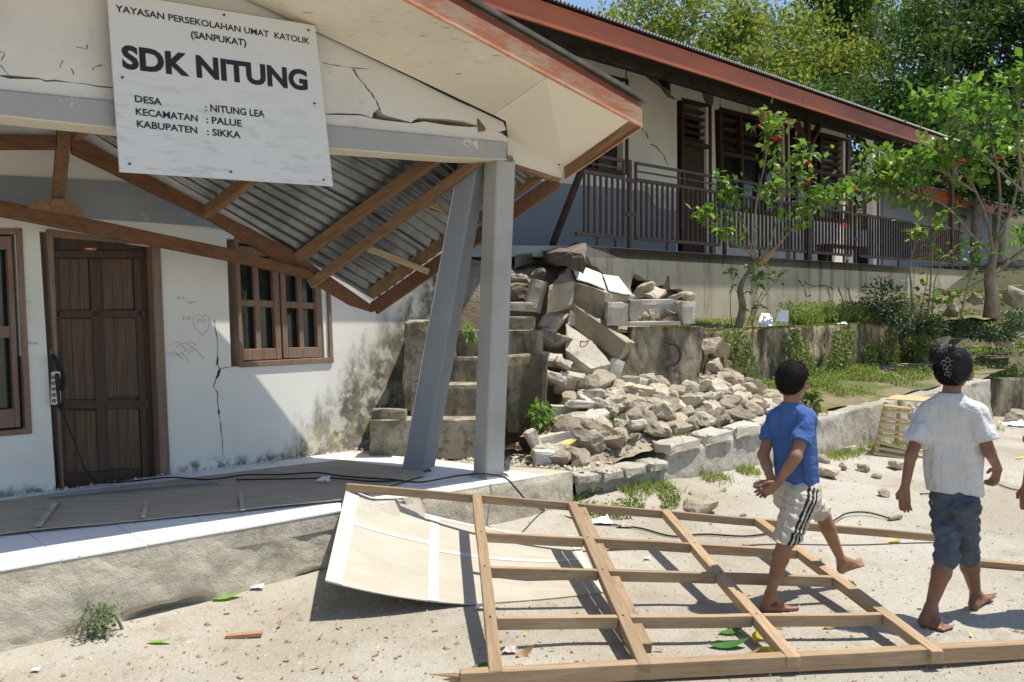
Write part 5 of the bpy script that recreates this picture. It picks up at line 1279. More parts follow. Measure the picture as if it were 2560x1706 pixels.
for k in range(9):
    f = (k+0.3)/9; a = (tlb[0]+(blb[0]-tlb[0])*f-7, tlb[1]+(blb[1]-tlb[1])*f+4); b = (trb[0]+(brb[0]-trb[0])*f+2, trb[1]+(brb[1]-trb[1])*f+(0 if k % 2 else 8)+(9 if k in (6, 7) else 0))
    A, B_ = atd(*a, db-0.035), atd(*b, db-0.035)
    put('slat', tube([A, A.lerp(B_, 0.33), A.lerp(B_, 0.66), B_], [0.016, 0.019, 0.0165, 0.018], 7), M_BAM, BS)
    A, B_ = atd(b[0]+3, b[1]-2, db-0.02), atd(2352, b[1]-(4 if k % 2 else -3), db+0.11)
    put('slat', tube([A, A.lerp(B_, 0.5), B_], [0.015, 0.018, 0.0155], 7), M_BAM, BS)
# cables, socket strip
M_CABLE = flat_mat('black cable', (0.018, 0.018, 0.02), 0.5, 0.3, 0, 0.1)
def zfl(x, y): return onz(x, y, 0.437)
c1 = [atd(148, 1020, 5.35), atd(160, 1040, 5.38), atd(175, 1080, 5.40), atd(195, 1130, 5.41), atd(215, 1175, 5.42), zfl(245, 1206), zfl(330, 1203), zfl(425, 1194), zfl(520, 1199), zfl(610, 1188), zfl(700, 1187), zfl(790, 1182), zfl(850, 1190), zfl(915, 1195), zfl(990, 1200), onz(1050, 1206, 0.43), onz(1145, 1190, 0.44), onz(1210, 1185, 0.47), onz(1262, 1195, 0.45), atd(1290, 1222, 5.55), atd(1320, 1255, 5.5)]
c1 += [ong(1362, 1283)+V3((0, 0, .02)), ong(1430, 1300)+V3((0, 0, .012)), ong(1500, 1312)+V3((0, 0, .012)), ong(1600, 1325)+V3((0, 0, .012)), ong(1680, 1345)+V3((0, 0, .012)), ong(1760, 1340)+V3((0, 0, .012)), ong(1880, 1344)+V3((0, 0, .012)), ong(2000, 1320)+V3((0, 0, .012)), ong(2075, 1312)+V3((0, 0, .02)), ong(2118, 1293)+V3((0, 0, .03)), ong(2170, 1291)+V3((0, 0, .03)), ong(2228, 1302)+V3((0, 0, .012))]
tag(put('cable', tube(smooth_path(c1, 6), 0.0065, 6), M_CABLE, smooth=True), 'long black cable trailing from the door over the porch into the yard', 'cable')
c2 = [zfl(590, 1200), zfl(700, 1198), zfl(830, 1196), zfl(930, 1204), zfl(1000, 1201)]
tag(put('cable', tube(smooth_path(c2, 6), 0.006, 6), M_CABLE, smooth=True), 'second short black cable on the porch floor before the columns', 'cable')
c3 = [atd(2250, 1262, 5.9), ong(2252, 1294)+V3((0, 0, .02)), ong(2238, 1304)+V3((0, 0, .012)), ong(2180, 1318)+V3((0, 0, .006)), ong(2120, 1322)+V3((0, 0, .006))]
tag(put('cable_plug', tube([ong(2222, 1303)+V3((0, 0, .02)), ong(2252, 1299)+V3((0, 0, .025))], [0.016, 0.02], 8), flat_mat('dirty plug', (0.28, 0.24, 0.18), 0.6)), 'dirty cable joint at the end of the black cable', 'plug')
c4 = [ong(2300, 1238)+V3((0, 0, .01)), ong(2400, 1232)+V3((0, 0, .01)), ong(2470, 1210)+V3((0, 0, .02)), ong(2530, 1226)+V3((0, 0, .012)), ong(2620, 1240)+V3((0, 0, .012))]
tag(put('cable', tube(smooth_path(c4, 6), 0.006, 6), M_CABLE, smooth=True), 'thin black cable on the ground beyond the girl', 'cable')
SS = thing('socket_strip', 'cream five socket power strip hanging by the door frame', 'power strip', PW.hit(138, 1010, 0.03))
sq_ = [(127, 930), (147, 928), (149, 1010), (126, 1012)]
put('body', prism(hp(sq_, 0.026), PW.n*0.03), flat_mat('cream plastic', (0.62, 0.60, 0.52), 0.45, 0.4, 0, 0.05), SS, bevel=0.004)
for k in range(5):
    c = PW.hit(132.5+k*0.8, 944+k*14.6, 0.058); put('socket', tube([c-PW.n*0.004, c+PW.n*0.001], 0.0145, 12), flat_mat('socket hole', (0.16, 0.15, 0.12), 0.6), SS)
tag(put('wire_bundle', tube(smooth_path([PW.hit(x, y, o_) for x, y, o_ in [(130, 888, .04), (140, 900, .06), (150, 925, .05), (140, 915, .07), (133, 895, .06), (146, 912, .06), (160, 950, .04), (152, 975, .05), (142, 935, .06), (148, 1020, .05)]], 6), 0.012, 6), M_CABLE, smooth=True), 'tangled black wires hung above the power strip', 'wires')

# ================================================================== LITTER
def leaf_blade(L_, W_, curl, fold=0.12, n=5):
    V, F = [], []
    for i in range(n+1):
        t = i/n; w_ = W_*math.sin(PI*min(1, t*0.97+0.03))**0.75*(1-0.25*t); z_ = curl*(t-0.3)**2-curl*0.09
        V += [(t*L_, -w_/2, z_+abs(w_)*fold), (t*L_, 0, z_), (t*L_, w_/2, z_+abs(w_)*fold)]
    for i in range(n):
        a = i*3; F += [(a, a+3, a+4, a+1), (a+1, a+4, a+5, a+2)]
    return V, F
def lmat(name, c): return leaf_mat(name, [c, tuple(min(1, x*1.25) for x in c)], 0.2, True)
M_LG, M_LY, M_LB = lmat('fresh fallen leaf', (0.20, 0.33, 0.06)), lmat('yellow fallen leaf', (0.60, 0.48, 0.05)), lmat('dry brown leaf', (0.30, 0.19, 0.09))
M_LD = lmat('dark green leaf', (0.06, 0.17, 0.035))
def fallen(px, py, lpx, asp, rz, mat, label, curl=0.4, z_=None, name='fallen_leaf', tilt=0.0):
    g = ong(px, py) if z_ is None else onz(px, py, z_); L_ = lpx/FPX*g.y
    me = mesh_from(name, leaf_blade(L_, L_*asp, curl*L_), mat, True)
    o = inst(name, me, g+V3((-L_/2*math.cos(rz), -L_/2*math.sin(rz), 0.012)), (tilt, 0, rz)); return tag(o, label, 'leaf')
fallen(572, 1498, 75, 0.42, 0.35, M_LG, 'pale green fallen leaf at the foot of the porch', 0.5)
fallen(402, 1610, 66, 0.30, 0.05, M_LG, 'narrow green leaf on the sand below the small weed', 0.3)
fallen(1205, 1676, 60, 0.5, 0.3, M_LD, 'dark green leaf curled under the nearest cross piece', 0.8, None, 'fallen_leaf', 0.5)
fallen(1825, 1620, 100, 0.42, 0.0, M_LD, 'big glossy green leaf inside the timber grid', 0.5)
fallen(1885, 1655, 50, 0.6, -0.3, M_LD, 'round green leaf next to the plank at the bottom', 0.5)
fallen(1830, 1585, 72, 0.45, 0.2, M_LD, 'green leaf at the edge of the shaded cross piece', 0.6)
fallen(1895, 1600, 90, 0.4, 1.2, M_LY, 'yellow leaf standing against the cross piece', 1.2, None, 'fallen_leaf', 0.9)
fallen(1925, 1635, 70, 0.5, -0.6, M_LY, 'withered yellow leaf crumpled beside the cross piece', 1.4, None, 'fallen_leaf', 0.6)
fallen(1850, 1650, 110, 0.25, 0.1, M_LB, 'long dry leaf below the glossy green leaf', 0.5)
fallen(1940, 1575, 50, 0.6, 0.9, M_LB, 'crumpled brown leaf under the front rail', 1.6, None, 'fallen_leaf', 0.7)
fallen(2135, 1650, 70, 0.35, 0.0, M_LY, 'yellow leaf just behind the long bottom plank', 0.4)
fallen(2240, 1356, 45, 0.4, 0.3, M_LY, 'bright yellow leaf under the far end of the rail', 0.6)
fallen(2550, 1148, 30, 0.4, 0.3, M_LY, 'small yellow leaf at the right edge of the yard', 0.4)
fallen(2080, 1570, 55, 0.4, 0.4, M_LB, 'dry curled leaf in the shade of the front rail', 1.2)
fallen(1310, 1640, 45, 0.5, 0.5, M_LB, 'brown crumpled leaf between the first cross pieces', 1.6, None, 'fallen_leaf', 0.6)
fallen(1422, 1111, 46, 0.32, 0.5, M_LY, 'yellow leaf on the stones of the heap', 0.5, 0.52, 'fallen_leaf', 0.4)
for k in range(26):
    r_ = random.Random(300+k)
    px, py = r_.uniform(420, 2500), r_.uniform(1480, 1690)
    fallen(px, py, r_.uniform(12, 26), r_.uniform(0.3, 0.5), r_.uniform(0, 6), [M_LB, M_LB, M_LY, M_LG][k % 4], 'small dry leaf scattered on the bare sand of the yard', r_.uniform(0.3, 1.4))['group'] = 'small leaves scattered on the yard'
M_CHIP = wood_mat('orange wood chip', (0.42, 0.25, 0.13), (0.36, 0.20, 0.10), (0.22, 0.12, 0.06), (1, 0, 0))
tag(put('wood_splinter', boxat(ong(610, 1594)+V3((0, 0, .012)), V3((0.085, 0.01, 0.004)), V3((-0.002, 0.018, 0)), V3((0, 0, 0.008))), M_CHIP), 'orange wood splinter on the sand, largest of the chips', 'wood chip')
V, F = [], []
for k in range(75):
    r_ = random.Random(900+k); px = r_.gauss(800, 200) if k < 50 else r_.uniform(900, 2300); py = r_.uniform(1500, 1700)
    if py < 1640-0.25*px: py = 1690-0.2*px+r_.uniform(0, 60)
    if px < 100: continue
    g = ong(px, py); a = r_.uniform(0, PI); l = 0.004+0.012*r_.random()**3
    vf = boxat(g+V3((0, 0, 0.004)), V3((math.cos(a)*l, math.sin(a)*l, r_.uniform(-.3, .3)*l)), V3((-math.sin(a)*l*.4, math.cos(a)*l*.4, 0)), V3((0, 0, 0.004)))
    V, F = cat((V, F), vf)
put('wood_debris', (V, F), M_CHIP, kind='stuff')
M_PAPER = flat_mat('white litter', (0.72, 0.72, 0.71), 0.7, 0.2, 0, 0.06)
def litter(px, py, wpx, label, seed, z_=None, mat=None, name='paper_scrap', cat_='paper'):
    g = ong(px, py) if z_ is None else onz(px, py, z_); r_ = wpx/FPX*g.y/2; rr_ = random.Random(seed)
    def f(u_, v_):
        x, y = (u_-0.5)*2*r_, (v_-0.5)*1.4*r_
        return g+V3((x*(1-0.3*v_), y, 0.01+r_*0.55*abs(mn.noise(V3((u_*2.5+seed, v_*2.5, seed))))+r_*0.3*u_*v_))
    return tag(put(name, grid(f, 6, 6), mat or M_PAPER), label, cat_)
litter(810, 1205, 36, 'white paper scrap on the porch floor near the plywood', 1, 0.435)
litter(1052, 1490, 34, 'white paper cone at the lower edge of the plywood sheet', 2)
litter(645, 1473, 34, 'torn white paper at the foot of the porch', 3)
litter(1200, 1525, 26, 'bluish paper piece under the first cross piece', 4)
litter(1540, 1372, 38, 'crumpled white plastic between the far rails', 5)
litter(1618, 1400, 18, 'tiny white scrap on the gravel between the rails', 6)
litter(1275, 1632, 40, 'crumpled wrapper between the nearest cross pieces', 7, None, flat_mat('pink wrapper', (0.55, 0.42, 0.42), 0.6))
litter(90, 1680, 22, 'white scrap on the sand at the bottom left', 8)
litter(2530, 1065, 60, 'pale paper sheet on the ground under the far wall', 9)
litter(1275, 1128, 60, 'white and orange plastic wrapper at the edge of the tiles', 10, 0.41, flat_mat('orange wrapper', (0.60, 0.33, 0.16), 0.5, 0.4, 0, 0.35, 14))
for (px, py, w2_, h2_, tl_, lab) in [(1914, 800, 0.105, 0.13, 0.75, 'white broken tile leaning in the grass beside the shrub'), (1957, 791, 0.085, 0.10, 1.15, 'second white tile standing in the grass behind the first')]:
    c = atd(px, py, 10.9); mt = Euler((tl_, 0.25, -0.2)).to_matrix()
    tag(put('tile_shard', prism([c+mt @ V3(q) for q in ((-w2_, -h2_, 0), (w2_, -h2_*0.8, 0), (w2_*0.7, h2_, 0), (-w2_*0.6, h2_*0.8, 0))], mt @ V3((0, 0, 0.012))), M_WTILE), lab, 'tile')
litter(2105, 813, 24, 'small white scrap on the grassy terrace', 13, 1.56)
litter(1500, 1308, 60, 'white plastic rubbish at the foot of the porch end', 14)
litter(1560, 1318, 40, 'pale rag beside the plastic rubbish below the porch', 15, None, flat_mat('rag', (0.45, 0.38, 0.30)))
# ================================================================== VEGETATION
def leaf_cloud(cen, size, up=0.5, asp=0.5, droop=0.25, seed=0, svar=0.35):
    """many leaf-sized folded quads; cen Nx3"""
    g = np.random.default_rng(seed); n = len(cen)
    d = g.normal(size=(n, 3)); d[:, 2] -= droop*1.5; d /= np.linalg.norm(d, axis=1)[:, None]
    nn = g.normal(size=(n, 3)); nn[:, 2] += up*3; nn -= d*(nn*d).sum(1)[:, None]; nn /= np.linalg.norm(nn, axis=1)[:, None]+1e-9
    s = np.cross(nn, d); l = size*(1+svar*g.uniform(-1, 1, n))[:, None]
    b = cen-d*l*0.5; t = cen+d*l*0.5; w_ = s*l*asp*0.5; mid_ = cen-d*l*0.06
    V = np.stack([b, mid_+w_+nn*l*0.06, t, mid_-w_+nn*l*0.06], 1).reshape(-1, 3)
    return V, n
def cloud_obj(name, cen, size, mat, parent=None, kind=None, **kw):
    V, n = leaf_cloud(np.asarray(cen, float), size, **kw)
    org = np.array(ORG[parent]) if parent is not None else np.array([V[:, 0].mean(), V[:, 1].mean(), V[:, 2].min()])
    me = bpy.data.meshes.new(name); me.vertices.add(4*n); me.vertices.foreach_set('co', (V-org).ravel())
    me.loops.add(4*n); me.loops.foreach_set('vertex_index', np.arange(4*n, dtype=np.int32))
    me.polygons.add(n); me.polygons.foreach_set('loop_start', np.arange(0, 4*n, 4, dtype=np.int32)); me.polygons.foreach_set('loop_total', np.full(n, 4, dtype=np.int32))
    me.materials.append(mat); me.update(calc_edges=True)
    o = bpy.data.objects.new(name, me); COL.objects.link(o)
    if parent is not None: o.parent = parent
    else: o.location = V3(org)
    ORG[o] = V3(org)
    if kind: o['kind'] = kind
    return o
M_BARK = stone_mat('grey tree bark', (0.22, 0.18, 0.14), (0.30, 0.26, 0.21), (0.11, 0.09, 0.07), 4, 14, 50, 0.8, 0.02)
M_BARKL = stone_mat('pale branch bark', (0.36, 0.31, 0.25), (0.44, 0.39, 0.32), (0.2, 0.16, 0.12), 4, 14, 50, 0.6, 0.01)
def tree(name, label, base, blobs, nleaf, size, mat, tr=0.18, seed=1, clump=0.42, ends=26, bark=None, up=0.5, asp=0.5, cat_='tree', group='trees behind the long building', twig=0.014):
    base = V3(base); g = np.random.default_rng(seed); rr = random.Random(seed)
    t = thing(name, label, cat_, base, group)
    tubes = []; cz = min(b[0][2]-b[1][2]*0.4 for b in blobs)
    mc = V3(sum((np.array(b[0]) for b in blobs), np.zeros(3))/len(blobs)); top = V3((base.x*0.6+mc.x*0.4, base.y*0.6+mc.y*0.4, max(base.z+1.0, cz)))
    k1 = base.lerp(top, 0.5)+V3((rr.uniform(-.2, .2), 0, 0))
    tubes.append(tube(smooth_path([base, k1, top], 3), [tr*(1-0.4*i/6) for i in range(7)], 8))
    cen = []; tot = sum(b[1][0]*b[1][1]*b[1][2] for b in blobs)
    for (c, r) in blobs:
        c, r = np.array(c, float), np.array(r, float); m0 = V3(c)
        mid_ = top.lerp(m0, 0.55)+V3(g.normal(size=3)*0.25)
        lim = smooth_path([top, mid_, m0], 3); tubes.append(tube(lim, [tr*0.55*(1-0.7*i/6) for i in range(7)], 6))
        per = int(nleaf*(r[0]*r[1]*r[2])/tot)
        for e_ in range(ends):
            dvec = g.normal(size=3); dvec /= np.linalg.norm(dvec); rad = g.uniform(0.45, 1.0)**0.6
            p_ = c+dvec*r*rad; a = lim[rr.randrange(3, 7)]; b2 = a.lerp(V3(p_), 0.5)+V3(g.normal(size=3)*0.15*r.mean())
            tubes.append(tube(smooth_path([a, b2, V3(p_)], 2), [tr*0.16, tr*0.11, tr*0.08, twig, twig*0.5], 4, False))
            nn = max(4, per//ends); cl = p_+g.normal(size=(nn, 3))*clump*np.array([1.1, 1.1, 0.75])*(0.6+0.8*g.random())
            cen.append(cl)
    put('trunk', cat(*tubes), bark or M_BARK, t, smooth=True)
    cloud_obj('crown', np.concatenate(cen), size, mat, t, seed=seed, up=up, asp=asp)
    return t
YG = leaf_mat('yellow green foliage', [(0.085, 0.13, 0.028), (0.145, 0.19, 0.04), (0.21, 0.24, 0.05), (0.30, 0.28, 0.065)], 0.4)
MG = leaf_mat('mid green foliage', [(0.035, 0.075, 0.018), (0.06, 0.115, 0.025), (0.10, 0.16, 0.035)], 0.35)
DG = leaf_mat('dark green foliage', [(0.018, 0.045, 0.014), (0.03, 0.07, 0.02), (0.055, 0.10, 0.028)], 0.3)
def bl_(px, py, d, rx, ry, rz): p_ = atd(px, py, d); return ((p_.x, p_.y, p_.z), (rx, ry, rz))
tree('broadleaf_tree', 'sparse yellow green tree nearest the ridge end, its twigs showing', atd(1780, 700, 26), [bl_(1580, 130, 25, 1.7, 1.6, 1.5), bl_(1740, 40, 25, 1.9, 1.8, 1.6), bl_(1680, 190, 24, 1.6, 1.4, 1.2), bl_(1860, 170, 24.5, 1.7, 1.5, 1.3)], 13000, 0.17, YG, 0.22, 1, 0.36, 26, M_BARKL)
tree('broadleaf_tree', 'yellow green tree over the middle of the red fascia', atd(2020, 700, 27), [bl_(1960, 110, 26, 1.7, 1.5, 1.4), bl_(2030, 230, 25, 1.7, 1.3, 1.2), bl_(2130, 220, 25, 1.5, 1.4, 1.3), bl_(1920, 245, 24, 1.4, 1.2, 1.0)], 12000, 0.17, YG, 0.22, 2, 0.36, 26, M_BARKL)
tree('broadleaf_tree', 'green bushy tree growing low behind the roof edge', atd(2180, 760, 24), [bl_(2170, 300, 23, 1.4, 1.3, 1.0), bl_(2060, 300, 23, 1.2, 1.2, 0.9), bl_(2260, 330, 23, 1.2, 1.2, 1.0)], 7500, 0.16, MG, 0.18, 3, 0.34, 22)
tree('broadleaf_tree', 'dark leafy tree rising between the yellow green ones', atd(2090, 700, 33), [bl_(2060, 20, 32, 1.5, 1.5, 1.7), bl_(2110, 110, 31, 1.7, 1.4, 1.5), bl_(2130, -20, 32, 1.2, 1.2, 1.3)], 9500, 0.22, DG, 0.24, 4, 0.42, 22)
tree('broadleaf_tree', 'loose pale tree beside the gap of sky', atd(2230, 720, 28), [bl_(2190, 130, 28, 0.8, 1.0, 1.6), bl_(2290, 40, 28, 1.0, 1.0, 1.0), bl_(2200, -40, 28, 0.9, 1.0, 0.9)], 2600, 0.17, YG, 0.15, 5, 0.38, 16, M_BARKL)
tree('broadleaf_tree', 'tall dark green tree at the right edge of the wood', atd(2480, 760, 25), [bl_(2420, 60, 24, 1.7, 1.6, 1.6), bl_(2540, 110, 24, 1.8, 1.6, 1.8), bl_(2400, 210, 23.5, 1.6, 1.5, 1.3), bl_(2520, 280, 23.5, 1.6, 1.5, 1.3), bl_(2620, -10, 24, 1.8, 1.6, 1.8)], 21000, 0.17, DG, 0.3, 6, 0.40, 24)
tree('broadleaf_tree', 'mid green tree standing before the tall dark one', atd(2330, 780, 22), [bl_(2330, 170, 22, 1.1, 1.1, 1.2), bl_(2370, 40, 22.5, 1.2, 1.1, 1.1), bl_(2330, 300, 21.5, 1.2, 1.1, 1.0)], 8500, 0.15, MG, 0.18, 7, 0.34, 22)
tree('broadleaf_tree', 'shady tree under the tall dark one, low on the slope', atd(2450, 800, 21), [bl_(2440, 370, 20.5, 1.3, 1.2, 1.0), bl_(2560, 380, 20.5, 1.3, 1.2, 1.2), bl_(2350, 400, 20.5, 0.9, 1.0, 0.8)], 9000, 0.15, DG, 0.18, 8, 0.32, 22)
# far-off wood behind, one mass
g = np.random.default_rng(77); n = 26000
wx = g.uniform(3.0, 42, n); wy = g.uniform(36, 48, n); hmax = 8.2+0.12*(wx-6)+1.5*np.sin(wx*0.9)+0.9*np.sin(wx*2.3+1)
gap = np.exp(-((wx/wy*FPX+CX-2236)/26)**2)*4+np.exp(-((wx/wy*FPX+CX-1450)/120)**2)*6; hmax = hmax-gap*1.2
wz = 3+(hmax-3)*g.random(n)**0.7
cloud_obj('distant_wood', np.stack([wx, wy, wz], 1), 0.42, DG, None, 'stuff', seed=5)

# ---- shrubs on the terrace with big separate leaves
M_STEM = stone_mat('brown shrub stem', (0.20, 0.15, 0.10), (0.27, 0.21, 0.15), (0.10, 0.075, 0.05), 6, 18, 50, 0.6, 0.008)
LM = leaf_mat('shrub leaf', [(0.06, 0.14, 0.024), (0.105, 0.205, 0.034), (0.175, 0.28, 0.048), (0.26, 0.35, 0.07)], 0.38, True, 0.38, 0.45)
LR = leaf_mat('young red leaf', [(0.22, 0.07, 0.03), (0.30, 0.14, 0.05)], 0.3, True)
FR = leaf_mat('red flower', [(0.50, 0.015, 0.03), (0.66, 0.03, 0.06)], 0.25, True)
lf = []
for k in range(5):
    V, F = leaf_blade(1.0, 0.46+0.05*k, -0.5-0.15*k, 0.14, 4); lf.append(mesh_from('leaf', (V, F), LM, True))
lr = mesh_from('leaf', leaf_blade(1.0, 0.22, -0.4, 0.1, 3), LR, True); fr_ = mesh_from('petal', leaf_blade(1.0, 0.5, 0.3, 0.1, 3), FR, True)
def put_leaf(p_, d, l, parent, me=None, rr=R, name='leaf'):
    d = V3(d).normalized(); q = d.to_track_quat('X', 'Z').to_matrix() @ Euler((rr.uniform(-.7, .7), 0, 0)).to_matrix()
    return inst(name, me or lf[rr.randrange(5)], p_, q, l, parent)
def shrub(name, label, base, stems, nleaf, l0, seed, extra=0, tw=0.006, flowers=(), group='flowering shrubs on the terrace', r0=0.05, spread=0.16, redtop=None):
    rr = random.Random(seed); t = thing(name, label, 'shrub', base, group); tubes = []; twigs = []
    for (pts, ra, nb) in stems:
        P = smooth_path(pts, 4); n = len(P); tubes.append(tube(P, [ra*(1-0.75*i/(n-1)) for i in range(n)], 7))
        for b in range(nb):
            i = int(n*(0.45+0.55*rr.random())); i = min(n-1, i); a = P[i]
            ax = (P[min(i+1, n-1)]-P[max(i-1, 0)]).normalized()
            dv = (ax*0.5+V3((rr.gauss(0, .7), rr.gauss(0, .7), rr.gauss(0.25, .4)))).normalized()*rr.uniform(0.6, 1.6)*spread*1.5
            q = [a, a+dv*0.55+V3((0, 0, 0.03)), a+dv]; q = smooth_path(q, 3); tubes.append(tube(q, [tw*(1-0.6*j/(len(q)-1)) for j in range(len(q))], 4, False)); twigs.append(q)
        twigs.append(P[int(n*0.7):])
    put('stem', cat(*tubes), M_STEM, t, smooth=True)
    cnt = 0
    while cnt < nleaf:
        q = twigs[rr.randrange(len(twigs))]; i = rr.randrange(max(1, len(q)//3), len(q)); a = q[i]
        d = (q[i]-q[i-1]).normalized()*0.5+V3((rr.gauss(0, .7), rr.gauss(0, .7), rr.gauss(-0.05, .35)))
        red = redtop is not None and a.z > redtop and rr.random() < 0.5
        put_leaf(a, d, l0*rr.uniform(0.6, 1.25), t, lr if red else None, rr); cnt += 1
    if extra:
        V, F = [], []; cen = []
        for _ in range(extra):
            q = twigs[rr.randrange(len(twigs))]; a = q[rr.randrange(len(q)//2, len(q))]; k_ = 0.45*spread+0.02; cen.append([a.x+rr.gauss(0, k_), a.y+rr.gauss(0, k_), a.z+rr.gauss(0, k_*0.9)])
        o = cloud_obj('foliage', cen, l0*0.8, LMi, t, 'stuff', seed=seed, asp=0.6)
    for (px, py, d) in flowers:
        c = atd(px, py, d)
        for k in range(5): 
            a = k*1.256+rr.random(); put_leaf(c, (math.cos(a), math.sin(a)*0.6, 0.35*math.sin(a*2)), 0.072, t, fr_, rr, 'petal')
    return t
LMi = leaf_mat('shrub foliage', [(0.06, 0.14, 0.024), (0.105, 0.205, 0.034), (0.175, 0.28, 0.048), (0.25, 0.34, 0.065)], 0.38)
d = 10.75
def A_(px, py, dd=0.0): return atd(px, py, d+dd)
shrub('flowering_shrub', 'young shrub with red flowers on a bent trunk above the mossy terrace wall', A_(1846, 822), [
    ([A_(1844, 824), A_(1856, 770), A_(1850, 722), A_(1868, 685), A_(1890, 655)], 0.062, 0),
    ([A_(1890, 655), A_(1868, 628), A_(1830, 606), A_(1798, 570), A_(1768, 545)], 0.018, 11),
    ([A_(1890, 655), A_(1885, 590), A_(1890, 520), A_(1905, 440), A_(1920, 365), A_(1918, 325)], 0.018, 16),
    ([A_(1890, 655), A_(1925, 630), A_(1965, 590), A_(2010, 540), A_(2070, 500), A_(2100, 470)], 0.022, 17),
    ([A_(1895, 650), A_(1925, 610), A_(1950, 520), A_(1975, 440), A_(2000, 395)], 0.016, 11),
    ([A_(1880, 630), A_(1865, 570), A_(1840, 520), A_(1822, 500)], 0.012, 8)], 300, 0.14, 21, 420, 0.0045,
    [(1938, 352, d-.15), (1945, 345, d-.1), (2020, 408, d-.1), (2012, 462, d-.1), (2022, 455, d-.1), (2105, 562, d-.1), (2132, 470, d)], redtop=A_(0, 385).z)
ct = []
for k in range(4): ct.append(tube(smooth_path([A_(1895+k*6, 660), A_(1915+k*9, 640-k*8), A_(1935+k*8, 622-k*7)], 3), 0.012, 5))
put('broken_branch', cat(*ct), M_CHIP, None); tag(bpy.context.scene.objects['broken_branch'], 'split orange wood of a snapped branch in the fork of the young shrub', 'branch')
d2 = 10.7
def B_(px, py, dd=0.0): return atd(px, py, d2+dd)
shrub('sapling', 'thin leafy suckers around the foot of the flowering shrub', B_(1860, 820), [([B_(1830, 818), B_(1826, 770), B_(1828, 720), B_(1838, 690)], 0.008, 6), ([B_(1868, 815), B_(1885, 760), B_(1895, 715), B_(1905, 690)], 0.008, 8), ([B_(1875, 815), B_(1905, 750), B_(1930, 715), B_(1945, 700)], 0.007, 6), ([B_(1880, 815), B_(1885, 790), B_(1888, 770)], 0.007, 5)], 95, 0.10, 22, 0, 0.004, (), None, spread=0.11)
d3 = 13.2
def D_(px, py, dd=0.0): return atd(px, py, d3+dd)
shrub('flowering_shrub', 'big spreading shrub with a stout forked trunk at the right of the terrace', D_(2475, 790), [
    ([D_(2478, 795), D_(2480, 740), D_(2474, 690), D_(2485, 640), D_(2490, 600)], 0.13, 0),
    ([D_(2484, 640), D_(2470, 560), D_(2440, 480), D_(2400, 420), D_(2350, 380)], 0.03, 20),
    ([D_(2485, 640), D_(2440, 600), D_(2370, 520), D_(2300, 490), D_(2220, 470), D_(2180, 478)], 0.026, 20),
    ([D_(2490, 600), D_(2500, 500), D_(2490, 400), D_(2460, 300), D_(2440, 260)], 0.03, 20),
    ([D_(2490, 600), D_(2530, 520), D_(2550, 420), D_(2560, 330)], 0.03, 20),
    ([D_(2482, 690), D_(2540, 640), D_(2600, 600), D_(2650, 540)], 0.04, 14),
    ([D_(2476, 690), D_(2420, 720), D_(2380, 745)], 0.02, 3),
    ([D_(2300, 490), D_(2290, 440), D_(2300, 400), D_(2270, 420)], 0.02, 12),
    ([D_(2440, 480), D_(2330, 420), D_(2260, 440), D_(2240, 430)], 0.02, 14)], 300, 0.18, 23, 1500, 0.006, [(2390, 410, d3-.3), (2500, 396, d3-.3), (2405, 403, d3-.4), (2550, 347, d3-.3)], spread=0.26)
d4 = 12.4
def E_(px, py, dd=0.0): return atd(px, py, d4+dd)
shrub('sapling', 'bare thin stems leaning over the terrace wall with leaves only at the top', E_(2310, 785), [
    ([E_(2284, 785), E_(2278, 720), E_(2276, 660), E_(2294, 600), E_(2330, 570), E_(2350, 560)], 0.018, 3),
    ([E_(2320, 790), E_(2326, 720), E_(2330, 640), E_(2335, 590), E_(2340, 540)], 0.018, 3),
    ([E_(2330, 790), E_(2338, 700), E_(2360, 650), E_(2390, 620)], 0.012, 2),
    ([E_(2300, 788), E_(2318, 700), E_(2326, 620)], 0.012, 2),
    ([E_(2400, 800), E_(2415, 730), E_(2425, 690), E_(2428, 650)], 0.016, 8)], 70, 0.15, 24, 60, 0.005, (), None, spread=0.2)
tl_, tr_ = leaf_mat('tip foliage', [(0.10, 0.20, 0.03), (0.20, 0.30, 0.05)], 0.4), None
shrub('sapling', 'light green sapling top rising before the dark trees at the right edge', D_(2520, 560, -1.0), [
    ([D_(2600, 640, -1.0), D_(2560, 480, -1.0), D_(2545, 340, -1.0), D_(2550, 240, -1.0), D_(2560, 200, -1.0)], 0.03, 16),
    ([D_(2560, 480, -1.0), D_(2450, 380, -1.0), D_(2390, 300, -1.0), D_(2340, 260, -1.0)], 0.02, 14)], 130, 0.18, 25, 260, 0.006, (), None, spread=0.24)
# ---- bushes, grass, weeds
def bush(label, c, r, n, size, mat, seed, name='bush', cat_='bush'):
    g = np.random.default_rng(seed); dv = g.normal(size=(n, 3)); dv /= np.linalg.norm(dv, axis=1)[:, None]
    p_ = np.array(c)+dv*np.array(r)*(g.random(n)[:, None]**0.45)+g.normal(size=(n, 3))*0.03
    p_[:, 2] = np.maximum(p_[:, 2], c[2]-r[2]*0.9)
    t = thing(name, label, cat_, V3((c[0], c[1], c[2]-r[2])))
    cloud_obj('foliage', p_, size, mat, t, seed=seed)
    rr = random.Random(seed); tb = []
    for k in range(7):
        q = V3(p_[rr.randrange(n)]); b = V3((c[0]+rr.uniform(-.1, .1), c[1]+rr.uniform(-.1, .1), c[2]-r[2])); tb.append(tube(smooth_path([b, b.lerp(q, .5)+V3((0, 0, .05)), q], 2), [0.01, 0.008, 0.006, 0.004, 0.003], 4, False))
    put('stem', cat(*tb), M_BARK, t); return t
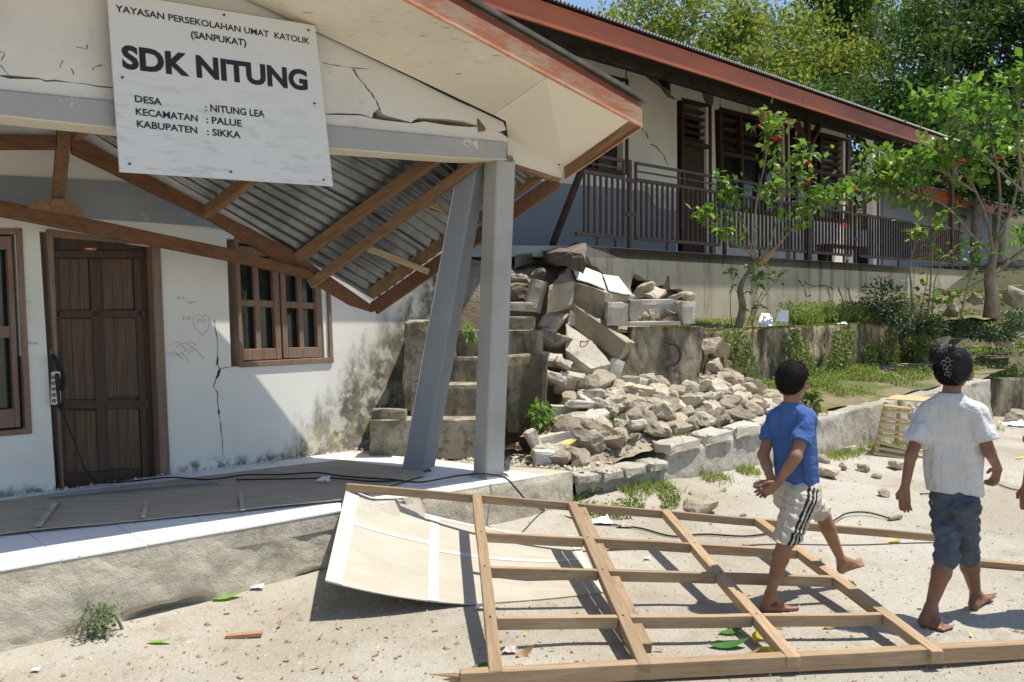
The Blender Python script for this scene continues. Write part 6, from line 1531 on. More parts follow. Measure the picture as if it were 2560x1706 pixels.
WG = leaf_mat('weed leaves', [(0.05, 0.10, 0.025), (0.10, 0.17, 0.04), (0.20, 0.25, 0.06), (0.30, 0.28, 0.09)], 0.35)
BG = leaf_mat('grey green bush leaves', [(0.03, 0.06, 0.025), (0.06, 0.10, 0.045), (0.11, 0.16, 0.075)], 0.25)
c = atd(2205, 755, 12.3); bush('dark bushy weed against the shaded terrace wall', c, (0.36, 0.3, 0.38), 1500, 0.05, BG, 31)
c = atd(2255, 785, 12.0); bush('low grey green bush right of the dark bushy weed', c, (0.38, 0.3, 0.22), 1000, 0.05, BG, 32)
c = atd(245, 1555, 3.86); bush('small wiry weed growing at the foot of the porch', (c.x, c.y, c.z), (0.085, 0.08, 0.085), 420, 0.022, leaf_mat('small weed leaves', [(0.07, 0.13, 0.06), (0.13, 0.19, 0.09), (0.2, 0.24, 0.1)], 0.25), 33, 'weed', 'weed')
c = atd(1352, 1040, 7.2); bush('bright green weed in the shade beside the steps', c, (0.14, 0.1, 0.14), 140, 0.07, leaf_mat('bright weed', [(0.12, 0.24, 0.04), (0.22, 0.36, 0.06)], 0.4), 34, 'weed', 'weed')
c = atd(1175, 836, 7.75); bush('little fern like weed growing between the two columns', c, (0.07, 0.06, 0.08), 60, 0.06, leaf_mat('column weed', [(0.12, 0.24, 0.04), (0.22, 0.36, 0.06)], 0.4), 35, 'weed', 'weed')
c = atd(2030, 1000, 8.9); bush('broad leaved weed behind the ear of the boy on the wall', c, (0.12, 0.1, 0.14), 90, 0.10, WG, 36, 'weed', 'weed')
def grass(n, area, h, mat, seed, name='grass', lean=0.35, w_=0.006):
    """blades: area(rng) -> base point"""
    r_ = random.Random(seed); V, F = [], []
    for _ in range(n):
        b = V3(area(r_)); hh = h*r_.uniform(0.4, 1.2); a = r_.uniform(0, 6.28); s = V3((math.cos(a), math.sin(a), 0))*w_
        l = V3((r_.gauss(0, lean), r_.gauss(0, lean), 1)).normalized()*hh; k = len(V)
        V += [b-s, b+s, b+l*0.55+s*0.7, b+l*0.55-s*0.7, b+l+V3((l.x, l.y, 0))*0.35]; F += [(k, k+1, k+2, k+3), (k+3, k+2, k+4)]
    return put(name, (V, F), mat, kind='stuff')
GG = leaf_mat('grass blades', [(0.11, 0.16, 0.035), (0.17, 0.23, 0.05), (0.28, 0.30, 0.09), (0.40, 0.36, 0.15)], 0.4)
def up_area(r_):
    while True:
        s, q = r_.uniform(2.9, 11), 1.62+1.0*r_.random(); 
        if mn.noise(V3((s*1.3, q*2, 30))) > -0.25 or r_.random() < 0.2: return L(s, q, upz(s, q))
grass(6500, up_area, 0.045, GG, 1)
def tall_area(r_):
    while True:
        s, q = r_.uniform(6.2, 8.7), r_.uniform(1.65, 2.2)
        if mn.noise(V3((s*2, q*2, 12))) > -0.15: return L(s, q, upz(s, q))
grass(5200, tall_area, 0.22, GG, 2, lean=0.35)
def low_area(r_):
    while True:
        s, q = r_.uniform(3.1, 9.2), 0.3+1.1*r_.random()**0.6
        if mn.noise(V3((s*1.6, q*2.2, 50)))+0.35*q-0.25 > 0: return L(s, q, low_z(s, q))
grass(8000, low_area, 0.085, GG, 3)
def wall_foot(r_):
    while True:
        s = r_.uniform(0.0, 8.2); q = -0.02-abs(r_.gauss(0, 0.09))
        if mn.noise(V3((s*1.9, 0, 71))) > -0.05:
            p_ = L(s, q); return V3((p_.x, p_.y, gz(p_.x, p_.y)))
grass(3600, wall_foot, 0.085, GG, 4, lean=0.5, w_=0.004)
def scatter_leaves(name, n, area, size, mat, seed):
    r_ = random.Random(seed); return cloud_obj(name, [tuple(area(r_)) for _ in range(n)], size, mat, None, 'stuff', seed=seed, up=0.3)
def midface(r_):
    while True:
        s, z_ = r_.uniform(2.9, 8.9), 0.45+1.05*r_.random(); 
        k = mn.noise(V3((s*1.6, z_*1.6, 90)))+0.25*(s-4.5)/4+0.28*(0.95-z_)
        if k > 0.02: return L(s, 1.36-0.10*r_.random()-0.12*(z_ < 0.8)*r_.random(), z_)
scatter_leaves('wall_weeds', 8500, midface, 0.05, WG, 6)
PWD = leaf_mat('pale terrace weeds', [(0.13, 0.20, 0.05), (0.20, 0.27, 0.08), (0.30, 0.34, 0.12)], 0.4)
def lowweed(r_): p_ = low_area(r_); return p_+V3((0, 0, 0.10*r_.random()**2))
scatter_leaves('ground_weeds', 5200, lowweed, 0.042, PWD, 16)
def upweed(r_): p_ = tall_area(r_); return p_+V3((0, 0, 0.30*r_.random()))
scatter_leaves('ground_weeds', 5200, upweed, 0.045, PWD, 17)
for (px, py, d_, rx, rz, n_, lab) in [(2315, 815, 12.7, .34, .2, 900, 'weedy clump at the broken end of the terrace wall'), (2400, 822, 13.2, .4, .16, 900, 'low weeds under the stout forked shrub'), (2480, 835, 13.4, .45, .14, 900, 'shady weeds on the bank at the far right'), (2300, 870, 12.6, .3, .22, 800, 'dark weeds hanging below the clump at the terrace end'), (2545, 800, 14.0, .4, .2, 700, 'grey green weeds beside the stone ledge')]:
    c = atd(px, py, d_); bush(lab, c, (rx, 0.3, rz), n_, 0.06, BG if n_ != 800 else WG, int(px), 'weed_clump', 'weeds')
def moss_top(r_): 
    s = r_.uniform(2.8, 8.9); return L(s, 1.38+0.3*r_.random(), midtop(s)+0.02*r_.random())
scatter_leaves('moss', 4200, moss_top, 0.028, leaf_mat('moss', [(0.10, 0.12, 0.03), (0.19, 0.20, 0.05)], 0.2), 7)
def porch_foot(r_):
    while True:
        p_ = ong(r_.uniform(1420, 1700), r_.uniform(1225, 1300)); s, q = sq2(p_)
        if q < 0.02 and q > -0.5 and mn.noise(V3((p_.x*4, p_.y*4, 3))) > -0.1: return p_+V3((0, 0, 0.05*r_.random()))
scatter_leaves('ground_weeds', 2400, porch_foot, 0.028, WG, 8)
def bank_area(r_):
    while True:
        x = 5.3+10*r_.random(); y = 12.0+0.30*(x-5.4)+4.2*r_.random()
        if mn.noise(V3((x*1.1, y*1.1, 17))) > -0.12:
            u_, v_ = (x-5.4)/12, (y-12.1-0.30*(x-5.4))/4.5; p_ = rbank(max(0, u_), min(1, max(0, v_))); return V3((p_.x, p_.y, p_.z+0.12*r_.random()))
scatter_leaves('ground_weeds', 15000, bank_area, 0.065, WG, 9)
def fence_top(r_):
    x = 5.7+7*r_.random(); return V3((x, 12.1+0.315*(x-5.6)+0.25*r_.random(), 0.72+0.22*r_.random()**2))
scatter_leaves('ground_weeds', 2600, fence_top, 0.05, WG, 10)
def heap_weed(r_):
    while True:
        s, q = r_.uniform(0.3, 3.2), r_.uniform(0.12, 0.6)
        if mn.noise(V3((s*3, q*3, 44))) > 0.18: p_ = L(s, q); return V3((p_.x, p_.y, bank_z(s, q)+0.10*r_.random()))
scatter_leaves('ground_weeds', 900, heap_weed, 0.026, WG, 11)
# dry sticks lying on the right bank
tb = []
for k in range(90):
    r_ = random.Random(k+50); a = V3(bank_area(r_))+V3((0, -0.1, 0.08)); an = r_.uniform(-0.35, 0.5); l = r_.uniform(0.3, 1.1)
    tb.append(tube([a, a+V3((math.cos(an)*l, math.sin(an)*l*0.5, r_.uniform(-.03, .12)))], [0.010, 0.004], 4, False))
put('dry_sticks', cat(*tb), M_BARKL, kind='stuff')
for k, (px, py, d_, r_, lab) in enumerate([(2380, 775, 13.6, .16, 'pale boulder behind the bare stems'), (2440, 745, 14.2, .17, 'squared stone block left of the stout trunk'), (2540, 735, 14.5, .18, 'long stone ledge at the right of the stout trunk'), (2500, 845, 13.6, .2, 'dark stone on the weedy bank above the far wall'), (2330, 860, 13.2, .2, 'mossy stone where the terrace wall ends')]):
    stone_at(atd(px, py, d_)-V3((0, 0, r_*.5)), r_, random.Random(k+70), lab)
# ================================================================== PEOPLE (one continuous surface each, grown from a distance field)
class Field:
    def __init__(s, lo, hi, h):
        s.lo, s.h = np.array(lo, float), h; s.n = np.ceil((np.array(hi)-s.lo)/h).astype(int)+1
        s.F = np.full(s.n, 1.0, np.float32); s.ax = [(s.lo[k]+h*np.arange(s.n[k])).astype(np.float32) for k in range(3)]
    def box(s, lo, hi):
        a = np.clip(np.floor((np.array(lo)-s.lo)/s.h).astype(int), 0, s.n); b = np.clip(np.ceil((np.array(hi)-s.lo)/s.h).astype(int)+1, 0, s.n)
        sl = tuple(slice(a[k], b[k]) for k in range(3))
        return sl, s.ax[0][sl[0]][:, None, None], s.ax[1][sl[1]][None, :, None], s.ax[2][sl[2]][None, None, :]
    def join(s, sl, d, k, mode='add'):
        f = s.F[sl]
        if mode == 'add':
            if k > 0:
                hh = np.clip(0.5+0.5*(f-d)/k, 0, 1); s.F[sl] = f*(1-hh)+d*hh-k*hh*(1-hh)
            else: s.F[sl] = np.minimum(f, d)
        else: s.F[sl] = np.maximum(f, -d)
    def cap(s, p, q, r1, r2, k=0.012, cut=None, mode='add', wr=None):
        p, q = np.array(p, float), np.array(q, float); m = max(r1, r2)+0.05
        sl, X, Y, Z = s.box(np.minimum(p, q)-m, np.maximum(p, q)+m)
        if 0 in s.F[sl].shape: return
        b = q-p; bb = b.dot(b)+1e-12; t = np.clip(((X-p[0])*b[0]+(Y-p[1])*b[1]+(Z-p[2])*b[2])/bb, 0, 1)
        d = np.sqrt((X-p[0]-b[0]*t)**2+(Y-p[1]-b[1]*t)**2+(Z-p[2]-b[2]*t)**2)-(r1+(r2-r1)*t)
        if wr is not None: d = d+wr(X, Y, Z, t)
        if cut is not None:
            c, n_ = np.array(cut[0], float), np.array(cut[1], float); d = np.maximum(d, (X-c[0])*n_[0]+(Y-c[1])*n_[1]+(Z-c[2])*n_[2])
        s.join(sl, d.astype(np.float32), k, mode)
    def chain(s, pts, rs, k=0.012, **kw):
        for i in range(len(pts)-1): s.cap(pts[i], pts[i+1], rs[i], rs[i+1], k, **kw)
    def ell(s, c, axes, r, k=0.012, mode='add', cut=None):
        c = np.array(c, float); r = np.array(r, float); m = r.max()+0.05
        sl, X, Y, Z = s.box(c-m, c+m); A = [np.array(a, float) for a in axes]
        u = [(X-c[0])*a[0]+(Y-c[1])*a[1]+(Z-c[2])*a[2] for a in A]
        k0 = np.sqrt(sum((u[i]/r[i])**2 for i in range(3)))+1e-6; k1 = np.sqrt(sum((u[i]/r[i]**2)**2 for i in range(3)))+1e-6
        d = k0*(k0-1)/k1
        if cut is not None:
            for (cc, nn_) in cut: d = np.maximum(d, (X-cc[0])*nn_[0]+(Y-cc[1])*nn_[1]+(Z-cc[2])*nn_[2])
        s.join(sl, d.astype(np.float32), k, mode)
    def plane(s, c, n_, wob=0.0):
        X, Y, Z = s.ax[0][:, None, None], s.ax[1][None, :, None], s.ax[2][None, None, :]
        d = (X-c[0])*n_[0]+(Y-c[1])*n_[1]+(Z-c[2])*n_[2]
        if wob: d = d+wob*np.sin(X*38+Y*21)+wob*0.6*np.sin(Y*47-X*13+1)
        s.F = np.maximum(s.F, d).astype(np.float32)
    def hollow(s, th): s.F = np.maximum(s.F, -(s.F+th))
    def mesh(s):
        F = s.F; S = F < 0; c = [F.shape[k]-1 for k in range(3)]
        def cut(a, o): return a[o[0]:o[0]+c[0], o[1]:o[1]+c[1], o[2]:o[2]+c[2]]
        cor = [(i, j, k) for i in (0, 1) for j in (0, 1) for k in (0, 1)]
        cnt = sum(cut(S, o).astype(np.int8) for o in cor); act = (cnt > 0) & (cnt < 8)
        I = np.argwhere(act); acc = np.zeros((len(I), 3)); num = np.zeros(len(I))
        val = {o: F[I[:, 0]+o[0], I[:, 1]+o[1], I[:, 2]+o[2]] for o in cor}
        for a in cor:
            for ax in range(3):
                if a[ax] == 0:
                    b = list(a); b[ax] = 1; b = tuple(b); fa, fb = val[a], val[b]; cr = (fa < 0) != (fb < 0)
                    t = np.where(cr, fa/np.where(cr, fa-fb, 1), 0); p_ = np.array(a, float)[None, :].repeat(len(I), 0); p_[:, ax] += t
                    acc += p_*cr[:, None]; num += cr
        V = s.lo+(I+acc/num[:, None])*s.h
        idx = np.full(act.shape, -1, np.int64); idx[act] = np.arange(len(I)); Q = []
        for ax in range(3):
            o0 = [slice(1, -1)]*3; o1 = list(o0)
            o0[ax] = slice(0, -1); o1[ax] = slice(1, None)
            A, B_ = S[tuple(o0)], S[tuple(o1)]; E = np.argwhere(A != B_)
            base = E.copy()
            for k in range(3):
                if k != ax: base[:, k] += 1
            u, v = (ax+1) % 3, (ax+2) % 3
            def cell(du, dv):
                q = base.copy(); q[:, u] -= du; q[:, v] -= dv; return idx[q[:, 0], q[:, 1], q[:, 2]]
            q = np.stack([cell(1, 1), cell(0, 1), cell(0, 0), cell(1, 0)], 1)
            fl = ~A[E[:, 0], E[:, 1], E[:, 2]]; q[fl] = q[fl][:, ::-1]; Q.append(q)
        Q = np.concatenate(Q); Q = Q[(Q >= 0).all(1)]
        return V, Q
def put_np(name, VQ, mats, parent, mi=None):
    V, Q = VQ; org = np.array(ORG[parent]); me = bpy.data.meshes.new(name); n, f = len(V), len(Q)
    me.vertices.add(n); me.vertices.foreach_set('co', (V-org).ravel().astype(np.float32)); me.loops.add(4*f); me.loops.foreach_set('vertex_index', Q.ravel().astype(np.int32))
    me.polygons.add(f); me.polygons.foreach_set('loop_start', np.arange(0, 4*f, 4, dtype=np.int32)); me.polygons.foreach_set('loop_total', np.full(f, 4, np.int32))
    for m_ in mats: me.materials.append(m_)
    me.polygons.foreach_set('use_smooth', np.ones(f, bool))
    if mi is not None: me.polygons.foreach_set('material_index', mi.astype(np.int32))
    me.update(calc_edges=True); o = bpy.data.objects.new(name, me); COL.objects.link(o); o.parent = parent; ORG[o] = V3(org)
    return o
A3 = np.array
def nrm(v): v = A3(v, float); return v/np.linalg.norm(v)
def wrinkle(seed, amp, fr=34.0, zk=0.35):
    g = np.random.default_rng(seed); ds = [(nrm(g.normal(size=3)*A3([1, 1, zk])), g.uniform(0.7, 1.9)*fr, g.uniform(0, 6.28)) for _ in range(6)]
    def f(X, Y, Z, t):
        s_ = 0
        for (d, w_, ph) in ds:
            a = (X*d[0]+Y*d[1]+Z*d[2])*w_+ph; s_ = s_+np.sin(a+0.8*np.sin(a*0.37+ph))
        return amp*s_/2.2
    return f
def hand(fd, wr, dirv, nrmv, side, sc=1.0, curl=0.35, spread=0.09):
    """palm with five fingers; nrmv palm normal (curl towards it), side: direction of the thumb"""
    d = nrm(dirv); n_ = nrm(A3(nrmv)-d*np.dot(nrmv, d)); s_ = np.cross(d, n_); s_ = s_*np.sign(np.dot(s_, side) or 1)
    wr = A3(wr)
    for k in range(4):
        o = (k-1.5)*0.0135*sc; fd.cap(wr+s_*o*0.55, wr+d*0.060*sc+s_*o*-1.0*-1, 0.0125*sc, 0.0105*sc, 0.008)
    lens = [0.052, 0.060, 0.056, 0.044]
    for k in range(4):
        o = (1.5-k)*0.0140*sc; b = wr+d*0.060*sc+s_*o; L_ = lens[k]*sc; dd = nrm(d+s_*(1.5-k)*spread); p = b; a = 0.0; r = 0.0082*sc
        for j, fr in enumerate((0.45, 0.32, 0.25)):
            a += curl*(0.55+0.35*j)*(1+0.12*k); v = dd*math.cos(a)+n_*math.sin(a); q = p+v*L_*fr; fd.cap(p, q, r, r*0.92, 0.003); p = q; r *= 0.92
    b = wr+d*0.014*sc+s_*0.020*sc; v = nrm(d*0.75+s_*0.7+n_*0.25); q = b+v*0.032*sc; fd.cap(b, q, 0.0115*sc, 0.0092*sc, 0.006); v2 = nrm(d*1.0+s_*0.25+n_*0.4); fd.cap(q, q+v2*0.024*sc, 0.0090*sc, 0.0075*sc, 0.003)
def foot(fd, ank, heel, toe, upv, sc=1.0, side=1):
    ank, heel, toe, up_ = A3(ank), A3(heel), A3(toe), nrm(upv); d = nrm(toe-heel); s_ = np.cross(d, up_)*side; L_ = np.linalg.norm(toe-heel)
    fd.cap(ank, heel+up_*0.024*sc+d*0.012, 0.028*sc, 0.025*sc, 0.015)
    ball = heel+d*L_*0.66+up_*0.012*sc
    fd.cap(ank+d*0.01, ball+up_*0.008, 0.026*sc, 0.017*sc, 0.02); fd.cap(heel+d*0.02+up_*0.016*sc, ball-s_*0.014*sc, 0.019*sc, 0.016*sc, 0.015); fd.cap(heel+d*0.02+up_*0.016*sc, ball+s_*0.016*sc, 0.018*sc, 0.015*sc, 0.015)
    for k in range(5):
        o = (k-2)*0.0135*sc; b = heel+d*L_*(0.70-0.014*k)+s_*o*-1+up_*0.012*sc; e_ = heel+d*(L_*(1.0-0.045*k))+s_*o*-1.12+up_*0.010*sc
        fd.cap(b, e_, (0.012 if k == 0 else 0.0095)*sc, (0.0115 if k == 0 else 0.0075)*sc, 0.004)
def head(fd, c, f, r_, sc=1.0):
    f, r_ = nrm(f), nrm(r_); u = nrm(np.cross(r_, f)); u = u*np.sign(u[2]); c = A3(c)
    fd.ell(c+u*0.012*sc-f*0.006*sc, (r_, f, u), (0.074*sc, 0.090*sc, 0.086*sc), 0.02)
    fd.ell(c+f*0.022*sc-u*0.045*sc, (r_, f, u), (0.054*sc, 0.062*sc, 0.058*sc), 0.03)
    fd.ell(c+f*0.058*sc-u*0.088*sc, (r_, f, u), (0.022*sc, 0.020*sc, 0.017*sc), 0.025)
    fd.cap(c+f*0.080*sc-u*0.005*sc, c+f*0.094*sc-u*0.036*sc, 0.009*sc, 0.0125*sc, 0.012)
    for s_ in (-1, 1):
        fd.cap(c+f*0.080*sc+u*0.012*sc+r_*0.014*s_*sc, c+f*0.064*sc+u*0.012*sc+r_*0.048*s_*sc, 0.009*sc, 0.008*sc, 0.012)
        fd.ell(c+f*0.062*sc-u*0.030*sc+r_*0.036*s_*sc, (r_, f, u), (0.02*sc, 0.018*sc, 0.018*sc), 0.02)
        ec = c-f*0.002*sc-u*0.020*sc+r_*0.076*s_*sc
        fd.ell(ec, (nrm(r_+f*-0.5*s_*s_), nrm(f*0.9+u*0.25), u), (0.008*sc, 0.019*sc, 0.030*sc), 0.006)
        fd.ell(ec+r_*0.010*s_*sc+f*0.003, (r_, f, u), (0.006*sc, 0.010*sc, 0.017*sc), 0.0, 'sub')
    fd.cap(c+f*0.082*sc-u*0.060*sc-r_*0.016*sc, c+f*0.082*sc-u*0.060*sc+r_*0.016*sc, 0.0075*sc, 0.0075*sc, 0.006)
    fd.cap(c+f*0.080*sc-u*0.071*sc-r_*0.013*sc, c+f*0.080*sc-u*0.071*sc+r_*0.013*sc, 0.0075*sc, 0.0075*sc, 0.006)
    return u
def skin_mat(name, a, b):
    m = N(name, 0.5, 0.4); m.color(m.mix(m.step(m.noise(14, 4, 0.6), 0.3, 0.7), a, b)); m.b.inputs['Subsurface Weight'].default_value = 0.06; m.b.inputs['Subsurface Radius'].default_value = (0.012, 0.005, 0.003)
    m.bump(m.noise(120, 3), 0.06, 0.002); return m.m
SKIN = skin_mat('brown skin', (0.24, 0.112, 0.064), (0.295, 0.145, 0.086)); SKIN2 = skin_mat('dark brown skin', (0.20, 0.094, 0.055), (0.25, 0.122, 0.073))
m = N('black short hair', 0.8, 0.12); hn = m.noise(160, 2, 0.6); m.color(m.mix(hn, (0.010, 0.008, 0.007), (0.022, 0.017, 0.014))); m.bump(hn, 0.8, 0.004); HAIR = m.m
m = N('black tied hair', 0.42, 0.30); hv = m.noise(60, 3, 0.6, m.mapv(m.obj(), (3.0, 3.0, 0.5), (0.4, 0.5, 0))); m.color(m.mix(hv, (0.006, 0.006, 0.007), (0.018, 0.017, 0.017))); m.bump(hv, 0.7, 0.006); HAIR2 = m.m
def cloth(name, a, b, sc=5, stain=None, rough=0.85):
    m = N(name, rough, 0.15); col = m.mix(m.step(m.noise(sc, 5, 0.6), 0.3, 0.7), a, b)
    if stain: col = m.mix(m.math('MULTIPLY', m.step(m.noise(5, 4, 0.6), 0.52, 0.75), 0.35), col, stain)
    fo = m.noise(13, 3, 0.5, m.mapv(m.obj(), (1.0, 1.0, 0.30), (0.15, 0.1, 0)), 0.8); fo2 = m.noise(26, 3, 0.5, m.mapv(m.obj(), (0.7, 0.7, 1.2), (0.5, 0.3, 0)), 0.6)
    m.color(col); m.bump(m.math('ADD', m.math('MULTIPLY', fo, 1.0), m.math('MULTIPLY', fo2, 0.45)), 0.9, 0.03); return m.m
def strands(t, VQ, c, n, l, w_, mat, target, seed):
    """short hairs standing on (or combed along) the scalp surface"""
    g = np.random.default_rng(seed); V, Q = VQ; q = Q[g.integers(0, len(Q), n)]; A, B_, D = V[q[:, 0]], V[q[:, 1]], V[q[:, 3]]
    p_ = A+(B_-A)*g.random((n, 1))+(D-A)*g.random((n, 1)); nn = np.cross(B_-A, D-A); nn /= np.linalg.norm(nn, axis=1)[:, None]+1e-9
    nn *= np.sign((nn*(p_-c)).sum(1))[:, None]
    if target is None: d = nn*0.8+g.normal(size=(n, 3))*0.35+A3([0, 0, -0.25])
    else:
        d = A3(target)-p_; d /= np.linalg.norm(d, axis=1)[:, None]+1e-6; d -= nn*(d*nn).sum(1)[:, None]; d = d+nn*0.015+g.normal(size=(n, 3))*0.06
    d /= np.linalg.norm(d, axis=1)[:, None]; s_ = np.cross(d, nn)+g.normal(size=(n, 3))*0.2; s_ /= np.linalg.norm(s_, axis=1)[:, None]+1e-9
    L_ = l*g.uniform(0.5, 1.3, (n, 1)); W_ = w_
    tri = np.stack([p_-s_*W_+nn*0.001, p_+s_*W_+nn*0.001, p_+d*L_*0.6+s_*W_*0.7+nn*0.0022, p_+d*L_+nn*0.0008], 1).reshape(-1, 3)
    o = put_np('hair_strands', (tri, np.arange(4*n).reshape(-1, 4)), [mat], t); o['kind'] = 'stuff'; return o
EYEM = flat_mat('eye white', (0.6, 0.58, 0.55), 0.2, 0.5); IRIS = flat_mat('brown iris', (0.02, 0.012, 0.008), 0.2, 0.5)
def face_eyes(t, c, f, r_, u, sc):
    for s_ in (-1, 1):
        p_ = V3(A3(c)+f*0.072*sc-u*0.008*sc+r_*0.030*s_*sc)
        bm = bmesh.new(); bmesh.ops.create_icosphere(bm, subdivisions=2, radius=0.011*sc); VV = [v.co+p_ for v in bm.verts]; FF = [tuple(v.index for v in x.verts) for x in bm.faces]; bm.free()
        e_ = put('eye', (VV, FF), EYEM, t, True)
        bm = bmesh.new(); bmesh.ops.create_icosphere(bm, subdivisions=2, radius=0.006*sc); VV = [v.co+p_+V3(f*0.0065*sc) for v in bm.verts]; FF = [tuple(v.index for v in x.verts) for x in bm.faces]; bm.free()
        put('iris', (VV, FF), IRIS, e_, True)
def J(*a): return A3(atd(*a))
H_ = 0.0048
# ---------------------------------------------------------------- the boy
def build_boy():
    f, r_ = A3([0.65, 0.76, 0]), A3([0.76, -0.65, 0]); u = A3([0, 0, 1.0])
    pel, neck, hd = J(1992, 1232, 4.33), J(1981, 1018, 4.31), J(1982, 950, 4.32)
    Rh, Lh = J(2004, 1250, 4.27), J(1988, 1246, 4.40)
    Rk, Ra, Rheel, Rtoe = J(1966, 1350, 4.24), J(1925, 1487, 4.27), J(1905, 1526, 4.27), J(1984, 1519, 4.33)
    Lk, La, Lheel, Ltoe = J(2054, 1278, 4.58), J(2104, 1402, 4.66), J(2097, 1434, 4.67), J(2160, 1408, 4.74)
    Rheel[2] = Rtoe[2] = gz(Rheel[0], Rheel[1])+0.004
    Rs, Re, Rw = J(2018, 1050, 4.22), J(1990, 1142, 4.13), J(1944, 1208, 4.19)
    Ls, Le, Lw = J(1940, 1046, 4.42), J(1908, 1138, 4.34), J(1930, 1205, 4.25)
    t = thing('person', 'boy in blue t-shirt and striped beige shorts, hands clasped behind his back', 'person', V3((Rheel[0], Rheel[1], 0.0)))
    allp = np.stack([pel, neck, hd, Rk, Ra, Rheel, Rtoe, Lk, La, Lheel, Ltoe, Rs, Re, Rw, Ls, Le, Lw]); lo, hi = allp.min(0)-0.14, allp.max(0)+0.14; lo[2] = allp[:, 2].min()-0.03
    B = Field(lo, hi, H_)
    head(B, hd, A3([0.74, 0.67, 0.02]), A3([0.67, -0.74, 0])); B.cap(hd-u*0.05-f*0.012, neck-u*0.01, 0.043, 0.047, 0.02)
    for s_ in (-1, 1):
        B.cap(neck-u*0.06+r_*0.048*s_, pel+u*0.05+r_*0.034*s_, 0.046, 0.048, 0.02)
    B.cap(pel+r_*0.045, pel-r_*0.045, 0.072, 0.072, 0.03); B.cap(neck-u*0.015, Rs, 0.036, 0.034, 0.03); B.cap(neck-u*0.015, Ls, 0.036, 0.034, 0.03)
    B.chain([Rs, Re, Rw], [0.036, 0.0285, 0.0205]); B.chain([Ls, Le, Lw], [0.036, 0.0285, 0.0205])
    B.chain([Re, Re*0.6+Rw*0.4], [0.026, 0.029]); B.chain([Le, Le*0.6+Lw*0.4], [0.026, 0.029])
    for (h_, k_, a_) in ((Rh, Rk, Ra), (Lh, Lk, La)):
        B.chain([h_, k_, k_*0.0+k_], [0.070, 0.043, 0.043], 0.02); cm = k_*0.68+a_*0.32; back = -f*0.010
        B.chain([k_, cm+back, a_], [0.041, 0.043, 0.0235], 0.015)
    foot(B, Ra, Rheel, Rtoe, u, 0.98, 1); foot(B, La, Lheel, Ltoe, nrm(A3(La)-A3(Lheel))*0.8+u*0.5, 0.98, -1)
    # hands clasped behind: left open hand hanging, right gripping the left wrist
    hand(B, Lw, J(1896, 1244, 4.235)-Lw, A3([-0.3, -0.8, 0.5]), A3([-.2, 0, 1]), 0.95, 0.18, 0.13)
    hand(B, Rw, J(1918, 1232, 4.19)-Rw, A3([-0.2, 0.9, 0.25]), A3([-.3, 0, 1]), 0.95, 0.75, 0.03)
    put_np('body', B.mesh(), [SKIN], t)
    fh, rh = nrm([0.74, 0.67, 0.02]), nrm([0.67, -0.74, 0]); face_eyes(t, hd, fh, rh, u, 1.0)
    Hf = Field(hd-0.14, hd+0.14, H_)
    Hf.ell(hd+u*0.013-fh*0.007, (rh, fh, u), (0.0805, 0.0965, 0.092), 0.01, cut=[(hd+fh*0.02+u*0.016, nrm(fh*0.80-u*0.60))])
    Hf.ell(hd-fh*0.045-u*0.030, (rh, fh, u), (0.060, 0.045, 0.048), 0.02, cut=[(hd+fh*0.02+u*0.016, nrm(fh*0.80-u*0.60))])
    hm = Hf.mesh(); put_np('hair', hm, [HAIR], t); strands(t, hm, hd, 7000, 0.007, 0.0007, HAIR, None, 3)
    # shirt
    S = Field(lo, hi, H_); w1, w2 = wrinkle(3, 0.0056, 54, 0.4), wrinkle(4, 0.005, 66, 0.9)
    for s_ in (-1, 1):
        S.cap(neck-u*0.065+r_*0.058*s_, pel+u*0.055+r_*0.045*s_, 0.066, 0.074, 0.03, wr=w1)
    S.cap(neck-u*0.070, pel+u*0.04, 0.068, 0.075, 0.03, wr=w1)
    for (s_, e_) in ((Rs, Re), (Ls, Le)):
        S.cap(neck-u*0.014, s_-u*0.002, 0.049, 0.050, 0.025)
        en = s_+(e_-s_)*0.62; S.cap(s_, s_+(e_-s_)*0.8, 0.049, 0.057, 0.02, cut=(en, nrm(e_-s_)), wr=w2)
    S.cap(neck-u*0.06, neck-u*0.004, 0.062, 0.056, 0.03); S.cap(neck-u*0.030, hd-u*0.03, 0.048, 0.050, 0, mode='sub'); S.cap(neck+u*0.100, neck+u*0.2, 0.09, 0.09, 0, mode='sub')
    hem = J(1992, 1214, 4.33); S.plane(hem, A3([0.05, 0.02, -1.0]), 0.004); S.hollow(0.018)
    put_np('t_shirt', S.mesh(), [cloth('royal blue cotton', (0.050, 0.105, 0.275), (0.068, 0.130, 0.32))], t)
    # shorts
    S = Field(lo, hi, H_); w3 = wrinkle(9, 0.0042, 85, 1.1)
    S.cap(pel+r_*0.045+u*0.03, pel-r_*0.045+u*0.03, 0.083, 0.083, 0.03); S.cap(pel+r_*0.04-u*0.03, pel-r_*0.04-u*0.03, 0.086, 0.086, 0.03, wr=w3)
    er = Rk+(Rk-Rh)*0.02; S.cap(Rh, Rk+(Rk-Rh)*0.3, 0.083, 0.069, 0.03, cut=(er, nrm(A3([-0.10, 0.12, -1.0]))), wr=w3)
    el = Lh+(Lk-Lh)*0.93; S.cap(Lh, Lk+(Lk-Lh)*0.15, 0.083, 0.060, 0.03, cut=(el, nrm(Lk-Lh+A3([0, 0, -0.03]))), wr=w3)
    S.plane(pel+u*0.075, A3([0, 0, 1.0])); S.hollow(0.011); V, Q = S.mesh()
    cen = V[Q].mean(1); ax = nrm(Rk-Rh); rel = cen-Rh; t_ = rel@ax; rad = rel-t_[:, None]*ax; rs = nrm(A3([0.30, -0.95, 0])-ax*np.dot(A3([0.30, -0.95, 0]), ax)); tt = np.cross(ax, rs)
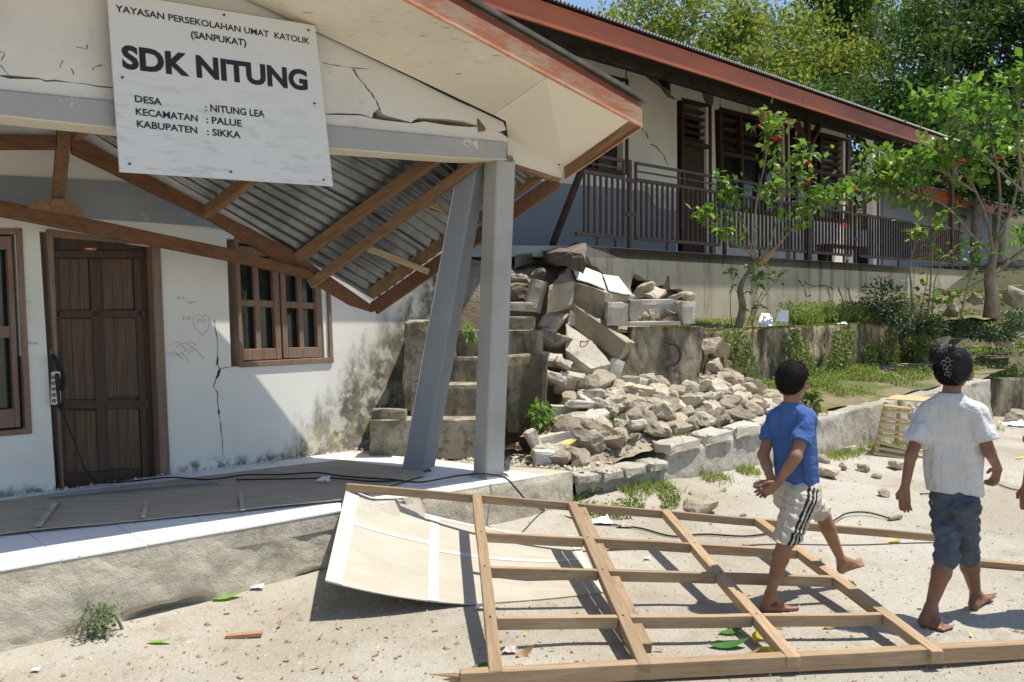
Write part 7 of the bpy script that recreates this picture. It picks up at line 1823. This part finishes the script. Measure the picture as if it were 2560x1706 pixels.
    a_ = rad@tt; mi = np.zeros(len(Q), int)
    for c_ in (-0.023, 0.0, 0.023): mi[(np.abs(a_-c_-0.004) < 0.0066) & (rad@rs > 0.02) & (t_ > -0.08)] = 1
    put_np('shorts', (V, Q), [cloth('beige shorts cloth', (0.47, 0.42, 0.33), (0.53, 0.48, 0.39)), cloth('black stripe', (0.018, 0.018, 0.022), (0.025, 0.025, 0.03))], t, mi)
build_boy()
# ---------------------------------------------------------------- the girl, and the child beyond the right edge
def build_girl(dx, label, shirt_mats, pant_mat, skin, bun=True, seed=21):
    f, r_ = A3([0.55, 0.835, 0]), A3([0.835, -0.55, 0]); u = A3([0, 0, 1.0]); D = A3([dx, 0.02*(dx > 0), 0])
    def j(*a): return J(*a)+D
    pel, neck, hd = j(2386, 1250, 4.12), j(2376, 994, 4.10), j(2384, 922, 4.12)
    Lh, Lk, La, Lheel, Ltoe = j(2362, 1268, 4.17), j(2368, 1386, 4.06), j(2325, 1523, 4.06), j(2301, 1566, 4.06), j(2374, 1585, 3.98)
    Rh, Rk, Ra, Rheel, Rtoe = j(2410, 1266, 4.06), j(2418, 1384, 4.20), j(2440, 1488, 4.30), j(2432, 1530, 4.27), j(2468, 1490, 4.42)
    Lheel[2] = Ltoe[2] = gz(Lheel[0], Lheel[1])+0.004; Rheel[2] = gz(Rheel[0], Rheel[1])+0.006
    Ls, Le, Lw = j(2316, 1034, 4.18), j(2277, 1140, 4.10), j(2262, 1222, 4.09)
    Rs, Re, Rw = j(2440, 1036, 4.03), j(2474, 1132, 3.98), j(2495, 1172, 4.10)
    t = thing('person', label, 'person', V3((Lheel[0], Lheel[1], 0)))
    allp = np.stack([pel, neck, hd, Rk, Ra, Rheel, Rtoe, Lk, La, Lheel, Ltoe, Rs, Re, Rw, Ls, Le, Lw]); lo, hi = allp.min(0)-0.15, allp.max(0)+0.15; lo[2] = allp[:, 2].min()-0.03
    B = Field(lo, hi, H_); fh, rh = nrm([0.62, 0.78, 0.03]), nrm([0.78, -0.62, 0])
    head(B, hd, fh, rh, 1.02); B.cap(hd-u*0.055-f*0.012, neck-u*0.01, 0.041, 0.044, 0.02)
    for s_ in (-1, 1): B.cap(neck-u*0.06+r_*0.050*s_, pel+u*0.05+r_*0.036*s_, 0.044, 0.048, 0.02)
    B.cap(pel+r_*0.04, pel-r_*0.04, 0.068, 0.068, 0.03); B.cap(neck-u*0.012, Rs, 0.034, 0.033, 0.03); B.cap(neck-u*0.012, Ls, 0.034, 0.033, 0.03)
    B.chain([Rs, Re, Rw], [0.035, 0.028, 0.0205]); B.chain([Ls, Le, Lw], [0.035, 0.028, 0.0205])
    for (h_, k_, a_) in ((Rh, Rk, Ra), (Lh, Lk, La)):
        B.chain([h_, k_], [0.064, 0.043], 0.02); cm = k_*0.68+a_*0.32-f*0.010; B.chain([k_, cm, a_], [0.043, 0.045, 0.0245], 0.015)
    foot(B, La, Lheel, Ltoe, u, 1.02, -1); foot(B, Ra, Rheel, Rtoe, nrm(np.cross(np.cross(Rtoe-Rheel, u), Rtoe-Rheel)), 1.02, 1)
    hand(B, Lw, A3([-0.02, 0.0, -1.0]), A3([0.45, 0.3, 0]), A3([0.4, 0.9, 0]), 1.05, 0.22, 0.07)
    hand(B, Rw, A3([0.05, 0.45, -0.9]), A3([-0.9, 0.1, -0.1]), A3([-0.4, 0.8, 0.4]), 1.02, 0.55, 0.06)
    put_np('body', B.mesh(), [skin], t); face_eyes(t, hd, fh, rh, u, 1.02)
    Hf = Field(hd-0.17, hd+0.17, H_); wv = wrinkle(5, 0.003, 60, 0.4)
    Hf.ell(hd+u*0.016-fh*0.008, (rh, fh, u), (0.086, 0.102, 0.096), 0.01, cut=[(hd+fh*0.03+u*0.02, nrm(fh*0.78-u*0.62))])
    Hf.ell(hd-fh*0.042-u*0.020, (rh, fh, u), (0.074, 0.060, 0.066), 0.02)
    if bun:
        bc = hd+u*0.074-fh*0.066-rh*0.042; Hf.ell(bc, (rh, fh, u), (0.050, 0.045, 0.046), 0.018); Hf.cap(bc+u*0.02-rh*0.02, bc+u*0.035+rh*0.035, 0.024, 0.020, 0.015); Hf.cap(bc+u*0.03-rh*0.035, bc-u*0.03-rh*0.045, 0.018, 0.016, 0.01)
    hm = Hf.mesh(); put_np('hair', hm, [HAIR2], t); strands(t, hm, hd, 3600, 0.030, 0.0012, HAIR2, hd+u*0.062-fh*0.070-rh*0.040, 4)
    if bun:
        pc = hd+u*0.028-fh*0.098-rh*0.026; M_CLIP = flat_mat('smoky plastic clip', (0.09, 0.08, 0.08), 0.25, 0.5, 0, 0.2)
        gview = nrm(A3([0, -1, 0.05])); gx = nrm(np.cross(A3([0, 0, 1.0]), gview)); gy = np.cross(gview, gx); cl_ = []
        pc = pc+gview*0.032
        for k in range(5):
            a = k*2*PI/5+0.3; c = pc+(gx*math.cos(a)+gy*math.sin(a))*0.021
            cl_.append(tube([V3(c+(gx*math.cos(b)*0.011+gy*math.sin(b)*0.011)) for b in np.linspace(0, 2*PI, 11)], 0.0022, 5, False))
        c = pc-gy*0.048; cl_.append(tube([V3(c+(gx*math.cos(b)*0.017+gy*math.sin(b)*0.011)) for b in np.linspace(0, 2*PI, 12)], 0.0022, 5, False))
        cl_.append(tube([V3(pc-gy*0.02-gx*0.01), V3(pc-gy*0.05), V3(pc-gy*0.065+gx*0.01)], 0.003, 5))
        put('hair_clip', cat(*cl_), M_CLIP, t, True)
    S = Field(lo, hi, H_); w1, w2 = wrinkle(seed, 0.0068, 50, 0.16), wrinkle(seed+1, 0.0055, 62, 0.8)
    for s_ in (-1, 1): S.cap(neck-u*0.065+r_*0.062*s_, pel+u*0.035+r_*(0.064 if s_ > 0 else 0.056)*s_, 0.061, 0.075, 0.03, wr=w1)
    S.cap(neck-u*0.070, pel+u*0.03, 0.064, 0.077, 0.03, wr=w1)
    for (s_, e_) in ((Rs, Re), (Ls, Le)):
        S.cap(neck-u*0.012, s_-u*0.001, 0.048, 0.054, 0.03)
        en = s_+(e_-s_)*0.72; S.cap(s_, s_+(e_-s_)*0.95, 0.055, 0.068, 0.025, cut=(en, nrm(e_-s_)), wr=w2)
    S.cap(neck-u*0.06, neck-u*0.004, 0.062, 0.053, 0.03); S.cap(neck-u*0.030, hd-u*0.03, 0.046, 0.048, 0, mode='sub'); S.cap(neck+u*0.100, neck+u*0.2, 0.09, 0.09, 0, mode='sub')
    S.plane(j(2386, 1230, 4.12), A3([-0.04, 0.03, -1.0]), 0.005); S.hollow(0.020)
    put_np('t_shirt', S.mesh(), shirt_mats, t)
    S = Field(lo, hi, H_); w3 = wrinkle(seed+3, 0.0055, 75, 1.4)
    S.cap(pel+r_*0.036+u*0.03, pel-r_*0.036+u*0.03, 0.074, 0.074, 0.03); S.cap(pel+r_*0.032-u*0.02, pel-r_*0.032-u*0.02, 0.079, 0.079, 0.03, wr=w3)
    for (h_, k_, a_, q) in ((Rh, Rk, Ra, 0.10), (Lh, Lk, La, 0.12)):
        en = k_+(a_-k_)*q; S.cap(h_, k_, 0.074, 0.054, 0.015, wr=w3); S.cap(k_, k_+(a_-k_)*0.3, 0.054, 0.052, 0.02, cut=(en, nrm(a_-k_)), wr=w3); S.cap(en-(a_-k_)*0.10, en-(a_-k_)*0.02, 0.0565, 0.0565, 0.006)
    S.plane(pel+u*0.07, A3([0, 0, 1.0])); S.hollow(0.011)
    put_np('trousers', S.mesh(), [pant_mat], t)
    return t
build_girl(0.0, 'girl in a loose white t-shirt and dark rolled trousers walking barefoot, hair clipped up', [cloth('worn white cotton', (0.52, 0.505, 0.485), (0.60, 0.585, 0.56), 4, (0.36, 0.33, 0.28))], cloth('dark blue grey denim', (0.060, 0.075, 0.098), (0.105, 0.12, 0.145), 9, (0.16, 0.17, 0.19)), SKIN2)
build_girl(0.635, 'child in a pink t-shirt at the right edge, only one arm in view', [cloth('dusty pink cotton', (0.42, 0.09, 0.11), (0.50, 0.12, 0.14))], cloth('brown trousers', (0.10, 0.07, 0.05), (0.14, 0.10, 0.07)), SKIN2, False, 31)
